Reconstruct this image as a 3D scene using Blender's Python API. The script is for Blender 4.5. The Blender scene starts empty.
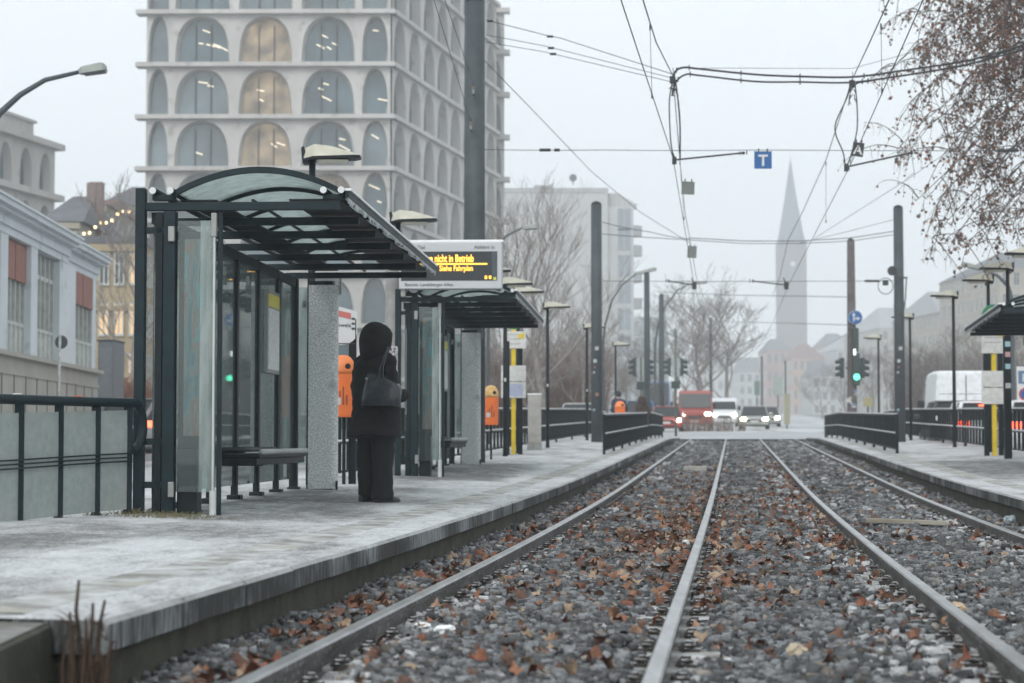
EXPO = 0.54
HAZE = 0.00108
import bpy, bmesh, math, random
import numpy as np
from mathutils import Vector, Matrix, noise as mnoise
R = math.radians
random.seed(7)
RNG = np.random.default_rng(7)
sc = bpy.context.scene
COL = sc.collection
PI = math.pi

# ------------------------------------------------------------------ camera
F = 2000.0
TILT = math.atan(99.5 / F)
cam_d = bpy.data.cameras.new("camera")
cam = bpy.data.objects.new("camera", cam_d)
COL.objects.link(cam)
cam_d.sensor_width = 36
cam_d.lens = F * 36 / 1024
cam_d.clip_start = 0.1
cam_d.clip_end = 6000
cam.location = (0, 0, 0)
cam.rotation_euler = (PI / 2 + TILT, 0, 0)
cam_d.dof.use_dof = True
cam_d.dof.focus_distance = 16.5
cam_d.dof.aperture_fstop = 3.1
sc.camera = cam

def P(px, py, D):
    """world point seen at pixel px, py at forward distance D"""
    u = (px - 512) / F; v = (341.5 - py) / F
    y = math.cos(TILT) - v * math.sin(TILT)
    z = math.sin(TILT) + v * math.cos(TILT)
    k = D / y
    return Vector((u * k, D, z * k))

# ------------------------------------------------------------------ terrain profile
def zr(D):
    """height of the rail heads (camera height = 0)"""
    if D < 12: return -0.845
    if D < 34: return -0.845 + 0.000352 * (D - 12) ** 2
    if D < 600: return -0.6746 + 0.0155 * (D - 34)
    return zr(599.99)
def tx(D, u):
    """x of lateral offset u (metres right of the leftmost rail)"""
    return -1.74 + 0.1105 * D + u
def zpl(D, u):
    if u > 2: u2 = u - 4.77
    else: u2 = -0.48 - u
    ramp = 0
    if D > 70: ramp = -(D - 70) * 0.012
    return zr(D) + 0.205 + 0.028 * max(0, min(u2, 2.6)) + ramp

# ------------------------------------------------------------------ materials
MATS = {}
def nodes(m):
    m.use_nodes = True
    nt = m.node_tree
    return nt, nt.nodes, nt.links
def mat(name, col, rough=0.6, metal=0.0, var=0.12, scale=6.0, bump=0.0, spec=0.5, emit=None, es=0.0, stretch=None, bscale=None):
    if name in MATS: return MATS[name]
    m = bpy.data.materials.new(name); MATS[name] = m
    nt, N, L = nodes(m)
    b = N["Principled BSDF"]
    b.inputs["Roughness"].default_value = rough
    b.inputs["Metallic"].default_value = metal
    b.inputs["Specular IOR Level"].default_value = spec
    tc = N.new("ShaderNodeTexCoord")
    mp = N.new("ShaderNodeMapping"); L.new(tc.outputs["Object"], mp.inputs[0])
    if stretch: mp.inputs["Scale"].default_value = stretch
    nz = N.new("ShaderNodeTexNoise"); nz.inputs["Scale"].default_value = scale; nz.inputs["Detail"].default_value = 6
    L.new(mp.outputs[0], nz.inputs[0])
    mr = N.new("ShaderNodeMapRange"); mr.inputs[1].default_value = 0.3; mr.inputs[2].default_value = 0.7
    mr.inputs[3].default_value = 1 - var; mr.inputs[4].default_value = 1 + var
    L.new(nz.outputs[0], mr.inputs[0])
    mx = N.new("ShaderNodeVectorMath"); mx.operation = 'SCALE'
    mx.inputs[0].default_value = col[:3]
    L.new(mr.outputs[0], mx.inputs["Scale"])
    L.new(mx.outputs[0], b.inputs["Base Color"])
    if bump:
        nb = N.new("ShaderNodeTexNoise"); nb.inputs["Scale"].default_value = bscale or scale * 6; nb.inputs["Detail"].default_value = 4
        L.new(mp.outputs[0], nb.inputs[0])
        bp = N.new("ShaderNodeBump"); bp.inputs["Strength"].default_value = bump; bp.inputs["Distance"].default_value = 0.01
        L.new(nb.outputs[0], bp.inputs["Height"]); L.new(bp.outputs[0], b.inputs["Normal"])
    if emit:
        b.inputs["Emission Color"].default_value = (*emit[:3], 1)
        b.inputs["Emission Strength"].default_value = es
    return m

def twotone(name, c1, c2, scale=5.0, lo=0.45, hi=0.55, rough=0.7, bump=0.3, bscale=60, stretch=None, detail=8, metal=0, slope=False, c3=None, c3scale=40, c3lo=0.6, c3hi=0.7):
    """two colours mixed by a noise threshold"""
    if name in MATS: return MATS[name]
    m = bpy.data.materials.new(name); MATS[name] = m
    nt, N, L = nodes(m)
    b = N["Principled BSDF"]; b.inputs["Roughness"].default_value = rough; b.inputs["Metallic"].default_value = metal
    tc = N.new("ShaderNodeTexCoord"); mp = N.new("ShaderNodeMapping"); L.new(tc.outputs["Object"], mp.inputs[0])
    if stretch: mp.inputs["Scale"].default_value = stretch
    nz = N.new("ShaderNodeTexNoise"); nz.inputs["Scale"].default_value = scale; nz.inputs["Detail"].default_value = detail; nz.inputs["Roughness"].default_value = 0.65
    L.new(mp.outputs[0], nz.inputs[0])
    mr = N.new("ShaderNodeMapRange"); mr.inputs[1].default_value = lo; mr.inputs[2].default_value = hi
    L.new(nz.outputs[0], mr.inputs[0])
    mx = N.new("ShaderNodeMix"); mx.data_type = 'RGBA'
    mx.inputs[6].default_value = (*c1, 1); mx.inputs[7].default_value = (*c2, 1)
    fac = mr.outputs[0]
    if slope:      # snow only lies on faces that look up
        g = N.new("ShaderNodeNewGeometry"); s = N.new("ShaderNodeSeparateXYZ"); L.new(g.outputs["Normal"], s.inputs[0])
        m2 = N.new("ShaderNodeMapRange"); m2.inputs[1].default_value = 0.5; m2.inputs[2].default_value = 0.8
        L.new(s.outputs[2], m2.inputs[0])
        mm = N.new("ShaderNodeMath"); mm.operation = 'MULTIPLY'; L.new(m2.outputs[0], mm.inputs[0]); L.new(fac, mm.inputs[1]); fac = mm.outputs[0]
    L.new(fac, mx.inputs[0])
    out = mx.outputs[2]
    if c3:
        n3 = N.new("ShaderNodeTexNoise"); n3.inputs["Scale"].default_value = c3scale; n3.inputs["Detail"].default_value = 3
        L.new(tc.outputs["Object"], n3.inputs[0])
        r3 = N.new("ShaderNodeMapRange"); r3.inputs[1].default_value = c3lo; r3.inputs[2].default_value = c3hi; L.new(n3.outputs[0], r3.inputs[0])
        x3 = N.new("ShaderNodeMix"); x3.data_type = 'RGBA'; L.new(r3.outputs[0], x3.inputs[0]); L.new(out, x3.inputs[6]); x3.inputs[7].default_value = (*c3, 1)
        out = x3.outputs[2]
    L.new(out, b.inputs["Base Color"])
    if bump:
        nb = N.new("ShaderNodeTexNoise"); nb.inputs["Scale"].default_value = bscale; nb.inputs["Detail"].default_value = 5
        L.new(tc.outputs["Object"], nb.inputs[0])
        bp = N.new("ShaderNodeBump"); bp.inputs["Strength"].default_value = bump; bp.inputs["Distance"].default_value = 0.01
        L.new(nb.outputs[0], bp.inputs["Height"]); L.new(bp.outputs[0], b.inputs["Normal"])
    return m

def glassmat(name, tint=(0.85, 0.95, 0.93), milk=0.1, milkcol=(0.7, 0.76, 0.75), rough=0.02, streak=True, base=0.06):
    if name in MATS: return MATS[name]
    m = bpy.data.materials.new(name); MATS[name] = m
    nt, N, L = nodes(m)
    N.remove(N["Principled BSDF"])
    out = N["Material Output"]
    tr = N.new("ShaderNodeBsdfTransparent"); tr.inputs[0].default_value = (*tint, 1)
    gl = N.new("ShaderNodeBsdfGlossy"); gl.inputs["Roughness"].default_value = rough; gl.inputs[0].default_value = (0.9, 0.95, 0.95, 1)
    fr = N.new("ShaderNodeFresnel"); fr.inputs[0].default_value = 1.5
    mx = N.new("ShaderNodeMixShader"); L.new(fr.outputs[0], mx.inputs[0]); L.new(tr.outputs[0], mx.inputs[1]); L.new(gl.outputs[0], mx.inputs[2])
    df = N.new("ShaderNodeBsdfTranslucent"); df.inputs[0].default_value = (*milkcol, 1)
    d2 = N.new("ShaderNodeBsdfDiffuse"); d2.inputs[0].default_value = (*milkcol, 1)
    dm = N.new("ShaderNodeMixShader"); dm.inputs[0].default_value = 0.5; L.new(df.outputs[0], dm.inputs[1]); L.new(d2.outputs[0], dm.inputs[2])
    tc = N.new("ShaderNodeTexCoord"); mp = N.new("ShaderNodeMapping"); mp.inputs["Scale"].default_value = (3, 3, 0.6)
    L.new(tc.outputs["Object"], mp.inputs[0])
    nz = N.new("ShaderNodeTexNoise"); nz.inputs["Scale"].default_value = 2.5; nz.inputs["Detail"].default_value = 8; L.new(mp.outputs[0], nz.inputs[0])
    mr = N.new("ShaderNodeMapRange"); mr.inputs[1].default_value = 0.35; mr.inputs[2].default_value = 0.7
    mr.inputs[3].default_value = milk * 0.45; mr.inputs[4].default_value = milk * 1.6
    L.new(nz.outputs[0], mr.inputs[0])
    m2 = N.new("ShaderNodeMixShader"); L.new(mr.outputs[0], m2.inputs[0]); L.new(mx.outputs[0], m2.inputs[1]); L.new(dm.outputs[0], m2.inputs[2])
    L.new(m2.outputs[0], out.inputs[0])
    return m

def emat(name, col, strength):
    if name in MATS: return MATS[name]
    m = bpy.data.materials.new(name); MATS[name] = m
    nt, N, L = nodes(m)
    b = N["Principled BSDF"]; b.inputs["Base Color"].default_value = (*[c * 0.5 for c in col], 1)
    b.inputs["Emission Color"].default_value = (*col, 1); b.inputs["Emission Strength"].default_value = strength
    return m

# ------------------------------------------------------------------ mesh helpers
class MB:
    def __init__(s): s.v = []; s.f = []; s.m = []
    def add(s, vs, fs, mi=0):
        o = len(s.v); s.v += [tuple(v) for v in vs]; s.f += [tuple(i + o for i in f) for f in fs]; s.m += [mi] * len(fs); return s
    def box(s, x0, x1, y0, y1, z0, z1, mi=0):
        if x0 > x1: x0, x1 = x1, x0
        if y0 > y1: y0, y1 = y1, y0
        if z0 > z1: z0, z1 = z1, z0
        return s.add([(x0,y0,z0),(x1,y0,z0),(x1,y1,z0),(x0,y1,z0),(x0,y0,z1),(x1,y0,z1),(x1,y1,z1),(x0,y1,z1)],
            [(0,3,2,1),(4,5,6,7),(0,1,5,4),(1,2,6,5),(2,3,7,6),(3,0,4,7)], mi)
    def hexa(s, pts, mi=0):
        return s.add(pts, [(0,3,2,1),(4,5,6,7),(0,1,5,4),(1,2,6,5),(2,3,7,6),(3,0,4,7)], mi)
    def beam(s, a, b, w, h, mi=0):
        """rectangular bar from a to b, w wide (horizontal), h high"""
        a = Vector(a); b = Vector(b); d = (b - a).normalized()
        up = Vector((0,0,1))
        if abs(d.z) > 0.95: up = Vector((0,1,0))
        x = d.cross(up).normalized() * w / 2; y = x.cross(d).normalized() * h / 2
        p = [a-x-y, a+x-y, b+x-y, b-x-y, a-x+y, a+x+y, b+x+y, b-x+y]
        return s.hexa(p, mi)
    def tube(s, pts, r, n=6, mi=0, caps=True):
        pts = [Vector(p) for p in pts]; k = len(pts)
        rs = r if isinstance(r, (list, tuple)) else [r] * k
        o = len(s.v); prev = None
        for i, p in enumerate(pts):
            t = (pts[min(i+1,k-1)] - pts[max(i-1,0)])
            if t.length < 1e-9: t = Vector((0,0,1))
            t.normalize()
            if prev is None:
                a = Vector((0,0,1)) if abs(t.z) < 0.9 else Vector((1,0,0))
                x = t.cross(a).normalized()
            else:
                x = (prev - t * prev.dot(t))
                x = x.normalized() if x.length > 1e-6 else t.orthogonal().normalized()
            prev = x; y = t.cross(x)
            for j in range(n):
                an = 2*PI*j/n
                q = p + (x*math.cos(an) + y*math.sin(an)) * rs[i]
                s.v.append(tuple(q))
        for i in range(k-1):
            for j in range(n):
                j2 = (j+1) % n
                s.f.append((o+i*n+j, o+i*n+j2, o+(i+1)*n+j2, o+(i+1)*n+j)); s.m.append(mi)
        if caps:
            s.f.append(tuple(o+j for j in range(n))[::-1]); s.m.append(mi)
            s.f.append(tuple(o+(k-1)*n+j for j in range(n))); s.m.append(mi)
        return s
    def cyl(s, c, r, z0, z1, n=16, mi=0, r2=None):
        r2 = r if r2 is None else r2
        o = len(s.v)
        for j in range(n): a=2*PI*j/n; s.v.append((c[0]+r*math.cos(a), c[1]+r*math.sin(a), z0))
        for j in range(n): a=2*PI*j/n; s.v.append((c[0]+r2*math.cos(a), c[1]+r2*math.sin(a), z1))
        for j in range(n): k=(j+1)%n; s.f.append((o+j,o+k,o+n+k,o+n+j)); s.m.append(mi)
        s.f.append(tuple(o+j for j in range(n))[::-1]); s.f.append(tuple(o+n+j for j in range(n))); s.m += [mi, mi]
        return s
    def disc(s, c, axis, r, t, n=24, mi=0):
        """thin coin centred c, facing axis"""
        c = Vector(c); a = Vector(axis).normalized()
        return s.tube([c - a*t/2, c + a*t/2], r, n, mi)
    def loft(s, rings, mi=0, caps=True, closed=True):
        o = len(s.v); n = len(rings[0])
        for r in rings: s.v += [tuple(p) for p in r]
        for i in range(len(rings)-1):
            for j in range(n if closed else n-1):
                k=(j+1)%n
                s.f.append((o+i*n+j,o+i*n+k,o+(i+1)*n+k,o+(i+1)*n+j)); s.m.append(mi)
        if caps and closed:
            s.f.append(tuple(o+j for j in range(n))[::-1]); s.m.append(mi)
            s.f.append(tuple(o+(len(rings)-1)*n+j for j in range(n))); s.m.append(mi)
        return s
    def xf(s, M):
        s.v = [tuple(M @ Vector(v)) for v in s.v]; return s
    def build(s, name, mats, parent=None, smooth=False, bevel=0, loc=None, rotz=None):
        me = bpy.data.meshes.new(name)
        me.from_pydata(s.v, [], s.f); me.validate()
        if not isinstance(mats, (list, tuple)): mats = [mats]
        for m in mats: me.materials.append(m)
        if len(mats) > 1 and len(me.polygons) == len(s.m): me.polygons.foreach_set("material_index", s.m)
        bm = bmesh.new(); bm.from_mesh(me); bmesh.ops.recalc_face_normals(bm, faces=bm.faces); bm.to_mesh(me); bm.free()
        if smooth: me.polygons.foreach_set("use_smooth", [True]*len(me.polygons))
        o = bpy.data.objects.new(name, me); COL.objects.link(o)
        if parent: o.parent = parent
        if loc is not None: o.location = loc
        if rotz is not None: o.rotation_euler = (0,0,rotz)
        if bevel:
            b = o.modifiers.new("bevel", 'BEVEL'); b.width = bevel; b.segments = 2; b.limit_method = 'ANGLE'
        return o
def tag(o, label=None, cat=None, group=None, kind=None):
    if label: o["label"] = label
    if cat: o["category"] = cat
    if group: o["group"] = group
    if kind: o["kind"] = kind
    return o
def empty(name, loc=(0,0,0), rz=0, label=None, cat=None, group=None):
    o = bpy.data.objects.new(name, None); COL.objects.link(o); o.location = loc; o.rotation_euler = (0,0,rz)
    o.empty_display_size = 0.2
    return tag(o, label, cat, group)
def kids(o): return [c for c in bpy.data.objects if c.parent == o]
def copy_tree(o, loc=None, rz=None, label=None, parent=None, group=None):
    c = o.copy(); COL.objects.link(c)
    if parent is not None: c.parent = parent
    for ch in CH.get(o.name, None) or kids(o):
        copy_tree(ch, parent=c)
    if loc is not None: c.location = loc
    if rz is not None: c.rotation_euler = (0,0,rz)
    if label: c["label"] = label
    if group: c["group"] = group
    return c
CH = {}
def text_mesh(name, s, size, mt, parent, M, align='LEFT', extr=0.001, sx=1.0, bold=0.0):
    cu = bpy.data.curves.new("lettering", 'FONT'); cu.body = s; cu.size = size; cu.align_x = align; cu.extrude = extr; cu.offset = bold
    to = bpy.data.objects.new("lettering_tmp", cu); COL.objects.link(to)
    dg = bpy.context.evaluated_depsgraph_get(); dg.update()
    me = bpy.data.meshes.new_from_object(to.evaluated_get(dg))
    bpy.data.objects.remove(to)
    me.transform(M @ Matrix.Diagonal((sx,1,1,1)))
    me.materials.clear(); me.materials.append(mt)
    o = bpy.data.objects.new(name, me); COL.objects.link(o)
    if parent: o.parent = parent
    return o
# text in the plane facing -Y (towards the camera), x right, z up
def face_cam(x, y, z): return Matrix.Translation((x, y, z)) @ Matrix.Rotation(PI/2, 4, 'X')
def strip(name, u0, u1, dz, D0, D1, m, step=2.0, zf=None, kind="structure", nu=1, skirt=None):
    """a ground sheet that follows the track direction and the street's slope"""
    n = max(2, int((D1-D0)/step)+1); b = MB(); rows = []
    vs = []
    for i in range(n):
        D = D0 + (D1-D0)*i/(n-1)
        for j in range(nu+1):
            u = u0 + (u1-u0)*j/nu
            z = (zf(D,u) if zf else zr(D)) + dz
            vs.append((tx(D,u), D, z))
    fs = []
    for i in range(n-1):
        for j in range(nu):
            a = i*(nu+1)+j
            fs.append((a, a+1, a+nu+2, a+nu+1))
    b.add(vs, fs)
    if skirt:
        o = len(b.v)
        for i in range(n):
            for j in (0, nu):
                v = vs[i*(nu+1)+j]; b.v.append((v[0], v[1], v[2]-skirt))
        for i in range(n-1):
            b.f.append((i*(nu+1), (i+1)*(nu+1), o+(i+1)*2, o+i*2)); b.m.append(0)
            b.f.append((i*(nu+1)+nu, (i+1)*(nu+1)+nu, o+(i+1)*2+1, o+i*2+1)); b.m.append(0)
        b.f.append((0, nu, o+1, o)); b.m.append(0)
        e=(n-1)*(nu+1); b.f.append((e, e+nu, o+(n-1)*2+1, o+(n-1)*2)); b.m.append(0)
    return tag(b.build(name, m), kind=kind)

# ------------------------------------------------------------------ common materials
M_STEEL = mat("painted_steel_anthracite", (0.006, 0.018, 0.023), 0.5, 0.0, 0.25, 9, 0.15, 0.22)
M_STEEL2 = mat("painted_steel_dark", (0.005, 0.011, 0.014), 0.5, 0.0, 0.25, 9, 0.15, 0.22)
M_MAST = twotone("mast_paint", (0.038, 0.050, 0.058), (0.058, 0.072, 0.080), 3, 0.4, 0.65, 0.6, 0.2, 40)
M_ALU = mat("brushed_aluminium", (0.26, 0.27, 0.26), 0.5, 0.3, 0.1, 20)
M_WHITE = mat("white_paint", (0.62, 0.63, 0.63), 0.5, 0, 0.08, 4)
M_FROST = twotone("salted_glass_panel", (0.36, 0.38, 0.38), (0.72, 0.74, 0.74), 62, 0.40, 0.60, 0.6, 0.3, 120, detail=3, c3=(0.30,0.33,0.33), c3scale=5, c3lo=0.58, c3hi=0.75)
M_GLASS = glassmat("shelter_glass", milk=0.045, tint=(0.90,0.95,0.94))
M_GLASSM = glassmat("shelter_glass_milky", milk=0.30, milkcol=(0.70, 0.735, 0.73))
M_ROOFG = glassmat("roof_glass_frosted", milk=0.62, tint=(0.88, 0.95, 0.94), milkcol=(0.80, 0.86, 0.85), rough=0.3)
M_SCREENG = twotone("fence_frosted_glass", (0.235, 0.28, 0.265), (0.31, 0.345, 0.33), 14, 0.35, 0.7, 0.45, 0.15, 90, c3=(0.32, 0.33, 0.30), c3scale=2.0, c3lo=0.5, c3hi=0.75)
M_CONC = twotone("weathered_concrete", (0.28, 0.27, 0.25), (0.40, 0.39, 0.37), 4, 0.35, 0.65, 0.85, 0.4, 50)
M_CONCP = twotone("mast_concrete", (0.20, 0.20, 0.195), (0.27, 0.27, 0.265), 5, 0.4, 0.6, 0.8, 0.3, 60)
M_SNOW = mat("snow", (0.78, 0.80, 0.82), 0.6, 0, 0.06, 5, 0.5)
M_BLACK = mat("black_rubber", (0.012, 0.012, 0.013), 0.6)
M_YEL = mat("yellow_paint", (0.72, 0.52, 0.02), 0.5)
M_WIRE = mat("bronze_wire", (0.03, 0.033, 0.036), 0.6)
M_LAMPTOP = mat("lamp_acrylic", (0.43, 0.42, 0.35), 0.35, 0, 0.15, 5)
# ------------------------------------------------------------------ world and sun
w = bpy.data.worlds.new("World"); sc.world = w
nt, N, L = nodes(w)
bg = N["Background"]; bg.inputs[1].default_value = 0.15
sky = N.new("ShaderNodeTexSky"); sky.sky_type = 'NISHITA'; sky.sun_disc = False
SUN_E, SUN_A = R(38), R(200)
sky.sun_elevation = SUN_E; sky.sun_rotation = SUN_A
sky.air_density = 1.0; sky.dust_density = 4.0; sky.ozone_density = 1.0
hs = N.new("ShaderNodeHueSaturation"); hs.inputs["Saturation"].default_value = 0.28; hs.inputs["Value"].default_value = 1.0
mxs = N.new("ShaderNodeMix"); mxs.data_type = 'RGBA'; mxs.inputs[0].default_value = 0.78
mxs.inputs[7].default_value = (5.28, 5.66, 5.84, 1)      # the even overcast layer
L.new(sky.outputs[0], hs.inputs["Color"]); L.new(hs.outputs[0], mxs.inputs[6]); L.new(mxs.outputs[2], bg.inputs[0])
sd = bpy.data.lights.new("sun", 'SUN'); sd.energy = 0.6; sd.angle = R(25); sd.color = (1.0, 0.97, 0.93)
so = bpy.data.objects.new("sun", sd); COL.objects.link(so)
# the sky texture's rotation turns clockwise from +Y
dv = Vector((math.sin(SUN_A)*math.cos(SUN_E), math.cos(SUN_A)*math.cos(SUN_E), math.sin(SUN_E)))
so.rotation_euler = dv.to_track_quat('Z', 'Y').to_euler()
sc.view_settings.view_transform = 'Standard'; sc.view_settings.look = 'None'
sc.view_settings.gamma = 1; sc.view_settings.exposure = EXPO; sc.view_settings.use_curve_mapping = False
sc.cycles.use_denoising = True
sc.cycles.max_bounces = 8; sc.cycles.transparent_max_bounces = 24; sc.cycles.volume_bounces = 2
sc.cycles.diffuse_bounces = 3; sc.cycles.glossy_bounces = 3
sc.cycles.use_adaptive_sampling = True; sc.cycles.adaptive_threshold = 0.02

# haze
hz = MB().box(-420, 620, -12, 1250, -3.5, 160).build("haze", mat("haze_placeholder", (0.8,0.8,0.8)))
hm = bpy.data.materials.new("haze_air"); nt, N, L = nodes(hm)
N.remove(N["Principled BSDF"])
pv = N.new("ShaderNodeVolumePrincipled"); pv.inputs["Density"].default_value = HAZE
pv.inputs["Color"].default_value = (0.93, 0.955, 0.985, 1); pv.inputs["Anisotropy"].default_value = 0.2
L.new(pv.outputs[0], N["Material Output"].inputs["Volume"])
hz.data.materials.clear(); hz.data.materials.append(hm); hz.hide_viewport = False
tag(hz, "pale winter haze filling the street", "haze", kind="stuff")

# ------------------------------------------------------------------ ground
M_ASPH = twotone("snow_dusted_asphalt", (0.07, 0.075, 0.08), (0.42, 0.44, 0.46), 1.2, 0.42, 0.68, 0.75, 0.4, 60, stretch=(1, 0.35, 1))
M_ROAD = twotone("wet_asphalt", (0.14, 0.145, 0.15), (0.54, 0.56, 0.58), 0.6, 0.34, 0.58, 0.6, 0.3, 60, stretch=(1, 0.15, 1))
M_LAND = twotone("frosted_turf", (0.09, 0.09, 0.07), (0.5, 0.52, 0.54), 0.7, 0.4, 0.6, 0.9, 0.5, 20)
b = MB(); us = [-900, -60, -16, 3, 20, 70, 900]; Ds = [-60, 0, 12, 20, 28, 34, 60, 120, 240, 600, 700, 1500]
for D in Ds:
    for u in us: b.v.append((tx(min(D, 800), u), D, zr(D) - 0.25))
for i in range(len(Ds)-1):
    for j in range(len(us)-1):
        a = i*len(us)+j; b.f.append((a, a+1, a+len(us)+1, a+len(us))); b.m.append(0)
tag(b.build("ground", M_LAND), kind="structure")
strip("road_oncoming", -12.2, -4.2, -0.02, -6, 600, M_ROAD, 6)
strip("road_outbound", 9.0, 16.5, -0.02, -6, 600, M_ROAD, 6)
strip("pavement_left", -19.5, -12.2, 0.11, -6, 420, M_ASPH, 6, skirt=0.3)
strip("pavement_right", 16.5, 22.5, 0.11, -6, 420, M_ASPH, 6, skirt=0.3)
M_CROSS = twotone("crossing_asphalt", (0.22, 0.23, 0.24), (0.55, 0.57, 0.59), 0.35, 0.35, 0.65, 0.7, 0.3, 30, stretch=(0.5, 3, 1))
strip("crossing_road", -4.2, 9.0, -0.004, 83, 108, M_CROSS, 3)
strip("road_median", -4.2, 9.0, -0.012, 108, 600, M_ROAD, 8)
strip("kerb_left", -4.2, -3.9, 0.10, -6, 72, M_CONC, 3, skirt=0.4)
strip("kerb_right", 8.7, 9.0, 0.10, -6, 78, M_CONC, 3, skirt=0.4)

# road markings on the outbound road
b = MB()
for i in range(30):
    D = 10 + i*9
    b.add([(tx(D,12.6),D,zr(D)-0.014),(tx(D,12.75),D,zr(D)-0.014),(tx(D+4,12.75),D+4,zr(D+4)-0.014),(tx(D+4,12.6),D+4,zr(D+4)-0.014)],[(0,1,2,3)])
    b.add([(tx(D,-8.2),D,zr(D)-0.014),(tx(D,-8.05),D,zr(D)-0.014),(tx(D+4,-8.05),D+4,zr(D+4)-0.014),(tx(D+4,-8.2),D+4,zr(D+4)-0.014)],[(0,1,2,3)])
tag(b.build("road_markings", M_WHITE), kind="structure")

# platforms: asphalt with wind-blown snow, kept bare under the shelter roofs
def platform_material():
    m = bpy.data.materials.new("frosted_platform"); nt, N, L = nodes(m)
    bs = N["Principled BSDF"]; bs.inputs["Roughness"].default_value = 0.8
    tc = N.new("ShaderNodeTexCoord"); mp = N.new("ShaderNodeMapping"); L.new(tc.outputs["Object"], mp.inputs[0])
    mp.inputs["Rotation"].default_value = (0, 0, R(6.3)); mp.inputs["Scale"].default_value = (1.0, 0.42, 1)
    nz = N.new("ShaderNodeTexNoise"); nz.inputs["Scale"].default_value = 1.15; nz.inputs["Detail"].default_value = 11; nz.inputs["Roughness"].default_value = 0.72
    L.new(mp.outputs[0], nz.inputs[0])
    g = N.new("ShaderNodeNewGeometry"); sp = N.new("ShaderNodeSeparateXYZ"); L.new(g.outputs["Position"], sp.inputs[0])
    def math_(op, a, b=None, c=None):
        n = N.new("ShaderNodeMath"); n.operation = op
        for i, x in enumerate((a, b, c)):
            if x is None: continue
            if isinstance(x, (int, float)): n.inputs[i].default_value = x
            else: L.new(x, n.inputs[i])
        return n.outputs[0]
    X, Y = sp.outputs[0], sp.outputs[1]
    # sheltered strip under each roof: distance from its centre line
    def shel(cx, cy, slope, hx, hy):
        dy = math_('ABSOLUTE', math_('SUBTRACT', Y, cy))
        xx = math_('SUBTRACT', X, math_('ADD', math_('MULTIPLY', math_('SUBTRACT', Y, cy), slope), cx))
        dx = math_('ABSOLUTE', xx)
        a = math_('SUBTRACT', 1.0, math_('DIVIDE', dx, hx)); c = math_('SUBTRACT', 1.0, math_('DIVIDE', dy, hy))
        return math_('MAXIMUM', math_('MINIMUM', math_('MULTIPLY', a, 2.5), math_('MULTIPLY', c, 6.0)), 0.0)
    s = math_('MAXIMUM', shel(-2.05, 19.2, 0.054, 1.05, 4.6), shel(-0.65, 31.0, 0.075, 1.0, 4.8))
    s = math_('MAXIMUM', s, shel(7.9, 33, 0.15, 1.0, 5.5))
    # the near-left corner of the platform is trodden bare too
    s = math_('MAXIMUM', s, math_('MULTIPLY', shel(-3.1, 11.3, 0.3, 0.95, 3.6), 0.55))
    s = math_('MINIMUM', s, 1.0)
    th = math_('SUBTRACT', nz.outputs[0], math_('MULTIPLY', s, 0.17))
    mr = N.new("ShaderNodeMapRange"); mr.inputs[1].default_value = 0.25; mr.inputs[2].default_value = 0.60; L.new(th, mr.inputs[0])
    fine = N.new("ShaderNodeTexNoise"); fine.inputs["Scale"].default_value = 55; fine.inputs["Detail"].default_value = 4; L.new(tc.outputs["Object"], fine.inputs[0])
    fr = N.new("ShaderNodeMapRange"); fr.inputs[1].default_value = 0.35; fr.inputs[2].default_value = 0.65; fr.inputs[3].default_value = -0.38; fr.inputs[4].default_value = 0.38; L.new(fine.outputs[0], fr.inputs[0])
    fac = math_('ADD', mr.outputs[0], math_('MULTIPLY', fr.outputs[0], 0.8))
    # worn patches at hand size, and the joints of the paving slabs
    mid = N.new("ShaderNodeTexNoise"); mid.inputs["Scale"].default_value = 7.5; mid.inputs["Detail"].default_value = 9; mid.inputs["Roughness"].default_value = 0.75; L.new(mp.outputs[0], mid.inputs[0])
    mm = N.new("ShaderNodeMapRange"); mm.inputs[1].default_value = 0.36; mm.inputs[2].default_value = 0.64; mm.inputs[3].default_value = -0.26; mm.inputs[4].default_value = 0.26; L.new(mid.outputs[0], mm.inputs[0])
    fac = math_('ADD', fac, mm.outputs[0])
    mpb = N.new("ShaderNodeMapping"); mpb.inputs["Rotation"].default_value = (0, 0, R(6.3)); L.new(tc.outputs["Object"], mpb.inputs[0])
    bk = N.new("ShaderNodeTexBrick"); bk.inputs["Scale"].default_value = 1.0; bk.inputs["Brick Width"].default_value = 0.5; bk.inputs["Row Height"].default_value = 0.5; bk.inputs["Mortar Size"].default_value = 0.007; bk.inputs["Mortar Smooth"].default_value = 0.4
    bk.inputs["Color1"].default_value = (1,1,1,1); bk.inputs["Color2"].default_value = (0.90,0.90,0.90,1); bk.inputs["Mortar"].default_value = (0.35,0.35,0.35,1); L.new(mpb.outputs[0], bk.inputs["Vector"])
    cl = N.new("ShaderNodeClamp"); L.new(fac, cl.inputs[0])
    mx = N.new("ShaderNodeMix"); mx.data_type = 'RGBA'; mx.inputs[6].default_value = (0.12, 0.12, 0.118, 1); mx.inputs[7].default_value = (0.55, 0.565, 0.58, 1)
    L.new(cl.outputs[0], mx.inputs[0])
    mu = N.new("ShaderNodeMix"); mu.data_type = 'RGBA'; mu.blend_type = 'MULTIPLY'; mu.inputs[0].default_value = 0.35; L.new(mx.outputs[2], mu.inputs[6]); L.new(bk.outputs["Color"], mu.inputs[7])
    L.new(mu.outputs[2], bs.inputs["Base Color"])
    bp = N.new("ShaderNodeBump"); bp.inputs["Strength"].default_value = 0.5; bp.inputs["Distance"].default_value = 0.01
    L.new(fine.outputs[0], bp.inputs["Height"]); L.new(bp.outputs[0], bs.inputs["Normal"])
    return m
M_PLAT = platform_material()
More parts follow.
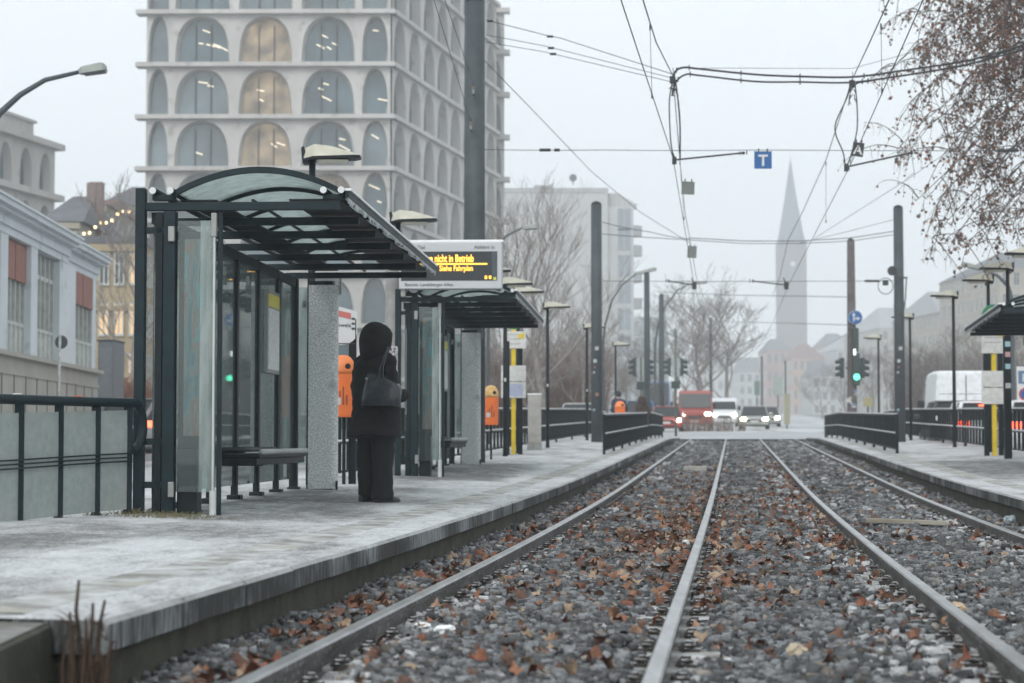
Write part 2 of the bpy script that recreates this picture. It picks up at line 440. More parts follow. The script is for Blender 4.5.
def edge_material():
    """coping stones: dark and wet with vertical frost streaks on the face"""
    m = bpy.data.materials.new("coping_stone"); nt, N, L = nodes(m)
    bs = N["Principled BSDF"]; bs.inputs["Roughness"].default_value = 0.7
    tc = N.new("ShaderNodeTexCoord"); mp = N.new("ShaderNodeMapping"); L.new(tc.outputs["Object"], mp.inputs[0]); mp.inputs["Scale"].default_value = (1, 1, 0.16)
    nz = N.new("ShaderNodeTexNoise"); nz.inputs["Scale"].default_value = 26; nz.inputs["Detail"].default_value = 9; nz.inputs["Roughness"].default_value = 0.7; L.new(mp.outputs[0], nz.inputs[0])
    n2 = N.new("ShaderNodeTexNoise"); n2.inputs["Scale"].default_value = 1.1; n2.inputs["Detail"].default_value = 3; L.new(tc.outputs["Object"], n2.inputs[0])
    ad = N.new("ShaderNodeMath"); ad.operation = 'ADD'; L.new(nz.outputs[0], ad.inputs[0]); L.new(n2.outputs[0], ad.inputs[1])
    mr = N.new("ShaderNodeMapRange"); mr.inputs[1].default_value = 0.98; mr.inputs[2].default_value = 1.30; L.new(ad.outputs[0], mr.inputs[0])
    g = N.new("ShaderNodeNewGeometry"); s = N.new("ShaderNodeSeparateXYZ"); L.new(g.outputs["Normal"], s.inputs[0])
    up = N.new("ShaderNodeMapRange"); up.inputs[1].default_value = 0.4; up.inputs[2].default_value = 0.9; L.new(s.outputs[2], up.inputs[0])
    top = N.new("ShaderNodeTexNoise"); top.inputs["Scale"].default_value = 3.0; top.inputs["Detail"].default_value = 10; top.inputs["Roughness"].default_value = 0.7; L.new(tc.outputs["Object"], top.inputs[0])
    tr = N.new("ShaderNodeMapRange"); tr.inputs[1].default_value = 0.3; tr.inputs[2].default_value = 0.6; L.new(top.outputs[0], tr.inputs[0])
    face = N.new("ShaderNodeMix"); face.data_type = 'RGBA'; face.inputs[6].default_value = (0.022, 0.025, 0.024, 1); face.inputs[7].default_value = (0.30, 0.32, 0.33, 1); L.new(mr.outputs[0], face.inputs[0])
    tp = N.new("ShaderNodeMix"); tp.data_type = 'RGBA'; tp.inputs[6].default_value = (0.30, 0.30, 0.29, 1); tp.inputs[7].default_value = (0.54, 0.55, 0.56, 1); L.new(tr.outputs[0], tp.inputs[0])
    mx = N.new("ShaderNodeMix"); mx.data_type = 'RGBA'; L.new(up.outputs[0], mx.inputs[0]); L.new(face.outputs[2], mx.inputs[6]); L.new(tp.outputs[2], mx.inputs[7])
    L.new(mx.outputs[2], bs.inputs["Base Color"])
    bp = N.new("ShaderNodeBump"); bp.inputs["Strength"].default_value = 0.6; bp.inputs["Distance"].default_value = 0.01; L.new(top.outputs[0], bp.inputs["Height"]); L.new(bp.outputs[0], bs.inputs["Normal"])
    return m
M_COPE = edge_material()
M_PFACE = twotone("platform_wall_concrete", (0.022, 0.021, 0.014), (0.055, 0.052, 0.038), 3, 0.35, 0.65, 0.85, 0.5, 40, c3=(0.05,0.055,0.03), c3scale=6, c3lo=0.5, c3hi=0.7)

def platform(side):
    if side < 0: u_in, u_out, u_face, D0, D1 = -0.48, -3.9, -0.53, 7.15, 82
    else: u_in, u_out, u_face, D0, D1 = 4.77, 8.7, 4.82, 4.0, 82
    sgn = -1 if side < 0 else 1
    cw = 0.34
    strip("platform_" + ("left" if side < 0 else "right"), u_in + sgn*(cw-0.03), u_out, 0, D0, D1, M_PLAT, 0.8, zf=zpl, nu=3)
    # foundation wall below the coping
    b = MB(); n = 90
    for i in range(n):
        D = D0 + 0.06 + (D1-D0-0.06)*i/(n-1)
        b.v += [(tx(D,u_face), D, zpl(D,u_in)-0.118), (tx(D,u_face), D, zr(D)-0.35), (tx(D,u_out-0.1*sgn*-1), D, zr(D)-0.35)]
    for i in range(n-1): b.f.append((3*i, 3*i+3, 3*i+4, 3*i+1)); b.m.append(0)
    D = D0+0.06
    b.add([(tx(D,u_face),D,zpl(D,u_in)-0.118),(tx(D,u_out),D,zpl(D,u_out)-0.004),(tx(D,u_out),D,zr(D)-0.35),(tx(D,u_face),D,zr(D)-0.35)],[(0,1,2,3)])
    tag(b.build("platform_wall_" + ("left" if side < 0 else "right"), M_PFACE), kind="structure")
    # coping stones 1 m long, each slightly out of line
    b = MB(); D = D0; rr = random.Random(3 if side < 0 else 4)
    while D < D1:
        l = 0.996 if D < 50 else 2.99
        e = rr.uniform(-0.005, 0.005); ez = rr.uniform(-0.003, 0.003); c = 0.018
        prof = [(u_in + sgn*cw, 0.0), (u_in+e + sgn*c, 0.0), (u_in+e, -c), (u_in+e, -0.115), (u_in+e+sgn*0.01, -0.12), (u_in+sgn*cw, -0.12)]
        rings = []
        for q in (D, D+0.012, D+l-0.018, D+l-0.006):
            k = 0.006 if q in (D, D+l-0.006) else 0
            rings.append([(tx(q,pu+sgn*k), q, zpl(q,pu)+pz+ez*0.5+0.007-k) for pu, pz in prof])
        n0 = len(b.m); b.loft(rings)
        for k in range(3): b.m[n0+6*k] = 1
        D += l + 0.004
    tag(b.build("platform_coping_" + ("left" if side < 0 else "right"), [M_COPE, M_PLAT]), kind="structure")
platform(-1); platform(1)
M_TACT = twotone("guide_strip_tiles", (0.19,0.187,0.17), (0.50,0.51,0.51), 3.2, 0.40, 0.62, 0.85, 0.5, 60, c3=(0.34,0.33,0.29), c3scale=1.4, c3lo=0.55, c3hi=0.62)
strip("guide_strip_left", -1.10, -0.825, 0.005, 7.3, 78, M_TACT, 0.8, zf=zpl)
strip("guide_strip_right", 5.115, 5.39, 0.005, 5, 78, M_TACT, 0.8, zf=zpl)
# the ramp wall that carries the path on towards the camera, left of the platform's end
b = MB()
pts = []
for i in range(8):
    D = 7.21 - i*0.9
    z = zpl(7.2, -0.6) - 0.012 - 0.02*i; x0 = P(61, 613, 7.3).x - 0.012*i
    pts.append([(x0, D, z-0.9), (x0, D, z-0.01), (x0-0.02, D, z), (x0-2.6, D, z+0.06), (x0-2.6, D, z-0.9)])
b.loft(pts)
tag(b.build("ramp_wall", [M_PFACE]), kind="structure")
b = MB()
for i in range(7):
    D = 7.2 - i*0.9; z = zpl(7.2, -0.6) - 0.012 - 0.02*i; x0 = P(61, 613, 7.3).x - 0.012*i
    z2 = z-0.02; x2 = x0-0.012; E = D-0.9
    b.add([(x0-0.02,D,z+0.004),(x0-2.6,D,z+0.064),(x2-2.6,E,z2+0.064),(x2-0.02,E,z2+0.004)],[(0,1,2,3)])
tag(b.build("ramp_path", twotone("mossy_path",(0.10,0.10,0.085),(0.26,0.265,0.26),3,0.4,0.65,0.9,0.4)), kind="structure")

# ------------------------------------------------------------------ track bed
M_BED = twotone("track_bed_gravel", (0.05, 0.052, 0.055), (0.16, 0.165, 0.17), 30, 0.4, 0.6, 0.9, 1.0, 45, c3=(0.15,0.08,0.045), c3scale=9, c3lo=0.56, c3hi=0.62)
strip("track_bed", -0.6, 4.95, -0.135, 3, 83, M_BED, 1.0)

def ico():
    v = np.array([(-1,-1,-1),(1,-1,-1),(1,1,-1),(-1,1,-1),(-1,-1,1),(1,-1,1),(1,1,1),(-1,1,1)], float)*0.78
    f = np.array([(0,3,2),(0,2,1),(4,5,6),(4,6,7),(0,1,5),(0,5,4),(1,2,6),(1,6,5),(2,3,7),(2,7,6),(3,0,4),(3,4,7)])
    return v, f
def fast_mesh(name, V, Fc, m, cols=None, k=3):
    me = bpy.data.meshes.new(name)
    nv, nf = len(V), len(Fc)
    me.vertices.add(nv); me.vertices.foreach_set("co", V.astype(np.float32).ravel())
    me.loops.add(nf*k); me.loops.foreach_set("vertex_index", Fc.astype(np.int32).ravel())
    me.polygons.add(nf); me.polygons.foreach_set("loop_start", np.arange(0, nf*k, k, dtype=np.int32))
    try: me.polygons.foreach_set("loop_total", np.full(nf, k, dtype=np.int32))
    except Exception: pass
    me.update(calc_edges=True)
    if cols is not None:
        ca = me.color_attributes.new("tone", 'FLOAT_COLOR', 'POINT')
        c4 = np.ones((nv,4), np.float32); c4[:,:3] = cols; ca.data.foreach_set("color", c4.ravel())
    me.materials.append(m)
    o = bpy.data.objects.new(name, me); COL.objects.link(o)
    return o
def attr_mat(name, rough=0.85, bump=0.4, bscale=80, frost=0.0, trans=0.0):
    m = bpy.data.materials.new(name); MATS[name] = m; nt, N, L = nodes(m)
    b = N["Principled BSDF"]; b.inputs["Roughness"].default_value = rough
    a = N.new("ShaderNodeAttribute"); a.attribute_name = "tone"
    tc = N.new("ShaderNodeTexCoord")
    nz = N.new("ShaderNodeTexNoise"); nz.inputs["Scale"].default_value = bscale; nz.inputs["Detail"].default_value = 4; L.new(tc.outputs["Object"], nz.inputs[0])
    mr = N.new("ShaderNodeMapRange"); mr.inputs[1].default_value = 0.3; mr.inputs[2].default_value = 0.7; mr.inputs[3].default_value = 0.7; mr.inputs[4].default_value = 1.3; L.new(nz.outputs[0], mr.inputs[0])
    vm = N.new("ShaderNodeVectorMath"); vm.operation = 'SCALE'; L.new(a.outputs["Color"], vm.inputs[0]); L.new(mr.outputs[0], vm.inputs["Scale"])
    L.new(vm.outputs[0], b.inputs["Base Color"])
    if bump:
        bp = N.new("ShaderNodeBump"); bp.inputs["Strength"].default_value = bump; bp.inputs["Distance"].default_value = 0.004; L.new(nz.outputs[0], bp.inputs["Height"]); L.new(bp.outputs[0], b.inputs["Normal"])
    return m
M_STONE = attr_mat("basalt_ballast")
ZR = np.vectorize(zr)
RAILS = (0.0, 1.444, 2.85, 4.294)
def stones():
    iv, jf = ico()
    us, Dd, sz = [], [], []
    for D0, D1, dens, s0 in ((6.2, 10, 980, 0.027), (10, 14, 820, 0.028), (14, 20, 560, 0.031), (20, 30, 320, 0.039), (30, 46, 130, 0.058), (46, 82, 60, 0.075)):
        n = int((D1-D0)*5.5*dens)
        d = RNG.uniform(D0, D1, n); u = RNG.uniform(-0.56, 4.88, n)
        us.append(u); Dd.append(d); sz.append(np.full(n, s0))
    u = np.concatenate(us); d = np.concatenate(Dd); s = np.concatenate(sz)
    # only what the camera, or one a step to its side, can see
    x = -1.74 + 0.1105*d + u
    keep = np.abs(x) < 0.256*d + 0.9
    for r in RAILS:
        keep &= np.abs(u - r) > 0.052
        ph = (d-6.6+0.11*(u-0.7)*(u<2)+0.11*(u-3.57)*(u>=2)) % 0.62
        keep &= ~((np.abs(u - r) < 0.34) & ((ph < 0.12) | (ph > 0.50)) & (RNG.random(len(u)) < 0.80))
    keep &= ~((u > 2.32) & (u < 2.80) & (RNG.random(len(u)) < 0.62))
    keep &= ~((u > 0.05) & (u < 0.24) & (RNG.random(len(u)) < 0.45))
    keep &= ~((u > 3.95) & (u < 4.25) & (RNG.random(len(u)) < 0.5))
    u, d, s, x = u[keep], d[keep], s[keep], x[keep]; n = len(u)
    size = s * RNG.uniform(0.55, 1.25, n) * np.where(RNG.random(n) < 0.08, 1.35, 1)
    # near a rail the bed is lower, between the rails it heaps up
    dr = np.min(np.abs(u[:,None] - np.array(RAILS)[None]), axis=1)
    wave = 0.012*np.sin(u*7 + d*1.3) + 0.012*np.sin(d*3.1 - u*2.2)
    lump = np.clip((dr-0.07)*0.16, 0, 0.03)
    edge = np.clip(-0.1-u, 0, 0.5)*0.06
    z = ZR(d) - 0.125 + lump + wave + edge + RNG.uniform(-0.01, 0.018, n)
    # pale frost lies beside the rails
    base = (0.042 + 0.20*RNG.random(n)**1.7)[:,None] * np.array([[0.95,1.0,1.05]])
    warm = RNG.random(n) < 0.07
    base[warm] = base[warm]*np.array([1.25,1.05,0.85])
    frost = np.zeros(n)
    for r, sd_, wd in ((2.85,-1,0.55),(0.0,1,0.30),(1.444,1,0.18),(4.294,-1,0.42),(2.85,1,0.14)):
        q = (u-r)*sd_
        frost = np.maximum(frost, np.where((q>0)&(q<wd), 1.0*(1-q/wd)+0.2, 0))
    frost *= (0.55 + 0.45*np.sin(d*5.5+u*3)*np.sin(d*1.7))
    frost = frost + 0.07*(u > 2.9)*(0.5+0.5*np.sin(d*2.1+u*5)) + 0.015
    fr = RNG.random(n) < frost*0.8
    base[fr] = RNG.uniform(0.24, 0.46, fr.sum())[:,None]*np.array([[0.98,1,1.02]])
    # six shapes of angular stone
    shapes = []
    for k in range(24):
        v = iv * RNG.uniform(0.45, 1.25, (8,3))
        v = v * np.array([1.05, RNG.uniform(0.65,1.0), RNG.uniform(0.5,0.85)]); shapes.append(v)
    shapes = np.array(shapes)
    V = shapes[RNG.integers(0, 24, n)] * size[:,None,None]
    an = RNG.uniform(0, 2*PI, n); tl = RNG.uniform(-1.0, 1.0, n)
    ca, sa = np.cos(an), np.sin(an); ct, st = np.cos(tl), np.sin(tl)
    y1 = V[...,1]*ct[:,None] - V[...,2]*st[:,None]; z1 = V[...,1]*st[:,None] + V[...,2]*ct[:,None]
    x2 = V[...,0]*ca[:,None] - y1*sa[:,None]; y2 = V[...,0]*sa[:,None] + y1*ca[:,None]
    V = np.stack([x2 + x[:,None], y2 + d[:,None], z1 + z[:,None]], -1).reshape(-1,3)
    Fc = (jf[None] + (np.arange(n)*8)[:,None,None]).reshape(-1,3)
    C = np.repeat(base, 8, axis=0)
    o = fast_mesh("ballast", V, Fc, M_STONE, C)
    tag(o, "grey crushed-stone ballast of the tram tracks, frosted beside the rails", "ballast", kind="stuff")
stones()
M_FROST_BED = twotone("frosted_gravel_fines", (0.09,0.09,0.092), (0.50,0.52,0.54), 9, 0.40, 0.60, 0.9, 1.0, 70, detail=10)
for k_, (ua, ub) in enumerate(((2.30,2.785),(0.065,0.25),(3.93,4.23),(1.51,1.64))):
    strip("frosted_bed", ua, ub, -0.117, 5, 60, M_FROST_BED, 0.4, nu=3)

# fallen plane leaves
M_LEAF = attr_mat("dead_leaf", 0.75, 0.3, 50)
def leaf_template(seed, lobes=5):
    r = random.Random(seed); pts = []
    n = lobes*2+1
    for i in range(n):
        a = -PI*0.82 + (PI*1.64)*i/(n-1)
        rad = (1.0 - 0.25*abs(i-(n-1)/2)/((n-1)/2)) * (1 if i % 2 == 0 else r.uniform(0.55,0.8)) * r.uniform(0.75, 1.1)
        pts.append((math.sin(a)*rad*0.6, math.cos(a)*rad*0.6))
    pts.append((0.03, -0.3)); pts.insert(0, (-0.03, -0.3))
    c1, c2, cr = r.choice((-1,1))*r.uniform(0.8,2.4), r.uniform(-2.0,2.0), r.uniform(-2,2)
    V = [(0,0,0)] + [(x, y, c1*x*x + c2*y*y + cr*x*y + r.uniform(-0.06,0.06)) for x, y in pts]
    Fc = [(0, i, i+1) for i in range(1, len(pts))] + [(0, len(pts), 1)]
    return np.array(V), np.array(Fc)
LT = [leaf_template(k) for k in range(7)]
def leaf_cloud(name, pos, size, tilt, cols, m, label, cat, flat=True, parent=None):
    n = len(pos); Vs, Fs, Cs = [], [], []; off = 0
    pick = RNG.integers(0, len(LT), n)
    for k, (tv, tf) in enumerate(LT):
        ix = np.where(pick == k)[0]; m_ = len(ix)
        if not m_: continue
        V = tv[None] * size[ix][:,None,None]
        a = RNG.uniform(0, 2*PI, m_); b_ = RNG.normal(0, tilt, m_); c = RNG.normal(0, tilt, m_)
        cb, sb = np.cos(b_)[:,None], np.sin(b_)[:,None]; cc, scn = np.cos(c)[:,None], np.sin(c)[:,None]; ca, sa = np.cos(a)[:,None], np.sin(a)[:,None]
        X, Y, Z = V[...,0], V[...,1], V[...,2]
        X, Y = X*ca - Y*sa, X*sa + Y*ca
        Y, Z = Y*cb - Z*sb, Y*sb + Z*cb
        X, Z = X*cc + Z*scn, -X*scn + Z*cc
        V = np.stack([X, Y, Z], -1) + pos[ix][:,None,:]
        Vs.append(V.reshape(-1,3)); Fs.append((tf[None] + (np.arange(m_)*len(tv))[:,None,None]).reshape(-1,3) + off)
        Cs.append(np.repeat(cols[ix], len(tv), axis=0)); off += m_*len(tv)
    o = fast_mesh(name, np.concatenate(Vs), np.concatenate(Fs), m, np.concatenate(Cs))
    if parent: o.parent = parent
    elif label: tag(o, label, cat, kind="stuff")
    return o
def leaf_cols(n):
    pal = np.array([(0.17,0.068,0.035),(0.20,0.092,0.05),(0.25,0.145,0.09),(0.10,0.048,0.03),(0.30,0.22,0.15),(0.17,0.062,0.032),(0.12,0.062,0.04),(0.085,0.042,0.03)])
    return pal[RNG.integers(0, len(pal), n)] * RNG.uniform(0.75, 1.2, (n,1))
def litter():
    U, Dd = [], []
    def blob(n, u, su, D, sD):
        U.append(RNG.normal(u, su, n)); Dd.append(RNG.normal(D, sD, n))
    def lane(n, u0, u1, D0, D1, p=1.0):
        U.append(RNG.uniform(u0, u1, n)); Dd.append(D0 + (D1-D0)*RNG.random(n)**p)
    lane(110, -0.45, -0.1, 7, 13); lane(420, -0.46, -0.08, 12, 45, 1.1)
    lane(300, 0.75, 1.42, 13, 40); lane(520, 0.1, 1.4, 16, 46); lane(130, 0.15, 1.38, 8, 16)
    lane(220, 1.5, 2.0, 11, 30); lane(70, 0.1, 1.4, 7, 15); lane(70, 1.5, 2.8, 7, 15); lane(60, 2.95, 4.2, 8, 22); lane(520, 2.1, 2.8, 17, 50, 1.2); lane(180, 1.5, 2.8, 20, 60)
    lane(90, 1.55, 2.75, 8, 18); lane(160, 2.95, 4.2, 20, 60); lane(30, 2.95, 4.2, 10, 20); lane(110, 4.35, 4.75, 14, 60)
    blob(130, 1.05, 0.22, 18, 1.4); blob(110, 1.1, 0.2, 23, 2.2); blob(60, 0.5, 0.2, 22, 2); blob(22, 1.35, 0.15, 13, 0.8); blob(16, 1.65, 0.15, 12.5, 0.8); blob(26, 2.0, 0.25, 16, 1.0)
    blob(25, -0.28, 0.1, 7.6, 0.3); blob(40, -0.3, 0.1, 10.6, 1.0)
    u = np.concatenate(U); d = np.concatenate(Dd)
    keep = (d > 6) & (u > -0.47) & (u < 4.75)
    for r in RAILS: keep &= np.abs(u-r) > 0.06
    u, d = u[keep], d[keep]; n = len(u)
    z = ZR(d) - 0.072 + RNG.uniform(0, 0.03, n)
    pos = np.stack([-1.74+0.1105*d+u, d, z], -1)
    size = (0.038 + 0.062*RNG.random(n)**1.2) * np.where(d > 13, 1.15, 1.0)
    leaf_cloud("fallen_leaves", pos, size, 0.55, leaf_cols(n), M_LEAF, "brown dead plane leaves strewn over the ballast between the rails", "leaves")
litter()

# rails with foot, web and head
M_RAIL = twotone("rail_steel", (0.045, 0.040, 0.036), (0.12, 0.115, 0.11), 8, 0.4, 0.65, 0.5, 0.3, 40, metal=0.2, stretch=(1,0.3,1), c3=(0.38,0.40,0.42), c3scale=38, c3lo=0.60, c3hi=0.68)
M_RAILTOP = twotone("rail_running_surface", (0.24, 0.245, 0.25), (0.42, 0.43, 0.44), 4, 0.35, 0.65, 0.30, 0.1, 60, metal=0.55, stretch=(3,0.4,1))
M_CLIP = twotone("frosted_clip", (0.04, 0.035, 0.03), (0.5, 0.52, 0.54), 20, 0.4, 0.55, 0.8, 0.3, 80, slope=True)
clip_me = None
def clip_proto():
    b = MB()
    b.tube([(0.055,-0.05,0.005),(0.075,-0.05,0.03),(0.10,-0.035,0.03),(0.115,0,0.022),(0.10,0.035,0.03),(0.075,0.05,0.03),(0.055,0.05,0.005)], 0.009, 6)
    b.box(0.06, 0.14, -0.03, 0.03, -0.03, 0.012); b.cyl((0.095,0), 0.018, 0.01, 0.045, 6)
    return b
clip_b = clip_proto()
LBL_RAIL = ["leftmost tram rail, beside the left platform edge", "second tram rail from the left, running to the picture's lower middle",
            "third tram rail from the left, with a snowy strip along its left side", "rightmost tram rail, beside the right platform"]
for ri, ru in enumerate(RAILS):
    root = empty("rail", (tx(20, ru), 20, zr(20)), 0, LBL_RAIL[ri], "rail", "rails of the two tram tracks")
    prof = [(-0.065,-0.150),(0.065,-0.150),(0.062,-0.138),(0.012,-0.120),(0.010,-0.045),(0.034,-0.036),(0.036,-0.010),(0.028,-0.001),(-0.028,-0.001),(-0.036,-0.010),(-0.034,-0.036),(-0.010,-0.045),(-0.012,-0.120),(-0.062,-0.138)]
    b = MB(); rings = []
    D = 4.5
    while D <= 83.01:
        rings.append([(tx(D,ru)+px-root.location.x, D-20, zr(D)+pz-root.location.z) for px, pz in prof]); D += 1.0 if D < 40 else 2.5
    b.loft(rings)
    n = len(prof)
    # the running surface takes its own material
    for fi in range(len(b.m)-2):
        if fi % n in (6, 7, 8): b.m[fi] = 1
    b.build("rail_profile", [M_RAIL, M_RAILTOP], root)
    first = None; k = 0
    D = 6.6
    while D < 32 and k < 96:
        for sgn in (-1, 1):
            if first is None:
                q = clip_b.build("rail_clip", M_CLIP, root); first = q
            else:
                q = first.copy(); COL.objects.link(q)
            q.location = (tx(D,ru)-root.location.x, D-20, zr(D)-0.100-root.location.z)
            q.rotation_euler = (0, 0, R(-6.3) + (0 if sgn > 0 else PI)); k += 1
        D += 0.62
# concrete sleepers, their tops just showing in the ballast
M_SLEEP = twotone("sleeper_concrete", (0.22,0.21,0.19), (0.55,0.57,0.58), 5, 0.42, 0.62, 0.9, 0.4, 50)
b = MB(); prof = [(-0.13,-0.12),(0.13,-0.12),(0.10,0.0),(-0.10,0.0)]
b.loft([[(x, px, pz) for px, pz in prof] for x in (-0.95, -0.5, 0, 0.5, 0.95)])
sl0 = None
for tr, uc in (("left", 0.722), ("right", 3.572)):
    D = 6.6
    while D < 32:
        if sl0 is None: q = sl0 = b.build("sleeper", M_SLEEP, bevel=0.008)
        else: q = sl0.copy(); COL.objects.link(q)
        q.location = (tx(D,uc), D, zr(D)-0.103); q.rotation_euler = (0,0,R(-6.3))
        tag(q, "concrete sleeper nearly buried in the ballast under the %s-hand track" % tr, "sleeper", "sleepers under the %s-hand track" % tr)
        D += 0.62
# ------------------------------------------------------------------ shelters
def shelter(D0, X0, D1, X1, label, sgn=1, L=6.75, near_poster=True, zbase=None):
    """front line (track side) of the end walls runs from (X0,D0) to (X1,D1)"""
    ang = math.atan2(-(X1-X0), D1-D0)
    Dm = (D0+D1)/2
    zb = zbase if zbase is not None else zpl(Dm, (X0+X1)/2-tx(Dm,0)) + 0.0
    root = empty("tram_shelter", (X0, D0, zb), ang, label, "shelter", "glass shelters on the tram platforms")
    X = lambda x: sgn*x
    nb = 7; ys = [i*(L-0.15)/(nb-1) for i in range(nb)]
    foot = -0.12
    # cross beams
    for i, y in enumerate(ys):
        b = MB().box(X(-0.60), X(0.99), y-0.03, y+0.03, 2.38, 2.445)
        b.build("roof_beam", M_STEEL, root, bevel=0.004)
        # arched rib
        b = MB(); n = 20; xa, xb = -0.33, 1.03
        def arc(t, h0, rise): return h0 + rise*(1-(2*t-1)**2)
        rings = []
        for k in range(n+1):
            t = k/n; x = xa + (xb-xa)*t; z = arc(t, 2.512, 0.19) + 0.017; yq = y if i else y-0.045
            rings.append([(X(x), yq-0.022, z-0.047), (X(x), yq+0.022, z-0.047), (X(x), yq+0.022, z), (X(x), yq-0.022, z)])
        b.loft(rings); b.build("roof_rib", M_STEEL, root)
    # roof glazing: one curved sheet, dark perforated side strips beneath it
    b = MB(); n = 20; th = 0.012
    rings = []
    for k in range(n+1):
        t = k/n; x = -0.33 + (1.03+0.33)*t; z = 2.512 + 0.19*(1-(2*t-1)**2)
        rings.append([(X(x), -0.06, z), (X(x), L+0.02, z), (X(x), L+0.02, z+th), (X(x), -0.06, z+th)])
    b.loft(rings); b.build("roof_glass", M_ROOFG, root, smooth=False)
    for a0, a1 in ((-0.29, 0.0), (0.58, 0.99)):
        b = MB(); rings = []
        for k in range(7):
            x = a0 + (a1-a0)*k/6; t = (x+0.33)/1.36; z = 2.46
            rings.append([(X(x), 0.03, z), (X(x), L-0.18, z), (X(x), L-0.18, z+0.012), (X(x), 0.03, z+0.012)])
        b.loft(rings); b.build("roof_soffit", M_STEEL2, root)
    # longitudinal members
    for x, z, r in ((-0.48,2.53,0.026), (-0.34,2.53,0.026), (0.875,2.525,0.026), (1.015,2.525,0.026)):
        b = MB().tube([(X(x), -0.10, z), (X(x), L+0.05, z)], r, 12); o = b.build("roof_tube", M_STEEL, root, smooth=True)
        MB().tube([(X(x), -0.112, z), (X(x), -0.099, z)], r+0.001, 12).build("end_cap", M_WHITE, o)
    for y in ys[:1]:
        MB().box(X(-0.50), X(-0.32), y-0.04, y+0.04, 2.46, 2.505).build("tube_bracket", M_STEEL, root, bevel=0.005)
        MB().box(X(0.86), X(1.03), y-0.04, y+0.04, 2.46, 2.50).build("tube_bracket", M_STEEL, root, bevel=0.005)
    MB().box(X(0.285), X(0.305), 0, L-0.15, 2.452, 2.47).build("ridge_bar", M_STEEL, root)
    # gutter with frozen fringe along the eave
    b = MB().box(X(1.045), X(1.075), -0.08, L+0.04, 2.47, 2.52); g = b.build("gutter", M_STEEL, root)
    MB().box(X(1.03), X(1.09), -0.08, L+0.04, 2.522, 2.54).build("snow_ridge", M_SNOW, g)
    b = MB(); r_ = random.Random(5); y = -0.05
    while y < L:
        h = r_.uniform(0.015, 0.06); q = r_.uniform(0.03, 0.055)
        b.hexa([(X(1.055),y+q*0.9,2.47-h),(X(1.055),y+q*1.1,2.47-h),(X(1.065),y+q*1.1,2.47-h),(X(1.065),y+q*0.9,2.47-h),(X(1.052),y,2.472),(X(1.052),y+2*q,2.472),(X(1.068),y+2*q,2.472),(X(1.068),y,2.472)]); y += 2*q
    b.build("icicle_fringe", mat("ice", (0.45,0.48,0.5), 0.3), g)
    # uprights
    def post(x0, x1, y0, y1, z1=2.375, m=M_STEEL):
        o = MB().box(X(x0), X(x1), y0, y1, foot, z1).build("post", m, root, bevel=0.006); return o
    post(-0.635, -0.555, -0.04, 0.04, 2.56)          # outer frame post
    post(-0.475, -0.415, -0.02, 0.04, 2.37, M_STEEL2)
    post(-0.405, -0.31, -0.05, 0.05)
    MB().box(X(-0.555), X(-0.405), -0.02, 0.02, 2.20, 2.25).build("cross_rail", M_STEEL, root)
    for z in (0.19, 0.53): MB().box(X(-0.555), X(-0.405), -0.02, 0.02, z, z+0.05).build("cross_rail", M_STEEL, root)
    MB().box(X(-0.49), X(-0.475), -0.01, 0.01, foot, 0.55).build("baluster", M_STEEL, root)
    for y in (-0.085,):
        MB().box(X(-0.36), X(-0.31), y, y+0.035, 2.13, 2.25).build("glass_clamp", M_ALU, root, bevel=0.006)
        MB().box(X(-0.345), X(-0.30), y, y+0.035, 0.12, 0.24).build("glass_clamp", M_ALU, root, bevel=0.006)
    # near end wall
    MB().box(X(-0.30), X(-0.04), -0.006, 0.006, 0.16, 2.30).build("glass_pane", M_GLASS, root)
    MB().box(X(-0.115), X(-0.008), -0.014, -0.008, 0.16, 2.30).build("frosted_strip", M_GLASSM, root)
    MB().box(X(-0.012), X(0.004), -0.02, 0.02, 0.16, 2.36).build("edge_profile", mat("pale_profile", (0.42,0.46,0.45), 0.5), root)
    MB().box(X(-0.03), X(0.015), -0.03, 0.02, 2.17, 2.36).build("glass_clamp", M_ALU, root, bevel=0.006)
    MB().cyl((X(-0.005), 0), 0.028, foot, 0.17, 14).build("post_sleeve", mat("pale_sleeve", (0.5,0.52,0.52), 0.5), root, smooth=False)
    MB().box(X(0.02), X(0.055), 0.0, 0.04, foot, 2.37).build("post", M_STEEL, root, bevel=0.005)
    if near_poster:
        c = MB().box(X(-0.30), X(-0.085), 0.05, 0.10, 0.50, 2.22).build("poster_case", M_STEEL2, root, bevel=0.005)
        MB().box(X(-0.255), X(-0.10), 0.044, 0.049, 0.60, 2.16).build("poster", M_POSTER, c)
        MB().box(X(-0.30), X(-0.14), 0.03, 0.22, foot, 0.50).build("cabinet", M_STEEL2, root, bevel=0.01)
    # back wall: slim posts with panes between
    for i in range(nb):
        y = ys[i]
        if i == 0: continue
        w_ = 0.028 if i < nb-1 else 0.045
        o = post(-0.50-w_, -0.50+w_, y-0.045, y+0.045, 2.375, M_STEEL2)
        MB().box(X(-0.56), X(-0.43), y-0.08, y+0.08, foot, 0.05).build("foot_plate", M_STEEL2, o, bevel=0.01)
        MB().box(X(-0.40), X(-0.37), y-0.02, y+0.02, 2.05, 2.13).build("glass_clamp", M_ALU, o)
    for i in range(nb-1):
        MB().box(X(-0.506), X(-0.494), ys[i]+0.05, ys[i+1]-0.05, 0.14, 2.28).build("glass_pane", M_GLASS, root)
    MB().box(X(-0.525), X(-0.475), 0.05, L-0.2, 2.285, 2.375).build("head_rail", M_STEEL, root)
    # bench
    be = MB().box(X(-0.44), X(-0.08), 2.35, 4.9, 0.40, 0.445).build("bench", M_STEEL2, root, bevel=0.012)
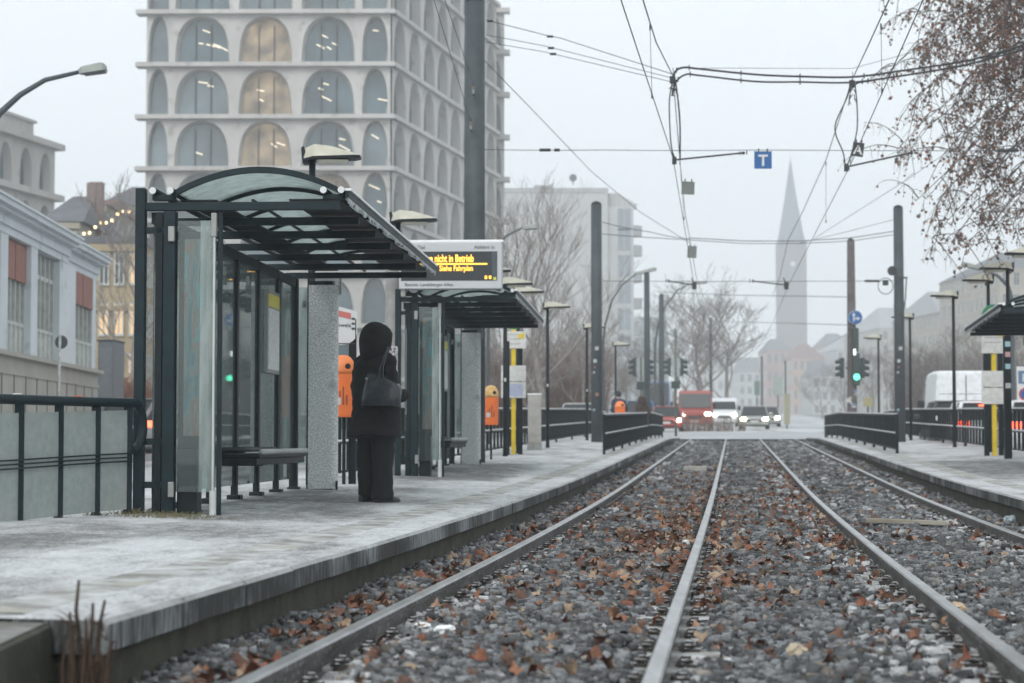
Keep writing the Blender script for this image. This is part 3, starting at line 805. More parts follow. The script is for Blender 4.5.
    MB().tube([(X(-0.42), 2.30, 0.475), (X(-0.42), 4.95, 0.475)], 0.028, 10).build("back_roll", M_STEEL2, be, smooth=True)
    MB().tube([(X(-0.09), 2.5, 0.462), (X(-0.09), 4.95, 0.462)], 0.026, 10).build("front_roll", mat("frosted_tube", (0.42,0.44,0.45), 0.6), be, smooth=True)
    MB().box(X(-0.36), X(-0.16), 3.1, 4.85, 0.4465, 0.456).build("snow_layer", M_SNOW, be, bevel=0.004)
    for y in (2.75, 4.5):
        MB().box(X(-0.50), X(-0.12), y-0.03, y+0.03, 0.33, 0.40).build("bracket", M_STEEL2, be, bevel=0.005)
    MB().box(X(-0.40), X(-0.10), 2.32, 4.93, 0.34, 0.40).build("seat_beam", M_STEEL2, be, bevel=0.005)
    # timetable case on the back wall
    c = MB().box(X(-0.49), X(-0.455), 4.72, 5.42, 1.26, 2.12).build("timetable_case", M_ALU, root, bevel=0.008)
    MB().box(X(-0.4545), X(-0.449), 4.76, 5.38, 1.30, 1.93).build("timetable", mat("timetable_paper", (0.62,0.64,0.62), 0.5, 0, 0.2, 30), c)
    MB().box(X(-0.4545), X(-0.449), 4.76, 5.38, 1.95, 2.08).build("timetable_header", mat("yellow_header", (0.62,0.56,0.03), 0.5), c)
    # far end wall
    yF = ys[-1]
    MB().box(X(-0.45), X(-0.345), yF-0.006, yF+0.006, 0.30, 2.28).build("glass_pane", M_GLASSM, root)
    MB().box(X(-0.345), X(-0.33), yF-0.05, yF+0.05, foot, 2.375).build("post", M_STEEL2, root)
    b = MB(); prof = []
    for a in range(0, 181, 15):
        aa = R(a-90); prof.append((-0.085+0.085*math.cos(aa), 0.085*math.sin(aa)))
    prof += [(-0.325, 0.085), (-0.325, -0.085)]
    b.loft([[(X(px), yF+py, z) for px, py in prof] for z in (0.03, 2.30)])
    b.build("frosted_pillar", M_FROST, root)
    MB().box(X(-0.32), X(-0.05), yF-0.07, yF+0.07, 2.30, 2.345).build("pillar_cap", M_STEEL, root)
    MB().box(X(-0.26), X(-0.06), yF-0.06, yF+0.06, foot, 0.06).build("pillar_base", M_STEEL2, root)
    MB().box(X(-0.012), X(0.012), yF-0.11, yF-0.09, foot, 0.12).build("post_sleeve", M_STEEL2, root)
    MB().box(X(0.01), X(0.03), yF-0.03, yF+0.03, 2.2, 2.375).build("glass_clamp", M_ALU, root)
    return root

def poster_material():
    m = bpy.data.materials.new("poster_print"); nt, N, L = nodes(m); b = N["Principled BSDF"]; b.inputs["Roughness"].default_value = 0.3
    tc = N.new("ShaderNodeTexCoord"); mp = N.new("ShaderNodeMapping"); mp.inputs["Scale"].default_value = (7, 1, 1.3); L.new(tc.outputs["Object"], mp.inputs[0])
    nz = N.new("ShaderNodeTexNoise"); nz.inputs["Scale"].default_value = 1.6; nz.inputs["Detail"].default_value = 3; nz.inputs["Distortion"].default_value = 1.2; L.new(mp.outputs[0], nz.inputs[0])
    cr = N.new("ShaderNodeValToRGB"); e = cr.color_ramp.elements
    e[0].position = 0.3; e[0].color = (0.05,0.06,0.07,1); e[1].position = 0.8; e[1].color = (0.24,0.26,0.26,1)
    for p, c in ((0.42,(0.015,0.13,0.18,1)),(0.5,(0.11,0.16,0.16,1)),(0.57,(0.2,0.08,0.05,1)),(0.64,(0.03,0.24,0.30,1))):
        x = e.new(p); x.color = c
    L.new(nz.outputs[0], cr.inputs[0]); L.new(cr.outputs[0], b.inputs["Base Color"])
    return m
M_POSTER = poster_material()
sh1 = shelter(15.75, -2.345, 22.5, -1.93, "nearest glass shelter with arched roof and bench, behind the standing person", zbase=-0.56)
sh2 = shelter(27.9, -1.0, 34.6, -0.53, "second glass shelter, standing behind the orange-lettered display sign", zbase=-0.435)
sh3 = shelter(30.6, 8.57, 37.4, 9.57, "dark shelter roof cut off by the picture's edge on the right platform", sgn=-1, zbase=-0.42)
# graffiti tags scratched in pale paint on the eave ends
M_TAGP = mat("pale_scrawl", (0.5,0.5,0.5), 0.6)

# ------------------------------------------------------------------ left fence with frosted glass panels
fence_pts = [(-2.985,15.62), (-3.167,15.3), (-3.349,14.85), (-3.52,14.35), (-3.70,13.9), (-3.86,13.45), (-4.04,12.95)]
fz = lambda D: -0.555 - 0.030*max(0, (15.8-D))*1.0
fr = empty("glass_fence", (-3.03, 15.8, fz(15.8)), 0, "dark tubular fence with greenish frosted glass panels at the left picture edge", "fence")
def rel(p): return (p[0]+3.03, p[1]-15.8, p[2]-fz(15.8))
top = [(x, D, 0.297) for x, D in fence_pts]
tl = [rel(p) for p in top]
dirv = (Vector(tl[0])-Vector(tl[1])).normalized()
# the pipe bends down at its far end and back to the last post
e0 = Vector(tl[0]); bend = []
for a in range(0, 181, 15):
    aa = R(a); c = e0 + dirv*0.05 + Vector((0,0,-0.185))
    bend.append(c + dirv*(0.11*math.sin(aa)) + Vector((0,0,0.185*math.cos(aa))))
MB().tube([tuple(p) for p in ([Vector(q) for q in tl[::-1]] + bend)], 0.037, 14).build("top_pipe", M_STEEL, fr, smooth=True)
for x, D in fence_pts:
    z = fz(D)
    p = MB().beam(rel((x, D, z-0.05)), rel((x, D, 0.285)), 0.045, 0.03).build("post", M_STEEL, fr, bevel=0.004)
    MB().beam(rel((x-0.03, D+0.02, z-0.05)), rel((x-0.03, D+0.02, z+0.14)), 0.03, 0.03).build("foot_bracket", M_STEEL, p)
    MB().beam(rel((x-0.012, D, 0.12)), rel((x-0.012, D, 0.28)), 0.06, 0.035).build("clamp", M_STEEL, p)
for i in range(len(fence_pts)-1):
    (xa, Da), (xb, Db) = fence_pts[i], fence_pts[i+1]
    k = 0.03; xa2, Da2, xb2, Db2 = xa+(xb-xa)*k, Da+(Db-Da)*k, xb-(xb-xa)*k, Db-(Db-Da)*k
    for z0, z1, nm in ((0.03, 0.80, "glass_panel"),):
        a0 = rel((xa2, Da2, fz(Da2)+z0)); b0 = rel((xb2, Db2, fz(Db2)+z0)); a1 = rel((xa2, Da2, fz(Da2)+z1)); b1 = rel((xb2, Db2, fz(Db2)+z1))
        t = 0.008
        MB().hexa([(a0[0]-.005,a0[1],a0[2]),(b0[0]-.005,b0[1],b0[2]),(b0[0]-.005-t,b0[1],b0[2]),(a0[0]-.005-t,a0[1],a0[2]),
                   (a1[0]-.005,a1[1],a1[2]),(b1[0]-.005,b1[1],b1[2]),(b1[0]-.005-t,b1[1],b1[2]),(a1[0]-.005-t,a1[1],a1[2])]).build(nm, M_SCREENG, fr)
for zz in (0.405, 0.435, 0.465):
    MB().tube([rel((x+0.022, D-0.01, fz(D)+zz)) for x, D in fence_pts], 0.0065, 6).build("mid_wire", M_STEEL, fr)
for k, (D_, c_) in enumerate(((15.05, (0.7,0.12,0.05)), (14.3, (0.75,0.77,0.78)), (13.85, (0.75,0.77,0.78)))):
    t = (15.78-D_)/1.43; x_ = -3.0-0.52*t
    MB().box(-0.03,0.03,-0.012,0.012,-0.0,0.006).build("snow_patch" if k else "orange_sticker", mat("patch%d" % (k>0), c_), fr, loc=rel((x_+0.0, D_, 0.334)))

# ------------------------------------------------------------------ bar railings
def railing(path, label, h=0.95, bar=0.6, group=None, name="bar_railing", snow=True, solid=False):
    """path: list of (x, y, z of the ground)"""
    o = path[0]; root = empty(name, o, 0, label, "railing", group)
    rp = [Vector((p[0]-o[0], p[1]-o[1], p[2]-o[2])) for p in path]
    def lift(h_): return [(p.x, p.y, p.z+h_) for p in rp]
    def line(h_, w_, t_, nm, m):
        b = MB()
        pts = lift(h_)
        for a, c in zip(pts, pts[1:]): b.beam(a, c, w_, t_)
        return b.build(nm, m, root)
    line(h-0.02, 0.05, 0.04, "top_rail", M_STEEL2)
    line(h*0.5, 0.045, 0.03, "mid_rail", M_STEEL2)
    line(0.10, 0.04, 0.03, "bottom_rail", M_STEEL2)
    if snow:
        line(h+0.014, 0.045, 0.028, "snow_cap", M_SNOW); line(h*0.5+0.028, 0.06, 0.026, "snow_cap", M_SNOW)
    b = MB(); k = 0; posts = []; bars = []
    for a, c in zip(rp, rp[1:]):
        l = (c-a).length; n = max(1, int(l/bar)); d = (c-a)/n
        for i in range(n):
            p = a + d*i
            if k % 9 == 0: posts.append(p)
            else: bars.append(p)
            k += 1
    w_ = 0.03 if solid else 0.028; proto = None
    for p in bars[:98]:
        if proto is None: q = proto = MB().box(-w_,w_,-0.015,0.015,0.08,h-0.04).build("bar", M_STEEL2, root)
        else: q = proto.copy(); COL.objects.link(q)
        q.location = p
    for p in posts + [rp[-1]]:
        MB().box(p.x-0.03, p.x+0.03, p.y-0.03, p.y+0.03, p.z-0.1, p.z+h+0.01).build("post", M_STEEL2, root)
    return root
def upath(u, D0, D1, st=3.0):
    n = max(2, int((D1-D0)/st)+1); r = []
    for i in range(n):
        D = D0+(D1-D0)*i/(n-1); uu = u(D) if callable(u) else u
        r.append((tx(D,uu), D, zpl(D,uu)))
    return r
railing(upath(-3.35, 24.0, 80), "long snow-capped bar railing behind the left platform, passing the lamps and the mast", 0.95)
railing(upath(7.65, 24.0, 78), "long snow-capped bar railing behind the right platform, in front of the red-lit cars", 0.95)
# the closed-looking end fences between platform end and track
railing(upath(lambda D: -1.10 + 0.0000*D, 44, 80, 2.0), "black bar fence with pale mid rail at the far end of the left platform", 0.88, 0.36, "end fences of the platforms", "end_fence", solid=True)
railing(upath(lambda D: 5.42, 45, 80, 2.0), "black bar fence with pale mid rail at the far end of the right platform", 0.88, 0.36, "end fences of the platforms", "end_fence", solid=True)
# across the oncoming road, seen through the nearest shelter
railing([(x, D, zr(D)+0.1) for x, D in ((-9.6,60),(-8.6,62),(-7.4,64),(-6.2,66))], "distant bar railing seen through the glass of the nearest shelter", 0.95, 0.14)

# ------------------------------------------------------------------ platform lamps
def make_lamp():
    root = empty("platform_lamp")
    MB().cyl((0,0), 0.055, 0, 0.03, 14).build("base_plate", M_STEEL2, root)
    MB().tube([(0,0,-0.1),(0,0,1.2),(0,0,3.45)], [0.045,0.045,0.038], 12).build("pole", M_STEEL2, root, smooth=True)
    # wedge head: dark tray below, pale moulded cover above, cantilevered to +x
    b = MB(); sec = [(-0.10,0.09,3.42,3.62),(0.02,0.16,3.44,3.64),(0.50,0.15,3.455,3.50),(0.56,0.09,3.46,3.475)]
    b.loft([[(x,-w,z0),(x,w,z0),(x,w,z0+0.03),(x,-w,z0+0.03)] for x, w, z0, z1 in sec]); tray = b.build("lamp_tray", M_STEEL2, root, bevel=0.004)
    b = MB(); b.loft([[(x,-w*0.98,z0+0.031),(x,w*0.98,z0+0.031),(x,w*0.6,z1),(x,-w*0.6,z1)] for x, w, z0, z1 in [(-0.09,0.09,3.42,3.56),(0.03,0.155,3.44,3.605),(0.22,0.16,3.445,3.585),(0.50,0.145,3.455,3.51),(0.555,0.085,3.46,3.495)]])
    b.build("lamp_cover", M_LAMPTOP, root, bevel=0.012)
    MB().hexa([(-0.105,-0.09,3.40),(-0.02,-0.09,3.40),(-0.02,0.09,3.40),(-0.105,0.09,3.40),(-0.125,-0.07,3.57),(-0.095,-0.07,3.59),(-0.095,0.07,3.59),(-0.125,0.07,3.57)]).build("hinge_block", M_STEEL2, root, bevel=0.005)
    b = MB(); b.loft([[(x,-w,3.442),(x,w,3.442),(x,w*0.8,3.405),(x,-w*0.8,3.405)] for x, w in ((0.06,0.10),(0.2,0.12),(0.42,0.10))]); b.build("diffuser", M_LAMPTOP, root, bevel=0.01)
    MB().box(-0.022,0.022,-0.049,-0.04,1.5,1.57).build("sticker", M_TAGP, root)
    return root
lamp0 = make_lamp(); CH[lamp0.name] = kids(lamp0)
left_lamps = [(22.9,-3.09,"lamp rising behind the nearest shelter's roof on the left"),(28.5,-3.04,"lamp above the display sign's left end, second from the left"),(36.5,-2.87,"lamp head peeking out beside the display sign's right edge"),
    (40.2,-2.84,"lamp just right of the display sign, above the second shelter"),(43,-2.88,"lamp right above the second shelter's eave"),(49.3,-2.83,"free-standing lamp beside the second shelter's far end"),
    (61.5,-2.75,"lamp standing just left of the tall mast"),(76,-2.72,"farthest lamp of the left platform, right of the tall mast")]
first = True
for D, u, lb in left_lamps:
    loc = (tx(D,u), D, zpl(D,u))
    if D > 28.6 or first: pass
    if first: q = lamp0; q.location = loc; first = False; tag(q, lb, "lamp", "wedge-headed lamps on the platforms")
    else: q = copy_tree(lamp0, loc, 0, lb, group="wedge-headed lamps on the platforms")
for o in list(bpy.data.objects):
    if o.name.startswith("platform_lamp") and o.type == 'EMPTY' and o.location.y < 30: o.scale = (1.0, 1.0, 1.09 if o.location.y < 24 else 1.045)
right_lamps = [(36.5,7.3,"wedge-headed lamp touching the right picture edge above the shelter roof"),(40.3,7.3,"higher of the two lamps right above the right shelter's roof"),(44,7.38,"lower of the two lamps right above the right shelter's roof"),
    (50,7.27,"lamp in front of the white van on the right platform"),(61.5,7.2,"lamp just right of the right-hand mast"),(77,7.35,"farthest lamp of the right platform, left of its mast")]
for D, u, lb in right_lamps:
    copy_tree(lamp0, (tx(D,u), D, zpl(D,u)), PI, lb, group="wedge-headed lamps on the platforms")

# ------------------------------------------------------------------ catenary masts
def mast(x, D, zb, h, w0, w1, label, hexagon=False, stickers=0, name="catenary_mast", m=None, square=False, sticky=None):
    root = empty(name, (x, D, zb), 0, label, "mast")
    b = MB(); n = 4 if square else 14
    o = b.tube([(0,0,-0.2),(0,0,h*0.5),(0,0,h)], [w0/2*(1.41 if square else 1),(w0+w1)/4*(1.41 if square else 1),w1/2*(1.41 if square else 1)], n)
    if square: b.xf(Matrix.Rotation(PI/4,4,'Z'))
    b.build("shaft", m or M_MAST, root, smooth=not square)
    MB().tube([(0,0,h),(0,0,h+w1*0.18),(0,0,h+w1*0.3)], [w1/2*1.02,w1/2*0.8,w1*0.15], n).build("cap", M_STEEL2, root)
    r_ = random.Random(int(D*10))
    for k in range(stickers):
        zz = 0.9+r_.random()*2.0; a = r_.uniform(-0.6,0.6)
        s_ = r_.uniform(0.025,0.055)
        MB().box(-s_,s_,-0.004,0.004,-s_,s_).build("sticker", mat("sticker%d" % r_.randint(0,3), r_.choice([(0.36,0.36,0.35),(0.3,0.15,0.12),(0.2,0.28,0.3),(0.42,0.42,0.43)])), root,
            loc=(math.sin(a)*w0*0.5, -math.cos(a)*w0*0.5-0.006, zz), rotz=a)
    return root
zb = zpl(35.6,-2.5)
mast(P(474.5,240,35.6).x, 35.6, zb, P(474,2,35.6).z-zb, 0.40, 0.37, "tall thick catenary mast rising behind the display sign", name="catenary_mast")
mast(P(596.5,300,59).x, 59, zpl(59,-2.28), 7.0-zpl(59,-2.28), 0.34, 0.32, "round-topped catenary mast on the left platform between two lamps", stickers=6)
mast(P(899,300,59).x, 59, zpl(59,6.6), 6.9-zpl(59,6.6), 0.32, 0.28, "round-topped catenary mast on the right platform", stickers=5)
mast(P(647,350,86).x, 86, zr(86), 7.2-zr(86), 0.27, 0.24, "thin far mast, the left one of two beyond the left platform")
mast(P(661.5,350,114).x, 114, zr(114), 8.3-zr(114), 0.32, 0.28, "thin far mast, the right one of two beyond the left platform")
mast(P(711,380,150).x, 150, zr(150), 9.2-zr(150), 0.22, 0.2, "faint distant mast in front of the big bare tree")
mast(P(762,390,190).x, 190, zr(190), 8.0-zr(190), 0.22, 0.2, "faint distant post, left of the pair far down the street")
mast(P(785.5,390,210).x, 210, zr(210), 8.4-zr(210), 0.22, 0.2, "faint distant post, right of the pair far down the street")
# squared mast with direction sign and signals
sm = mast(P(851.5,330,80).x, 80, zr(80), 8.05-zr(80), 0.36, 0.26, "brownish square signal mast carrying the blue arrow sign", name="signal_mast", m=twotone("mast_wood_brown", (0.09,0.075,0.075),(0.13,0.11,0.11),3), square=True)

# concrete pole beside the person and the display sign on it
zb = zpl(28, -3.0)
cp = mast(P(392,400,28).x, 28, zb, 2.95-zb-0.35, 0.215, 0.20, "pale concrete pole carrying the display sign, right of the person", name="sign_pole", m=M_CONCP)
MB().box(-0.085,0.085,-0.125,-0.114,1.43,1.80).build("poster_remnant", twotone("torn_poster", (0.5,0.48,0.49),(0.08,0.08,0.09),30,0.42,0.55,0.6,0), cp)
D_ = 27.6
pa = P(399, 289, D_); pb = P(502, 242.5, D_)
ds = empty("display_sign", (pa.x, D_, pa.z), R(-3), "grey-framed passenger display with orange lettering, Anzeige nicht in Betrieb", "display sign")
W_, H_ = pb.x-pa.x, pb.z-pa.z
M_DFRAME = mat("sign_frame_grey", (0.46,0.48,0.50), 0.5, 0, 0.05, 3)
M_AMB = emat("amber_led", (1.0, 0.50, 0.06), 1.6)
MB().box(0, W_, 0, 0.26, 0, H_).build("housing", M_DFRAME, ds, bevel=0.012)
fx0, fx1, fz0, fz1 = W_*0.02, W_*0.955, H_*0.175, H_*0.80
MB().box(fx0, fx1, -0.006, -0.001, fz0, fz1).build("screen", mat("display_black", (0.016,0.022,0.026), 0.25), ds)
MB().box(fx1-0.075, fx1-0.004, -0.0095, -0.007, fz0+0.004, fz1-0.004).build("screen_edge", mat("display_edge", (0.05,0.065,0.08), 0.3), ds)
MB().box(-0.02, W_+0.02, 0.02, 0.24, H_+0.0, H_+0.035).build("snow_cap", M_SNOW, ds, bevel=0.01)
text_mesh("headline", "Anzeige nicht in Betrieb", 0.145, M_AMB, ds, face_cam(W_*0.727, -0.009, fz1-0.145), 'RIGHT', sx=0.60, bold=0.0035)
text_mesh("subline", "Siehe Fahrplan", 0.108, M_AMB, ds, face_cam(W_*0.722, -0.009, fz0+0.135), 'RIGHT', sx=0.74, bold=0.002)
MB().box(W_*0.1, W_*0.86, -0.012, -0.008, fz0+0.255*H_+0.055, fz0+0.255*H_+0.075).build("divider_line", M_AMB, ds)
for q in (0.835, 0.875): MB().box(W_*q, W_*q+0.032, -0.012, -0.008, fz0+0.02, fz0+0.065).build("status_light", M_AMB, ds)
MB().box(W_*0.918, W_*0.918+0.04, -0.013, -0.0098, fz0+0.005, fz0+0.045).build("status_patch", emat("green_led",(0.5,0.5,0.05),0.5), ds)
M_TXT = mat("dark_lettering", (0.05,0.05,0.055), 0.6)
text_mesh("header_text", "Linie  Ziel", 0.07, M_TXT, ds, face_cam(0.08, -0.004, H_*0.855), 'LEFT')
text_mesh("header_text", "Abfahrt in", 0.07, M_TXT, ds, face_cam(W_*0.93, -0.004, H_*0.855), 'RIGHT')
text_mesh("station_text", "Betrieb: Landsberger Allee", 0.062, M_TXT, ds, face_cam(0.08, -0.004, H_*0.06), 'LEFT')
MB().box(0.02, 0.08, 0.05, 0.2, -0.10, 0.02).build("hanger", M_ALU, ds)

# ------------------------------------------------------------------ stop posts with timetables
def stop_post(D, px_y, label, sgn=1):
    u = (P(px_y, 400, D).x - tx(D,0)); zb_ = zpl(D, u)
    dz_ = 0.0 if px_y < 600 else 0.13
    root = empty("stop_post", (P(px_y,400,D).x, D, zb_), 0, label, "stop sign post", "stop sign posts")
    M_PL = twotone("stop_board_white", (0.55,0.55,0.52), (0.68,0.68,0.66), 9, 0.4, 0.6, 0.6, 0.1)
    MB().box(-0.045,0.045,-0.035,0.035,-0.1,2.65).build("post", M_YEL, root, bevel=0.005)
    MB().box(-0.20*sgn,-0.11*sgn,-0.03,0.06,-0.1,2.6).build("side_post", M_STEEL2, root)
    MB().box(0.10,0.19,-0.0,0.09,-0.1,2.6).build("side_post", M_STEEL2, root)
    for z0, z1 in ((2.22-dz_, 2.58-dz_), (1.53-dz_,1.86-dz_), (1.18-dz_,1.515-dz_)):
        MB().box(-0.26,0.26,-0.075,-0.04,z0,z1).build("timetable_board", M_PL, root, bevel=0.004)
    if px_y < 600: MB().box(-0.20,0.20,-0.079,-0.0755,1.22-dz_,1.47-dz_).build("timetable_sheet", mat("timetable_blue", (0.42,0.46,0.60), 0.5, 0, 0.3, 40), root)
    for z_ in (2.30, 2.40, 2.5): MB().box(-0.20,0.15,-0.079,-0.0755,z_,z_+0.03).build("line_bar", mat("line_bar", (0.45,0.46,0.44), 0.5), root)
    MB().box(0.10,0.22,-0.08,-0.0755,2.43,2.53).build("line_badge", M_YEL, root)
    ds_ = MB().disc((0,-0.02,2.86), (0,1,0), 0.24, 0.04, 28).build("stop_disc", mat("disc_green", (0.02,0.22,0.11), 0.4), root)
    MB().disc((0,-0.044,2.86), (0,1,0), 0.165, 0.006, 28).build("disc_centre", mat("disc_yellow", (0.75,0.6,0.02), 0.4), ds_)
    text_mesh("letter", "H", 0.27, mat("disc_green", (0,0,0)), ds_, face_cam(0,-0.05,2.765), 'CENTER', bold=0.006)
    return root
stop_post(42, 513.5, "yellow stop post with white timetable boards, right of the second shelter")
stop_post(41, 994, "yellow stop post with white timetable boards on the right platform, under the shelter roof")
# slim dark posts at the shelter ends
for px, D, lb in ((506.5,41.3,"dark square post standing left of the yellow stop post"),(1007.5,38.5,"stickered dark post right of the yellow post on the right platform")):
    x = P(px,400,D).x; u = x-tx(D,0); zb_ = zpl(D,u)
    r_ = empty("square_post", (x,D,zb_), 0, lb, "post")
    top_ = 2.35 if px < 600 else 2.36
    MB().box(-0.065,0.065,-0.06,0.06,-0.1,top_).build("shaft", M_STEEL2, r_, bevel=0.006)
    if px > 600:
        for z_, c_ in ((1.35,(0.6,0.6,0.6)),(1.72,(0.4,0.6,0.65)),(2.15,(0.35,0.55,0.6)),(1.95,(0.5,0.3,0.3))):
            MB().box(-0.05,0.05,-0.066,-0.062,z_,z_+0.1).build("sticker", mat("stk%.2f"%z_, c_), r_)
# grey grit bin / cabinet
x = P(534.5,430,46.5).x; zb_ = zpl(46.5, x-tx(46.5,0))
r_ = empty("cabinet_pillar", (x,46.5,zb_), 0, "pale concrete pillar in the railing between the stop post and a lamp", "pillar")
MB().box(-0.17,0.17,-0.15,0.15,-0.1,0.16).build("plinth", M_CONCP, r_, bevel=0.01)
MB().box(-0.155,0.155,-0.14,0.14,0.16,1.28).build("body", M_CONC, r_, bevel=0.015)
MB().box(-0.165,0.165,-0.15,0.15,1.28,1.31).build("cap", M_SNOW, r_, bevel=0.008)

# ------------------------------------------------------------------ orange litter bins
M_ORANGE = mat("bin_orange", (0.78, 0.17, 0.035), 0.4, 0, 0.08, 3)
M_BINTOP = mat("bin_top_frosted", (0.66, 0.42, 0.16), 0.5, 0, 0.25, 10)
M_ORANGE2 = mat("bin_orange_lid", (0.80, 0.22, 0.06), 0.4, 0, 0.08, 3)
def litter_bin(px, pyb, D, w_, h_, label, frost):
    p = P(px, pyb, D); zg = zpl(D, p.x-tx(D,0))
    root = empty("litter_bin", (p.x, D, zg), 0, label, "litter bin", "orange litter bins")
    zb_ = p.z - zg
    rings = []
    def ring(wx, dy, z, n=20):
        out = []
        for i in range(n):
            a = 2*PI*i/n; c, s_ = math.cos(a), math.sin(a)
            out.append((wx*math.copysign(abs(c)**0.55, c), dy*math.copysign(abs(s_)**0.55, s_), z))
        return out
    b = MB(); hb = h_*0.70
    b.loft([ring(w_/2*0.9, w_*0.38, zb_), ring(w_/2*0.93, w_*0.4, zb_+0.02), ring(w_/2, w_*0.43, zb_+hb)])
    b.build("body", M_ORANGE, root, smooth=False, bevel=0.0)
    b = MB(); rr_ = []
    for k in range(9):
        a = PI/2*k/8; rr_.append(ring(w_/2*1.02*max(0.05, math.cos(a)**0.8), w_*0.44*max(0.05, math.cos(a)**0.8), zb_+hb+0.004+(h_-hb)*math.sin(a)))
    b.loft(rr_); b.build("lid", M_BINTOP if frost else M_ORANGE2, root, smooth=True)
    MB().tube([(w_*0.22,-w_*0.37,zb_+hb+0.09),(w_*0.22,-w_*0.45,zb_+hb+0.085)], w_*0.11, 12).build("opening", M_BLACK, root)
    MB().box(-0.02,0.02,w_*0.42,w_*0.42+0.05,-0.05,zb_+hb).build("post", M_STEEL2, root)
    for k in range(4):
        MB().box(-w_*0.25+0.04*k,-w_*0.25+0.04*k+0.016,-w_*0.424,-w_*0.418,zb_+hb*0.28,zb_+hb*(0.5+0.1*((k*7)%3))).build("scrawl", mat("scrawl_dark", (0.22,0.06,0.03), 0.6), root)
    MB().box(-w_*0.3,-w_*0.05,-w_*0.425,-w_*0.419,zb_+hb*0.28,zb_+hb*0.45).build("sticker", mat("sticker_pale", (0.55,0.5,0.48), 0.6), root)
    return root
litter_bin(343, 417, 24.0, 0.30, 0.74, "orange litter bin between the frosted panel and the person", False)
litter_bin(491, 425, 37.5, 0.29, 0.74, "orange litter bin with pale frosted lid beside the second shelter", True)
litter_bin(620, 424, 58, 0.31, 0.66, "distant orange litter bin behind the left end fence", False)
p = P(885.5, 433, 84)
# posts beneath the first bin
for px, D in ((352.5, 24.3),):
    x = P(px,400,D).x; z_ = zpl(D, x-tx(D,0))
    r_ = empty("info_post", (x,D,z_), 0, "dark post with a round-bottomed white notice board left of the person's hood", "notice post")
    MB().box(-0.045,0.045,-0.035,0.035,-0.1,2.0).build("post", M_STEEL2, r_, bevel=0.005)
    b = MB(); pts = []
    W2, H2 = 0.20, 0.26
    out = [(-W2,H2),(W2,H2*0.62)] + [(W2*math.cos(R(a)), -H2*0.35+H2*0.6*math.sin(R(a))) for a in range(0,-181,-15)]
    b.loft([[(x_, y_, z2) for x_, z2 in out] for y_ in (-0.02, 0.02)])
    o = b.build("notice_board", M_WHITE, r_, loc=(-0.14,-0.07,1.93))
    o.rotation_euler = (0, 0, R(18))
    MB().hexa([(-0.19,-0.026,0.13),(0.12,-0.026,0.07),(0.12,-0.021,0.07),(-0.19,-0.021,0.13),(-0.19,-0.026,0.2),(0.12,-0.026,0.14),(0.12,-0.021,0.14),(-0.19,-0.021,0.2)]).build("red_stripe", mat("faded_red", (0.55,0.16,0.14)), o)
    for k in range(3): MB().box(0.13,0.17,-0.026,-0.021,0.06-0.06*k,0.085-0.06*k).build("symbol", M_TXT, o)
    text_mesh("lettering", "Hinweis", 0.075, M_TXT, o, face_cam(-0.12,-0.024,-0.03), 'LEFT')
    MB().box(-0.15,0.19,-0.026,-0.021,-0.235,-0.225).build("edge_line", M_TXT, o)

# ------------------------------------------------------------------ traffic lights and signs
M_SIGG = mat("signal_green_housing", (0.03,0.05,0.045), 0.5)
M_SIGBOARD = mat("signal_board_back", (0.34,0.37,0.37), 0.5)
def head(parent, x, y, z, sgn, s=1.0, lit=None):
    """three-lamp head seen edge-on, hoods pointing sgn*x"""
    h = MB().box(x-0.08*s, x+0.08*s, y-0.13*s, y+0.13*s, z-0.45*s, z+0.45*s).build("signal_head", M_SIGG, parent, bevel=0.01)
    for k in range(3):
        zz = z + (0.28-0.28*k)*s
        b = MB(); b.tube([(x+sgn*0.08*s, y, zz+0.02*s), (x+sgn*0.30*s, y, zz-0.03*s)], [0.115*s, 0.08*s], 10, caps=False); b.build("hood", M_SIGG, h)
    return h
def signal_post(px, D, ytop, label, disc=False, ystart=None):
    top_ = P(px, ytop, D); zg = zr(D); root = empty("traffic_signal", (top_.x, D, zg), 0, label, "traffic light", "back-turned traffic lights at the crossing")
    H = top_.z - zg; r_ = 0.06 if not disc else 0.12
    MB().tube([(0,0,-0.2),(0,0,H)], r_, 10).build("post", mat("signal_post_green", (0.11,0.13,0.11), 0.6, 0, 0.25, 6), root, smooth=True)
    zc = P(px, 367 if not disc else 374, D).z - zg
    q_ = 0.29 if not disc else 0.33; head(root, -q_, 0, zc, -1, 0.85); head(root, q_, 0, zc, 1, 0.85)
    MB().box(-0.17,0.17,-0.03,0.0,zc-0.42,zc+0.42).build("backing_board", M_SIGBOARD, root)
    for z_ in (zc-0.4, zc+0.4): MB().box(-0.3,0.3,-0.02,0.02,z_-0.02,z_+0.02).build("bracket", M_SIGG, root)
    MB().box(-0.2,0.2,-0.12,0.12,zc-1.0,zc-0.65).build("small_head", M_SIGG, root, bevel=0.02)
    if disc:
        MB().disc((0,-0.14,H-0.15),(0,1,0),0.30,0.03,24).build("sign_back", mat("sign_back_grey", (0.13,0.15,0.16), 0.5), root)
    return root
signal_post(641, 88, 357, "back-turned traffic light on a thin post behind the left end fence")
signal_post(675.5, 92, 329, "back-turned traffic light on a thick post topped by a round sign")
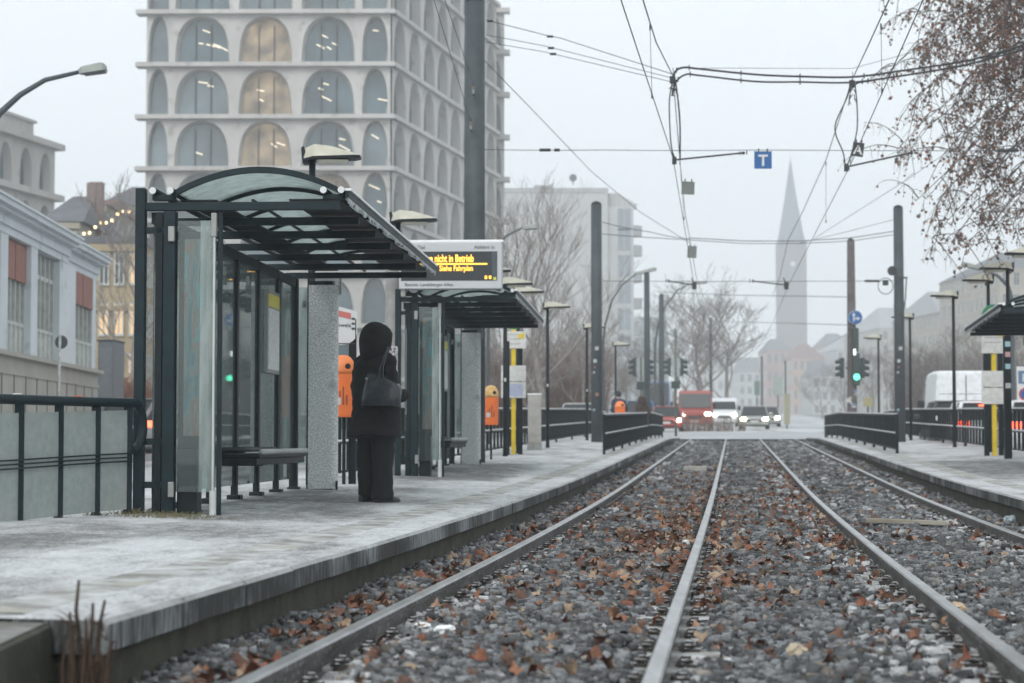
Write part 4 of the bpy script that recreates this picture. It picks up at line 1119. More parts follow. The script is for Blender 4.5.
# on the signal mast
zg = zr(80); xm = P(851.5,330,80).x
def on_sm(px, py): q = P(px,py,80); return (q.x-xm, q.z-zg)
sx_, sz_ = on_sm(854, 318)
dsc = MB().disc((sx_,-0.32,sz_),(0,1,0),0.27,0.03,32).build("direction_sign", mat("sign_blue", (0.015,0.10,0.30), 0.4), sm)
MB().disc((sx_,-0.30,sz_),(0,1,0),0.285,0.02,32).build("sign_rim", M_WHITE, dsc)
b = MB()
b.box(sx_-0.085,sx_-0.045,-0.345,-0.336,sz_-0.17,sz_+0.1); b.add([(sx_-0.14,-0.34,sz_+0.07),(sx_+0.01,-0.34,sz_+0.07),(sx_-0.065,-0.34,sz_+0.2)],[(0,1,2)])
b.box(sx_-0.045,sx_+0.09,-0.345,-0.336,sz_-0.06,sz_-0.02); b.add([(sx_+0.07,-0.34,sz_-0.115),(sx_+0.07,-0.34,sz_+0.035),(sx_+0.2,-0.34,sz_-0.04)],[(0,1,2)])
b.build("arrows", M_WHITE, dsc)
x1_, z1_ = on_sm(850.5, 368); head(sm, x1_-0.34, 0, z1_, -1, 0.9); head(sm, x1_+0.48, 0, z1_, 1, 0.9)
MB().box(x1_-0.2,x1_+0.62,-0.02,0.03,z1_-0.03,z1_+0.03).build("bracket", M_SIGG, sm)
xg, zg_ = on_sm(855, 372)
h = MB().box(xg-0.14,xg+0.14,-0.40,-0.19,zg_-0.55,zg_+0.75).build("signal_head", M_SIGG, sm, bevel=0.02)
px_, pz_ = on_sm(855, 377.3); MB().disc((px_,-0.41,pz_),(0,1,0),0.125,0.02,20).build("green_light", emat("signal_green",(0.1,0.95,0.55),2.2), h)
h2 = MB().box(xg-0.16,xg+0.10,-0.38,-0.19,zg_+0.80,zg_+1.75).build("tram_signal", M_SIGG, sm, bevel=0.02)
px_, pz_ = on_sm(853, 352.5); MB().box(px_-0.045,px_+0.045,-0.405,-0.385,pz_-0.12,pz_+0.12).build("white_bar_light", emat("signal_white",(0.9,1.0,0.98),1.6), h2, bevel=0.02)
r_ = random.Random(9)
for k in range(12):
    a, c_ = on_sm(851+r_.uniform(-4,4), 392+r_.uniform(0,30)); s_ = r_.uniform(0.05,0.1)
    MB().box(a-s_,a+s_,-0.262-k*0.002,-0.26-k*0.002,c_-s_,c_+s_).build("sticker", mat("sg%d"%(k%4), [(0.5,0.5,0.48),(0.15,0.25,0.4),(0.35,0.36,0.3),(0.1,0.1,0.1)][k%4]), sm)
# round sign seen from behind, in front of the blue building
p = P(60,342,40); pb_ = P(57,395,40)
r_ = empty("round_sign", (p.x,40,zr(40)+0.1), 0, "round road sign seen from behind on a frosty thin post, before the pale blue building", "road sign")
H = p.z-(zr(40)+0.1)
MB().tube([(-0.03,0,-0.2),(0,0,H+0.15)], 0.028, 10).build("post", mat("frosted_post", (0.45,0.47,0.47),0.7,0,0.3,12), r_, smooth=True)
MB().disc((0.02,0.03,H),(0.25,1,0),0.135,0.02,28).build("sign_disc", mat("sign_back_dark", (0.07,0.085,0.09),0.5), r_)
# parking board at the right edge
p = P(1025,388,58); r_ = empty("parking_sign", (p.x,58,zr(58)+0.1), 0, "pale parking sign board with blue and red symbols at the right picture edge", "road sign")
H = p.z-(zr(58)+0.1)
MB().tube([(0,0.05,-0.2),(0,0.05,H+0.6)],0.035,10).build("post", M_ALU, r_)
MB().box(-0.24,0.24,-0.03,0.0,H-0.52,H+0.62).build("board", M_WHITE, r_)
MB().box(-0.2,0.2,-0.036,-0.031,H+0.12,H+0.5).build("blue_field", mat("faded_blue", (0.09,0.16,0.27), 0.5), r_)
text_mesh("letter", "P", 0.34, M_WHITE, r_, face_cam(-0.1,-0.037,H+0.18))
MB().disc((0,-0.034,H-0.18),(0,1,0),0.19,0.006,24).build("no_stopping_disc", mat("sign_red", (0.5,0.04,0.03)), r_)
MB().disc((0,-0.039,H-0.18),(0,1,0),0.145,0.004,24).build("disc_field", mat("sign_blue", (0,0,0)), r_)
# far signs down the street
for px, py, D, w_, h_, c_, lb in ((787,409,130,0.4,2.0,(0.32,0.31,0.22),"tall narrow yellowish sign far down the street"),(778,386,165,0.75,1.5,(0.32,0.38,0.34),"pale square sign board far down the street"),(757,388,170,0.45,1.2,(0.15,0.22,0.19),"small green sign beside the pale board far down the street"),(868,402,100,0.45,0.45,(0.30,0.27,0.14),"small ochre sign beyond the right end fence")):
    pass
    p = P(px,py,D); r_ = empty("street_sign", (p.x,D,zr(D)), 0, lb, "road sign"); H = p.z-zr(D)
    MB().tube([(0,0.04,-0.2),(0,0.04,H+h_/2)],0.05,8).build("post", M_MAST, r_)
    MB().box(-w_/2,w_/2,-0.03,0.0,H-h_/2,H+h_/2).build("board", mat("farsign%d"%px, c_), r_)

# ------------------------------------------------------------------ curved street lamps
def street_lamp(base, pts, headlen, label, r0=0.06, hd=(1,0,0.1)):
    root = empty("street_lamp", base, 0, label, "street lamp", "curved street lamps")
    rp = [tuple(Vector(p)-Vector(base)) for p in pts]
    k = len(rp)
    MB().tube(rp, [r0*(1.3-0.8*i/(k-1)) for i in range(k)], 10).build("pole", M_MAST, root, smooth=True)
    e = Vector(rp[-1]); d = Vector(hd).normalized()
    side = d.cross(Vector((0,0,1))).normalized(); up = side.cross(d)
    b = MB(); rings = []
    for t, w_, zt, zb_ in ((0,0.05,0.05,-0.04),(0.15,0.11,0.08,-0.05),(0.8,0.15,0.10,-0.05),(0.93,0.14,0.09,-0.045),(1.0,0.11,0.06,-0.04)):
        c = e + d*headlen*t
        rings.append([tuple(c-side*w_+up*zb_), tuple(c+side*w_+up*zb_), tuple(c+side*w_*0.7+up*zt), tuple(c-side*w_*0.7+up*zt)])
    b.loft(rings); b.build("lamp_head", mat("lamp_housing_pale", (0.25,0.27,0.25),0.5), root, bevel=0.01)
    b = MB(); rings = [[tuple(e+d*headlen*t-side*0.1+up*-0.052), tuple(e+d*headlen*t+side*0.1+up*-0.052), tuple(e+d*headlen*t+side*0.07+up*-0.075), tuple(e+d*headlen*t-side*0.07+up*-0.075)] for t in (0.2,0.6,0.97)]
    b.loft(rings); b.build("lamp_glass", mat("lamp_glass_grey", (0.10,0.12,0.12),0.2), root)
D_ = 34
def arc_pts(D, pxs): return [tuple(P(a,b_,D)) for a, b_ in pxs]
pts = arc_pts(34, [(-42,420),(-42,250),(-36,180),(-20,140),(0,113),(20,95),(45,80),(79,72)])
street_lamp((P(-42,440,34).x,34,zr(34)+0.1), [(P(-42,440,34).x,34,zr(34))]+pts, 0.47, "curved street lamp with pale head at the upper left, before the sky", 0.07, (1,0,0.13))
pts = arc_pts(95, [(604,400),(603,345),(605,325),(612,300),(622,285),(636,274)])
street_lamp((P(604,400,95).x,95,zr(95)+0.1), [(P(604,420,95).x,95,zr(95))]+pts, 1.0, "curved street lamp reaching over the street right of the left mast", 0.06, (1,0,0.25))
pts = arc_pts(125, [(655,400),(655,345),(658,325),(666,305),(678,290),(690,284)])
street_lamp((P(655,400,125).x,125,zr(125)+0.1), [(P(655,420,125).x,125,zr(125))]+pts, 1.1, "faint curved street lamp beside the big bare tree", 0.07, (1,0,0.1))
pts = arc_pts(75, [(1012,420),(1012,300),(1008,286),(998,276),(985,270)])
street_lamp((P(1012,440,75).x,75,zr(75)+0.1), [(P(1012,450,75).x,75,zr(75))]+pts, 0.9, "curved street lamp above the right platform lamps, pointing left", 0.09, (-1,0,0.25))
pts = arc_pts(70, [(488,420),(488,280),(494,252),(506,236),(522,228)])
street_lamp((P(488,440,70).x,70,zr(70)+0.1), [(P(488,450,70).x,70,zr(70))]+pts, 0.55, "curved street lamp in front of the bare trees right of the display sign", 0.06, (1,0,0.05))
# ------------------------------------------------------------------ overhead wires
A = 35.3; B = 59.0
def wire(name, label, pts, r, cat="wire", group=None, sag=0.0, seg=1, m=None, parent=None):
    """pts: (px, py, D) control points joined by straight or sagging pieces"""
    w3 = [P(*p) for p in pts]; out = [w3[0]]
    for a, c in zip(w3, w3[1:]):
        for k in range(1, seg+1):
            t = k/seg; q = a.lerp(c, t); q.z -= sag*4*t*(1-t); out.append(q)
    o = MB().tube(out, r, 5).build(name, m or M_WIRE, parent)
    if parent is None: tag(o, label, cat, group)
    return o
wire("contact_wire", "left track's contact wire, from the top of the picture down to the left steady arm", [(572,-150,16),(621,0,21.4),(673,158,A),(694,284,B),(704,318,86),(716,345,130),(722,362,180)], 0.0075)
wire("contact_wire", "right track's contact wire, from the top right down to the right steady arm", [(990,-150,16),(923,0,21.4),(849,168,A),(789,284,B),(774,320,86),(758,348,130),(745,362,180)], 0.0075)
wire("messenger_wire", "left track's upper carrying wire above its contact wire", [(600,-150,17.5),(643,0,24),(656,42,28),(673,76,A),(680,162,43),(685,213,50),(690,240,B),(696,276,70),(703,296,86)], 0.009)
wire("messenger_wire", "right track's upper carrying wire above its contact wire", [(950,-150,17.5),(889,0,24),(868,46,28),(852,80,A),(826,160,42),(802,213,50),(788,240,B),(780,276,70),(772,297,86)], 0.009)
for k, (a, c) in enumerate((((650,26,26.3),(652,97,26.3)),((881,25,26.3),(882,92,26.3)),((680,162,42),(684,219,42)),((826,163,42),(826,222,42)))):
    p0, p1 = P(*a), P(*c)
    o = wire("dropper_wire", ["short dropper between the two near wires of the left track","short dropper between the two near wires of the right track","far dropper below the grey plate on the left track's wires","far dropper between the converging wires of the right track"][k], [a, c], 0.004)
    MB().tube([p0+Vector((0,0,0.02)), p0-Vector((0,0,0.06))], 0.012, 6).build("clamp", M_WIRE, o); MB().tube([p1+Vector((0,0,0.05)), p1-Vector((0,0,0.02))], 0.012, 6).build("clamp", M_WIRE, o)
# cross-span at the near masts
def insulators(o, pts, r=0.022):
    for px, py, D, l in pts:
        c = P(px, py, D); MB().tube([c-Vector((l/2,0,0)), c+Vector((l/2,0,0))], r, 8).build("insulator", M_WIRE, o, smooth=True)
o = wire("span_wire", "uppermost span wire from the tall mast to the left wire cluster", [(486,20,A),(545,35,A),(560,38,A),(672,74,A)], 0.007); insulators(o, [(490,21,A,0.1),(550,36.5,A,0.11)])
o = wire("span_wire", "middle span wire of the three fanning from the tall mast", [(486,35,A),(545,46,A),(672,78,A)], 0.006); insulators(o, [(551,48,A,0.11)])
o = wire("span_wire", "lowest of the three span wires fanning from the tall mast", [(486,42,A),(545,52,A),(672,72+10,A)], 0.006); insulators(o, [(553,54,A,0.11)])
o = wire("span_wire", "long level span wire carrying the blue T sign", [(484,149.5,A),(600,150,A),(760,150,A),(1090,150.5,A)], 0.006, sag=0.01, seg=3); insulators(o, [(545,150,A,0.2),(557,150,A,0.1),(1008,150.5,A,0.36)], 0.028)
o = wire("span_wire", "thin span wire joining the two wire clusters above the thick cables", [(676,68,A),(852,68.5,A),(895,57,A),(960,40,A),(1100,6,A)], 0.0045)
M_CAB = mat("cable_black", (0.018,0.020,0.022), 0.5)
def cable(label, pts, r, ties=0):
    # smooth the path with a Catmull-Rom spline
    w3 = [P(*p) for p in pts]; q = [w3[0]] + w3 + [w3[-1]]; out = []
    for i in range(1, len(q)-2):
        for k in range(8):
            t = k/8; a, b_, c, d = q[i-1], q[i], q[i+1], q[i+2]
            out.append(0.5*((2*b_) + (c-a)*t + (2*a-5*b_+4*c-d)*t*t + (3*b_-a-3*c+d)*t**3))
    out.append(w3[-1])
    o = MB().tube(out, r, 7).build("feeder_cable", M_CAB, smooth=True); tag(o, label, "cable", "thick feeder cables")
    for k in range(ties):
        c = out[int((k+1)*len(out)/(ties+1))]
        MB().box(c.x-0.008,c.x+0.008,c.y-r-0.01,c.y+r+0.01,c.z-0.045,c.z+0.045).build("cable_tie", M_CAB, o)
cable("upper thick black cable sagging between the two wire clusters", [(674,84,A),(675,72,A),(684,67.5,A),(700,69,A),(755,74.5,A),(800,76.5,A),(852,77,A),(900,71,A),(960,62,A),(1000,52,A),(1060,34,A)], 0.019, 7)
cable("lower thick black cable sagging between the two wire clusters", [(672,96,A),(676,82,A),(686,74.5,A),(700,75.5,A),(755,81.5,A),(800,82,A),(850,82.5,A),(900,76,A),(960,66,A),(1000,56,A),(1060,40,A)], 0.017, 7)
cable("black cable joining the bundle right of the right wire cluster, running into the tree", [(850,92,A),(856,84,A),(868,81,A),(920,73,A),(970,64,A),(1010,50,A),(1060,30,A)], 0.016, 2)
cable("cable drooping from the left cluster's top to the left steady arm, outer loop", [(673,80,A),(669.5,100,A),(670,130,A),(672,150,A),(676,160,A)], 0.012)
cable("cable drooping from the left cluster's top to the left steady arm, inner loop", [(675,78,A),(678,100,A),(680,125,A),(680,160,A)], 0.015)
cable("cable looping from the right cluster's top, bulging to the left", [(851,86,A),(846,100,A),(836,122,A),(836,135,A),(843,152,A),(845,164,A)], 0.012)
cable("cable looping from the right cluster's top, on the right side", [(855,84,A),(857,105,A),(857,130,A),(851,155,A),(846,168,A)], 0.012)
for k, (px, py) in enumerate(((672.5,80),(852,84))):
    c = P(px,py,A); r_ = empty("wire_clamp", c, 0, ["dark clamp cluster hanging at the left end of the thick cables","dark clamp cluster hanging right of the centre on the thick cables"][k], "wire clamp")
    rr = random.Random(k)
    MB().box(-0.05,0.05,-0.03,0.03,-0.06,0.07).build("body", M_WIRE, r_, bevel=0.01)
    for j in range(6):
        a = Vector((rr.uniform(-.05,.05),rr.uniform(-.02,.02),rr.uniform(-.2,.05))); d = Vector((rr.uniform(-.08,.08),0,rr.uniform(-.28,-.1)))
        MB().tube([a, a+d*0.5+Vector((0.03*rr.uniform(-1,1),0,0)), a+d], 0.008, 5).build("strap", M_WIRE, r_)
    MB().tube([(0.01,0,0.0),(0.012,0,0.22)], 0.006, 5).build("rod", M_WIRE, r_)
def arm(D, a, c, label, r=0.016):
    p0, p1 = P(*a, D), P(*c, D)
    r_ = empty("steady_arm", p0, 0, label, "steady arm"); v = p1-p0
    MB().tube([(0,0,0), tuple(v)], r, 8).build("tube", M_WIRE, r_)
    MB().tube([tuple(v*1.0), tuple(v*1.0+Vector((0.05,0,0))), ], r*1.6, 8).build("insulator", M_WIRE, r_)
    for q in (0.97, 1.07): MB().tube([tuple(v*q+Vector((0,0,-0.03*D/32))), tuple(v*q+Vector((0,0,0.03*D/32)))], r*0.7, 6).build("eye_bolt", M_WIRE, r_)
    MB().box(-0.03*D/32,0.04*D/32,-0.03,0.03,-0.07*D/32,0.05*D/32).build("clamp_body", M_WIRE, r_, bevel=0.008)
    MB().tube([(0,0,0.02),(-0.04*D/32,0,0.12*D/32)], r*0.8, 6).build("strut", M_WIRE, r_)
arm(A, (674,160), (742,153), "steady arm at the left contact wire, left of the blue T sign")
arm(A, (846,167), (910,153), "steady arm at the right contact wire, below the white-lettered sign")
arm(B, (694,285), (668,281), "small far steady arm above the red truck's tree, left track", 0.02)
arm(B, (786,285), (752,281), "small far steady arm in front of the church tower", 0.02)
def hang_sign(px, py, D, w_, h_, m, label, letter=None, tilt=0.0, lm=None, straps=True):
    c = P(px, py, D); r_ = empty("hanging_sign", c, 0, label, "hanging sign")
    o = MB().box(-w_/2,w_/2,-0.01,0.01,-h_/2,h_/2).build("plate", m, r_, bevel=0.003)
    if letter:
        t = text_mesh("letter", letter, h_*0.9, lm or M_WHITE, r_, face_cam(0,-0.013,-h_*0.33), 'CENTER', bold=h_*0.02)
    if straps:
        for q in (-0.25, 0.25): MB().box(w_*q-0.01,w_*q+0.01,-0.014,0.014,h_/2-0.02,h_/2+0.05).build("strap", M_WIRE, r_)
    r_.rotation_euler = (0, tilt, 0)
    return r_
hang_sign(763, 160, A, 0.31, 0.31, mat("sign_blue", (0,0,0)), "blue square sign with a white T hanging from the level span wire", "T")
hang_sign(858, 149.5, A-0.1, 0.20, 0.25, mat("sign_black", (0.02,0.022,0.024),0.5), "small black sign with a tilted white A at the right wire cluster", "A", R(8))
hang_sign(688, 188, 37, 0.24, 0.24, mat("plate_grey", (0.16,0.18,0.17),0.6), "plain grey square plate on the left track's wires", None, R(3), straps=True)
hang_sign(692, 252, 57, 0.26, 0.34, mat("plate_grey", (0,0,0)), "small far grey plate on the left track's wires below the others", None, R(3), straps=True)
# cross-span at the far masts
wire("span_wire", "upper far span wire between the round-topped masts, left half", [(602,222,B),(650,232,B),(690,239,B)], 0.010, sag=0.03, seg=3)
wire("span_wire", "lower far span wire at the left round-topped mast", [(602,234,B),(640,237,B),(690,240,B)], 0.010)
wire("span_wire", "far double span wire running to the right round-topped mast, upper strand", [(690,238,B),(745,241,B),(800,241,B),(850,238,B),(896,231,B)], 0.012)
wire("span_wire", "far double span wire running to the right round-topped mast, lower strand", [(690,240,B),(745,243.5,B),(800,243.5,B),(850,241,B),(896,234.5,B)], 0.010)
o = wire("span_wire", "faint level span wire at the height of the far steady arms", [(602,281,B),(700,281.5,B),(896,281,B)], 0.008); insulators(o, [(872,281,B,0.42)], 0.035)
wire("span_wire", "span wire ending at the signal mast below its top", [(664,292,112),(727,295,95),(851,297,80)], 0.014)
wire("span_wire", "span wire ending at the signal mast beside the blue arrow sign", [(712,321,148),(780,323,110),(851,325,80)], 0.014)
wire("feeder_wire", "long wire running diagonally down from the tall mast to the far left cluster", [(484,60,A),(548,126,42),(592,172,50),(640,212,56),(690,243,B)], 0.008)
for px, py, D in ((488,62,A+.3),(546,124.5,42),(591,170,50)):
    pass
wire("guy_wire", "left one of two thin wires rising from the tall mast to the picture's top", [(395,-110,20),(434,0,25),(451,56,28),(470,120,35.2)], 0.005)
wire("guy_wire", "right one of two thin wires rising from the tall mast to the picture's top", [(417,-110,21),(445,0,26),(473,83,35.2)], 0.005)
for k, (px, py) in enumerate(((471,124),(473.5,88))):
    c = P(px,py,35.28); r_ = empty("wire_anchor", c, 0, ["lower wire anchor on the tall mast's front","upper wire anchor on the tall mast's front"][k], "wire anchor")
    MB().tube([(0,0,0.1),(0,0,0.03)],0.012,6).build("rod", M_WIRE, r_); MB().cyl((0,0),0.028,-0.02,0.04,10).build("insulator", mat("insulator_brown",(0.14,0.10,0.07),0.4), r_)
    MB().cyl((0,0),0.02,-0.10,-0.03,8).build("turnbuckle", M_ALU, r_); MB().tube([(0,0,-0.1),(0.0,0.09,-0.12)],0.012,6).build("eye", M_WIRE, r_)
wire("span_wire", "thin wire slanting from the tree down to the far right cluster", [(1060,75,48),(905,181,54),(815,238,B)], 0.007)
wire("span_wire", "faint wire slanting up from the far right cluster to the right mast's top", [(800,243,B),(850,231,B),(896,219,B)], 0.007)
# switch gear on the right mast
c = P(893,282,59-0.3); r_ = empty("mast_switch", c, 0, "small dark switch with wire loops on the right round-topped mast", "mast fitting")
MB().box(-0.30,-0.14,-0.05,0.05,-0.10,0.06).build("box", M_WIRE, r_, bevel=0.02)
lo = [(-0.22+0.22*math.cos(R(a)), 0, -0.12+0.24*math.sin(R(a))) for a in range(0,361,20)]; MB().tube(lo, 0.012, 5).build("wire_loop", M_WIRE, r_)
MB().box(0.14,0.42,-0.03,0.03,0.10,0.15).build("bracket", M_WIRE, r_)
MB().tube([(0.40,0,0.12),(0.36,0,-0.5),(0.26,0,-1.1),(0.22,0,-1.7)], 0.018, 6).build("down_lead", M_WIRE, r_)
MB().disc((-0.02,0,0.33),(0,1,0),0.14,0.05,18).build("bell", M_WIRE, r_)

# ------------------------------------------------------------------ people
def noise_disp(o, amp, sc_, seed=0, zs=1.0):
    for v in o.data.vertices:
        n = mnoise.noise_vector(Vector((v.co.x*sc_+seed, v.co.y*sc_, v.co.z*sc_*zs)))
        v.co += n*amp
def skin(name, verts, edges, radii, mt, parent, sub=2, root=0):
    me = bpy.data.meshes.new(name); me.from_pydata(verts, edges, []); o = bpy.data.objects.new(name, me); COL.objects.link(o)
    m = o.modifiers.new("s", 'SKIN'); m.use_smooth_shade = True
    sl = me.skin_vertices[0].data
    for i, r in enumerate(radii): sl[i].radius = (r, r) if not isinstance(r, tuple) else r
    sl[root].use_root = True
    s2 = o.modifiers.new("u", 'SUBSURF'); s2.levels = sub; s2.render_levels = sub
    dg = bpy.context.evaluated_depsgraph_get(); dg.update()
    m2 = bpy.data.meshes.new_from_object(o.evaluated_get(dg)); bpy.data.objects.remove(o)
    m2.materials.clear(); m2.materials.append(mt)
    o = bpy.data.objects.new(name, m2); COL.objects.link(o); m2.polygons.foreach_set("use_smooth", [True]*len(m2.polygons))
    if parent: o.parent = parent
    return o
M_SKIN = mat("skin_tone", (0.50,0.31,0.23), 0.55, 0, 0.06, 8)
def person(loc, rz, label, jacket, trousers, hood=True, hat=None, scale=1.0):
    root = empty("person", loc, rz, label, "person"); root.scale = (scale,)*3
    V = [(0,0,0.93),(0,0,1.15),(0,-0.01,1.34),(0,0.0,1.44),(0,0.02,1.53),(0,0.03,1.63)]; E = [(0,1),(1,2),(2,3),(3,4),(4,5)]; Rd = [0.13,0.12,0.13,0.055,0.085,0.075]
    def add(ps, rs, at_):
        prev = at_
        for p, r in zip(ps, rs): V.append(p); Rd.append(r); E.append((prev, len(V)-1)); prev = len(V)-1
        return prev
    V.append((0,0.125,1.55)); Rd.append(0.015); E.append((4, len(V)-1))    # nose
    for s in (-1, 1):
        add([(s*0.09,0,0.86),(s*0.10,0.01,0.48),(s*0.10,-0.02,0.10),(s*0.105,0.02,0.045),(s*0.12,0.15,0.03)], [0.08,0.055,0.036,0.034,0.022], 0)
        hnd = add([(s*0.17,0,1.36),(s*0.25,-0.03,1.10),(s*0.16,0.20,1.03),(s*0.075,0.27,1.04),(s*0.045,0.30,1.045)], [0.058,0.042,0.030,0.030,0.028], 2)
        for k in range(4):      # fingers closed in front of the body
            z_ = 1.075-0.021*k; l_ = (0.9,1.0,0.95,0.75)[k]
            add([(s*0.02,0.325,z_),(s*(0.02-0.035*l_),0.335,z_-0.004),(s*(0.02-0.05*l_),0.305,z_-0.008)], [0.010,0.009,0.008], hnd)
        add([(s*0.055,0.285,1.085),(s*0.02,0.295,1.105)], [0.012,0.010], hnd)
    skin("body", V, E, Rd, M_SKIN, root)
    # face
    for s in (-1,1):
        MB().tube([(s*0.033,0.108,1.575),(s*0.033,0.116,1.575)],0.011,10).build("eye", mat("eye_dark",(0.03,0.02,0.02),0.3), root)
    MB().tube([(-0.024,0.112,1.505),(0,0.119,1.503),(0.024,0.112,1.505)],0.006,6).build("mouth", mat("lips",(0.35,0.14,0.12),0.5), root)
    # trousers: two wide legs that meet at the hip
    def oval(cx, cy, hw, hd, z, n=20, p=2.0):
        return [(cx+hw*math.copysign(abs(math.cos(2*PI*i/n))**(2/p), math.cos(2*PI*i/n)), cy+hd*math.copysign(abs(math.sin(2*PI*i/n))**(2/p), math.sin(2*PI*i/n)), z) for i in range(n)]
    b = MB()
    for s in (-1,1):
        rings = []
        for k in range(16):
            t = k/15; z = 0.018 + 0.887*t
            hw = 0.084 + 0.006*math.sin(t*9+s) + 0.045*t*t; hd = 0.100 + 0.008*math.sin(t*11+s*2) + 0.05*t*t
            rings.append(oval(s*(0.098-0.0*t), -0.01+0.015*math.sin(t*3), hw, hd, z, p=2.3))
        b.loft(rings)
    o = b.build("trousers", trousers, root, smooth=True); noise_disp(o, 0.020, 8, 3, 1.6)
    for s in (-1,1):
        b = MB(); rings = []
        for y_, hw, h_ in ((-0.10,0.030,0.07),(-0.085,0.042,0.085),(0.0,0.042,0.085),(0.07,0.046,0.065),(0.14,0.048,0.05),(0.185,0.036,0.04),(0.20,0.018,0.026)):
            rings.append([(s*0.105+q*hw+s*0.012*max(0,y_)*5, y_, z_) for q, z_ in ((-1,0.0),(1,0.0),(1,h_*0.55),(0.55,h_),(-0.55,h_),(-1,h_*0.55))])
        b.loft(rings); b.build("shoe", mat("shoe_black",(0.012,0.012,0.013),0.4), root, bevel=0.006)
    # coat
    b = MB(); rings = []
    for z, hw, hd, cy in ((0.625,0.255,0.205,0),(0.65,0.268,0.218,0),(0.72,0.266,0.212,0),(0.80,0.256,0.205,0),(0.90,0.248,0.196,0),(1.0,0.240,0.186,0),(1.10,0.236,0.178,0),(1.2,0.232,0.168,0),(1.28,0.225,0.158,-0.005),(1.34,0.205,0.145,-0.01),(1.385,0.17,0.125,-0.01),(1.42,0.12,0.11,0),(1.45,0.095,0.10,0.01)):
        puff = 0.006*math.sin(z*52)
        rings.append(oval(0, cy, (hw+puff)*1.0, (hd+puff)*1.0, z, 36, 2.3))
    # extra rings give the quilting its ridges
    dense = []
    for a_, c_ in zip(rings, rings[1:]):
        for k in range(3):
            t = k/3; mid = math.sin(t*PI)*0.006
            dense.append([tuple(Vector(p).lerp(Vector(q), t)*1.0 + Vector((p[0],p[1],0)).normalized()*mid) for p, q in zip(a_, c_)])
    dense.append(rings[-1]); b.loft(dense)
    o = b.build("coat", jacket, root, smooth=True); noise_disp(o, 0.030, 5, 1, 1.0); noise_disp(o, 0.010, 16, 4, 1.0)
    for s in (-1,1):
        ex = 0.0 if s > 0 else -0.06
        pts = [(s*0.12,-0.01,1.375),(s*0.185,-0.015,1.35),(s*(0.222+ex*0.4),-0.02,1.27),(s*(0.255+ex*0.8),-0.035,1.17),(s*(0.275+ex),-0.035,1.09),(s*(0.262+ex),0.01,1.045),(s*0.225,0.09,1.03),(s*0.175,0.175,1.03),(s*0.12,0.235,1.035)]
        q = []
        for a_, c_ in zip(pts, pts[1:]):
            for k in range(3): q.append(tuple(Vector(a_).lerp(Vector(c_), k/3)))
        q.append(pts[-1]); n = len(q)
        rs = [0.075-0.012*(i/n)+0.005*math.sin(i*1.9) for i in range(n)]; rs[0] = 0.06; rs[-1] = 0.05
        o = MB().tube(q, rs, 16).build("sleeve", jacket, root, smooth=True); noise_disp(o, 0.020, 12, 5)
    # hood with the face left open
    if hood:
        b = MB(); rings = []
        for z, r, cy, op in ((1.36,0.112,-0.02,0.30),(1.40,0.128,-0.025,0.32),(1.45,0.140,-0.015,0.36),(1.50,0.152,-0.005,0.42),(1.56,0.158,0.0,0.45),(1.62,0.153,0.0,0.42),(1.67,0.130,0.0,0.34),(1.705,0.095,-0.005,0.2),(1.728,0.045,-0.01,0.08),(1.733,0.008,-0.01,0.02)):
            ring = []; n = 30
            for i in range(n+1):
                a = PI/2 + op*PI*0.55 + (2*PI - op*PI*1.1)*i/n
                ring.append((r*math.cos(a)*0.98, cy+r*1.08*math.sin(a), z))
            rings.append(ring)
        b.loft(rings, closed=False, caps=False); o = b.build("hood", jacket, root, smooth=True)
        noise_disp(o, 0.014, 8, 9)
        md = o.modifiers.new("t", 'SOLIDIFY'); md.thickness = 0.016; md.offset = -1
    else:
        b = MB(); rings = []
        for z, r in ((1.52,0.105),(1.56,0.112),(1.61,0.112),(1.66,0.10),(1.70,0.07),(1.72,0.02)): rings.append(oval(0,0.005,r*0.9,r,z,18))
        b.loft(rings); b.build("woolly_hat" if hat else "hair", hat or mat("hair_brown",(0.05,0.035,0.03),0.7), root, smooth=True)
    return root
M_COAT = twotone("black_padded_coat", (0.003,0.0035,0.004), (0.007,0.008,0.0095), 12, 0.4, 0.6, 0.95, 0.35, 40)
M_TROU = twotone("black_trousers", (0.004,0.005,0.0065), (0.009,0.011,0.0135), 6, 0.4, 0.6, 0.95, 0.3, 80, stretch=(1,1,0.2))
DP = 19.3; pz = zpl(DP, -1.34-tx(DP,0))
px_ = P(375.5, 500, DP).x
person((px_, DP, pz), R(-42), "person in a hooded black coat seen from behind, waiting on the left platform", M_COAT, M_TROU)
# handbag over the right shoulder
M_BAG = twotone("black_leather", (0.022,0.027,0.034), (0.038,0.045,0.054), 9, 0.4, 0.6, 0.24, 0.2, 60)
bagp = P(382.5, 407, DP-0.26)
bg_ = empty("handbag", (bagp.x, DP-0.27, bagp.z), R(-14), "black leather handbag hanging from the waiting person's shoulder", "handbag")
b = MB(); rings = []
for z, w0, w1, t in ((0.0,-0.195,0.165,0.045),(0.012,-0.205,0.175,0.062),(0.08,-0.20,0.18,0.07),(0.17,-0.185,0.185,0.062),(0.26,-0.165,0.165,0.045),(0.31,-0.15,0.05,0.022),(0.325,-0.14,0.02,0.014)):
    n = 20; ring = []
    for i in range(n):
        a = 2*PI*i/n; c_, s_ = math.cos(a), math.sin(a)
        ring.append(((w0+w1)/2 + (w1-w0)/2*math.copysign(abs(c_)**0.5,c_), t*math.copysign(abs(s_)**0.6,s_), z + 0.10*max(0, -(c_))*0.0 - (0.05*max(0,c_) if z > 0.2 else 0)))
    rings.append(ring)
b.loft(rings); o = b.build("bag_body", M_BAG, bg_, smooth=True); noise_disp(o, 0.012, 9, 2)
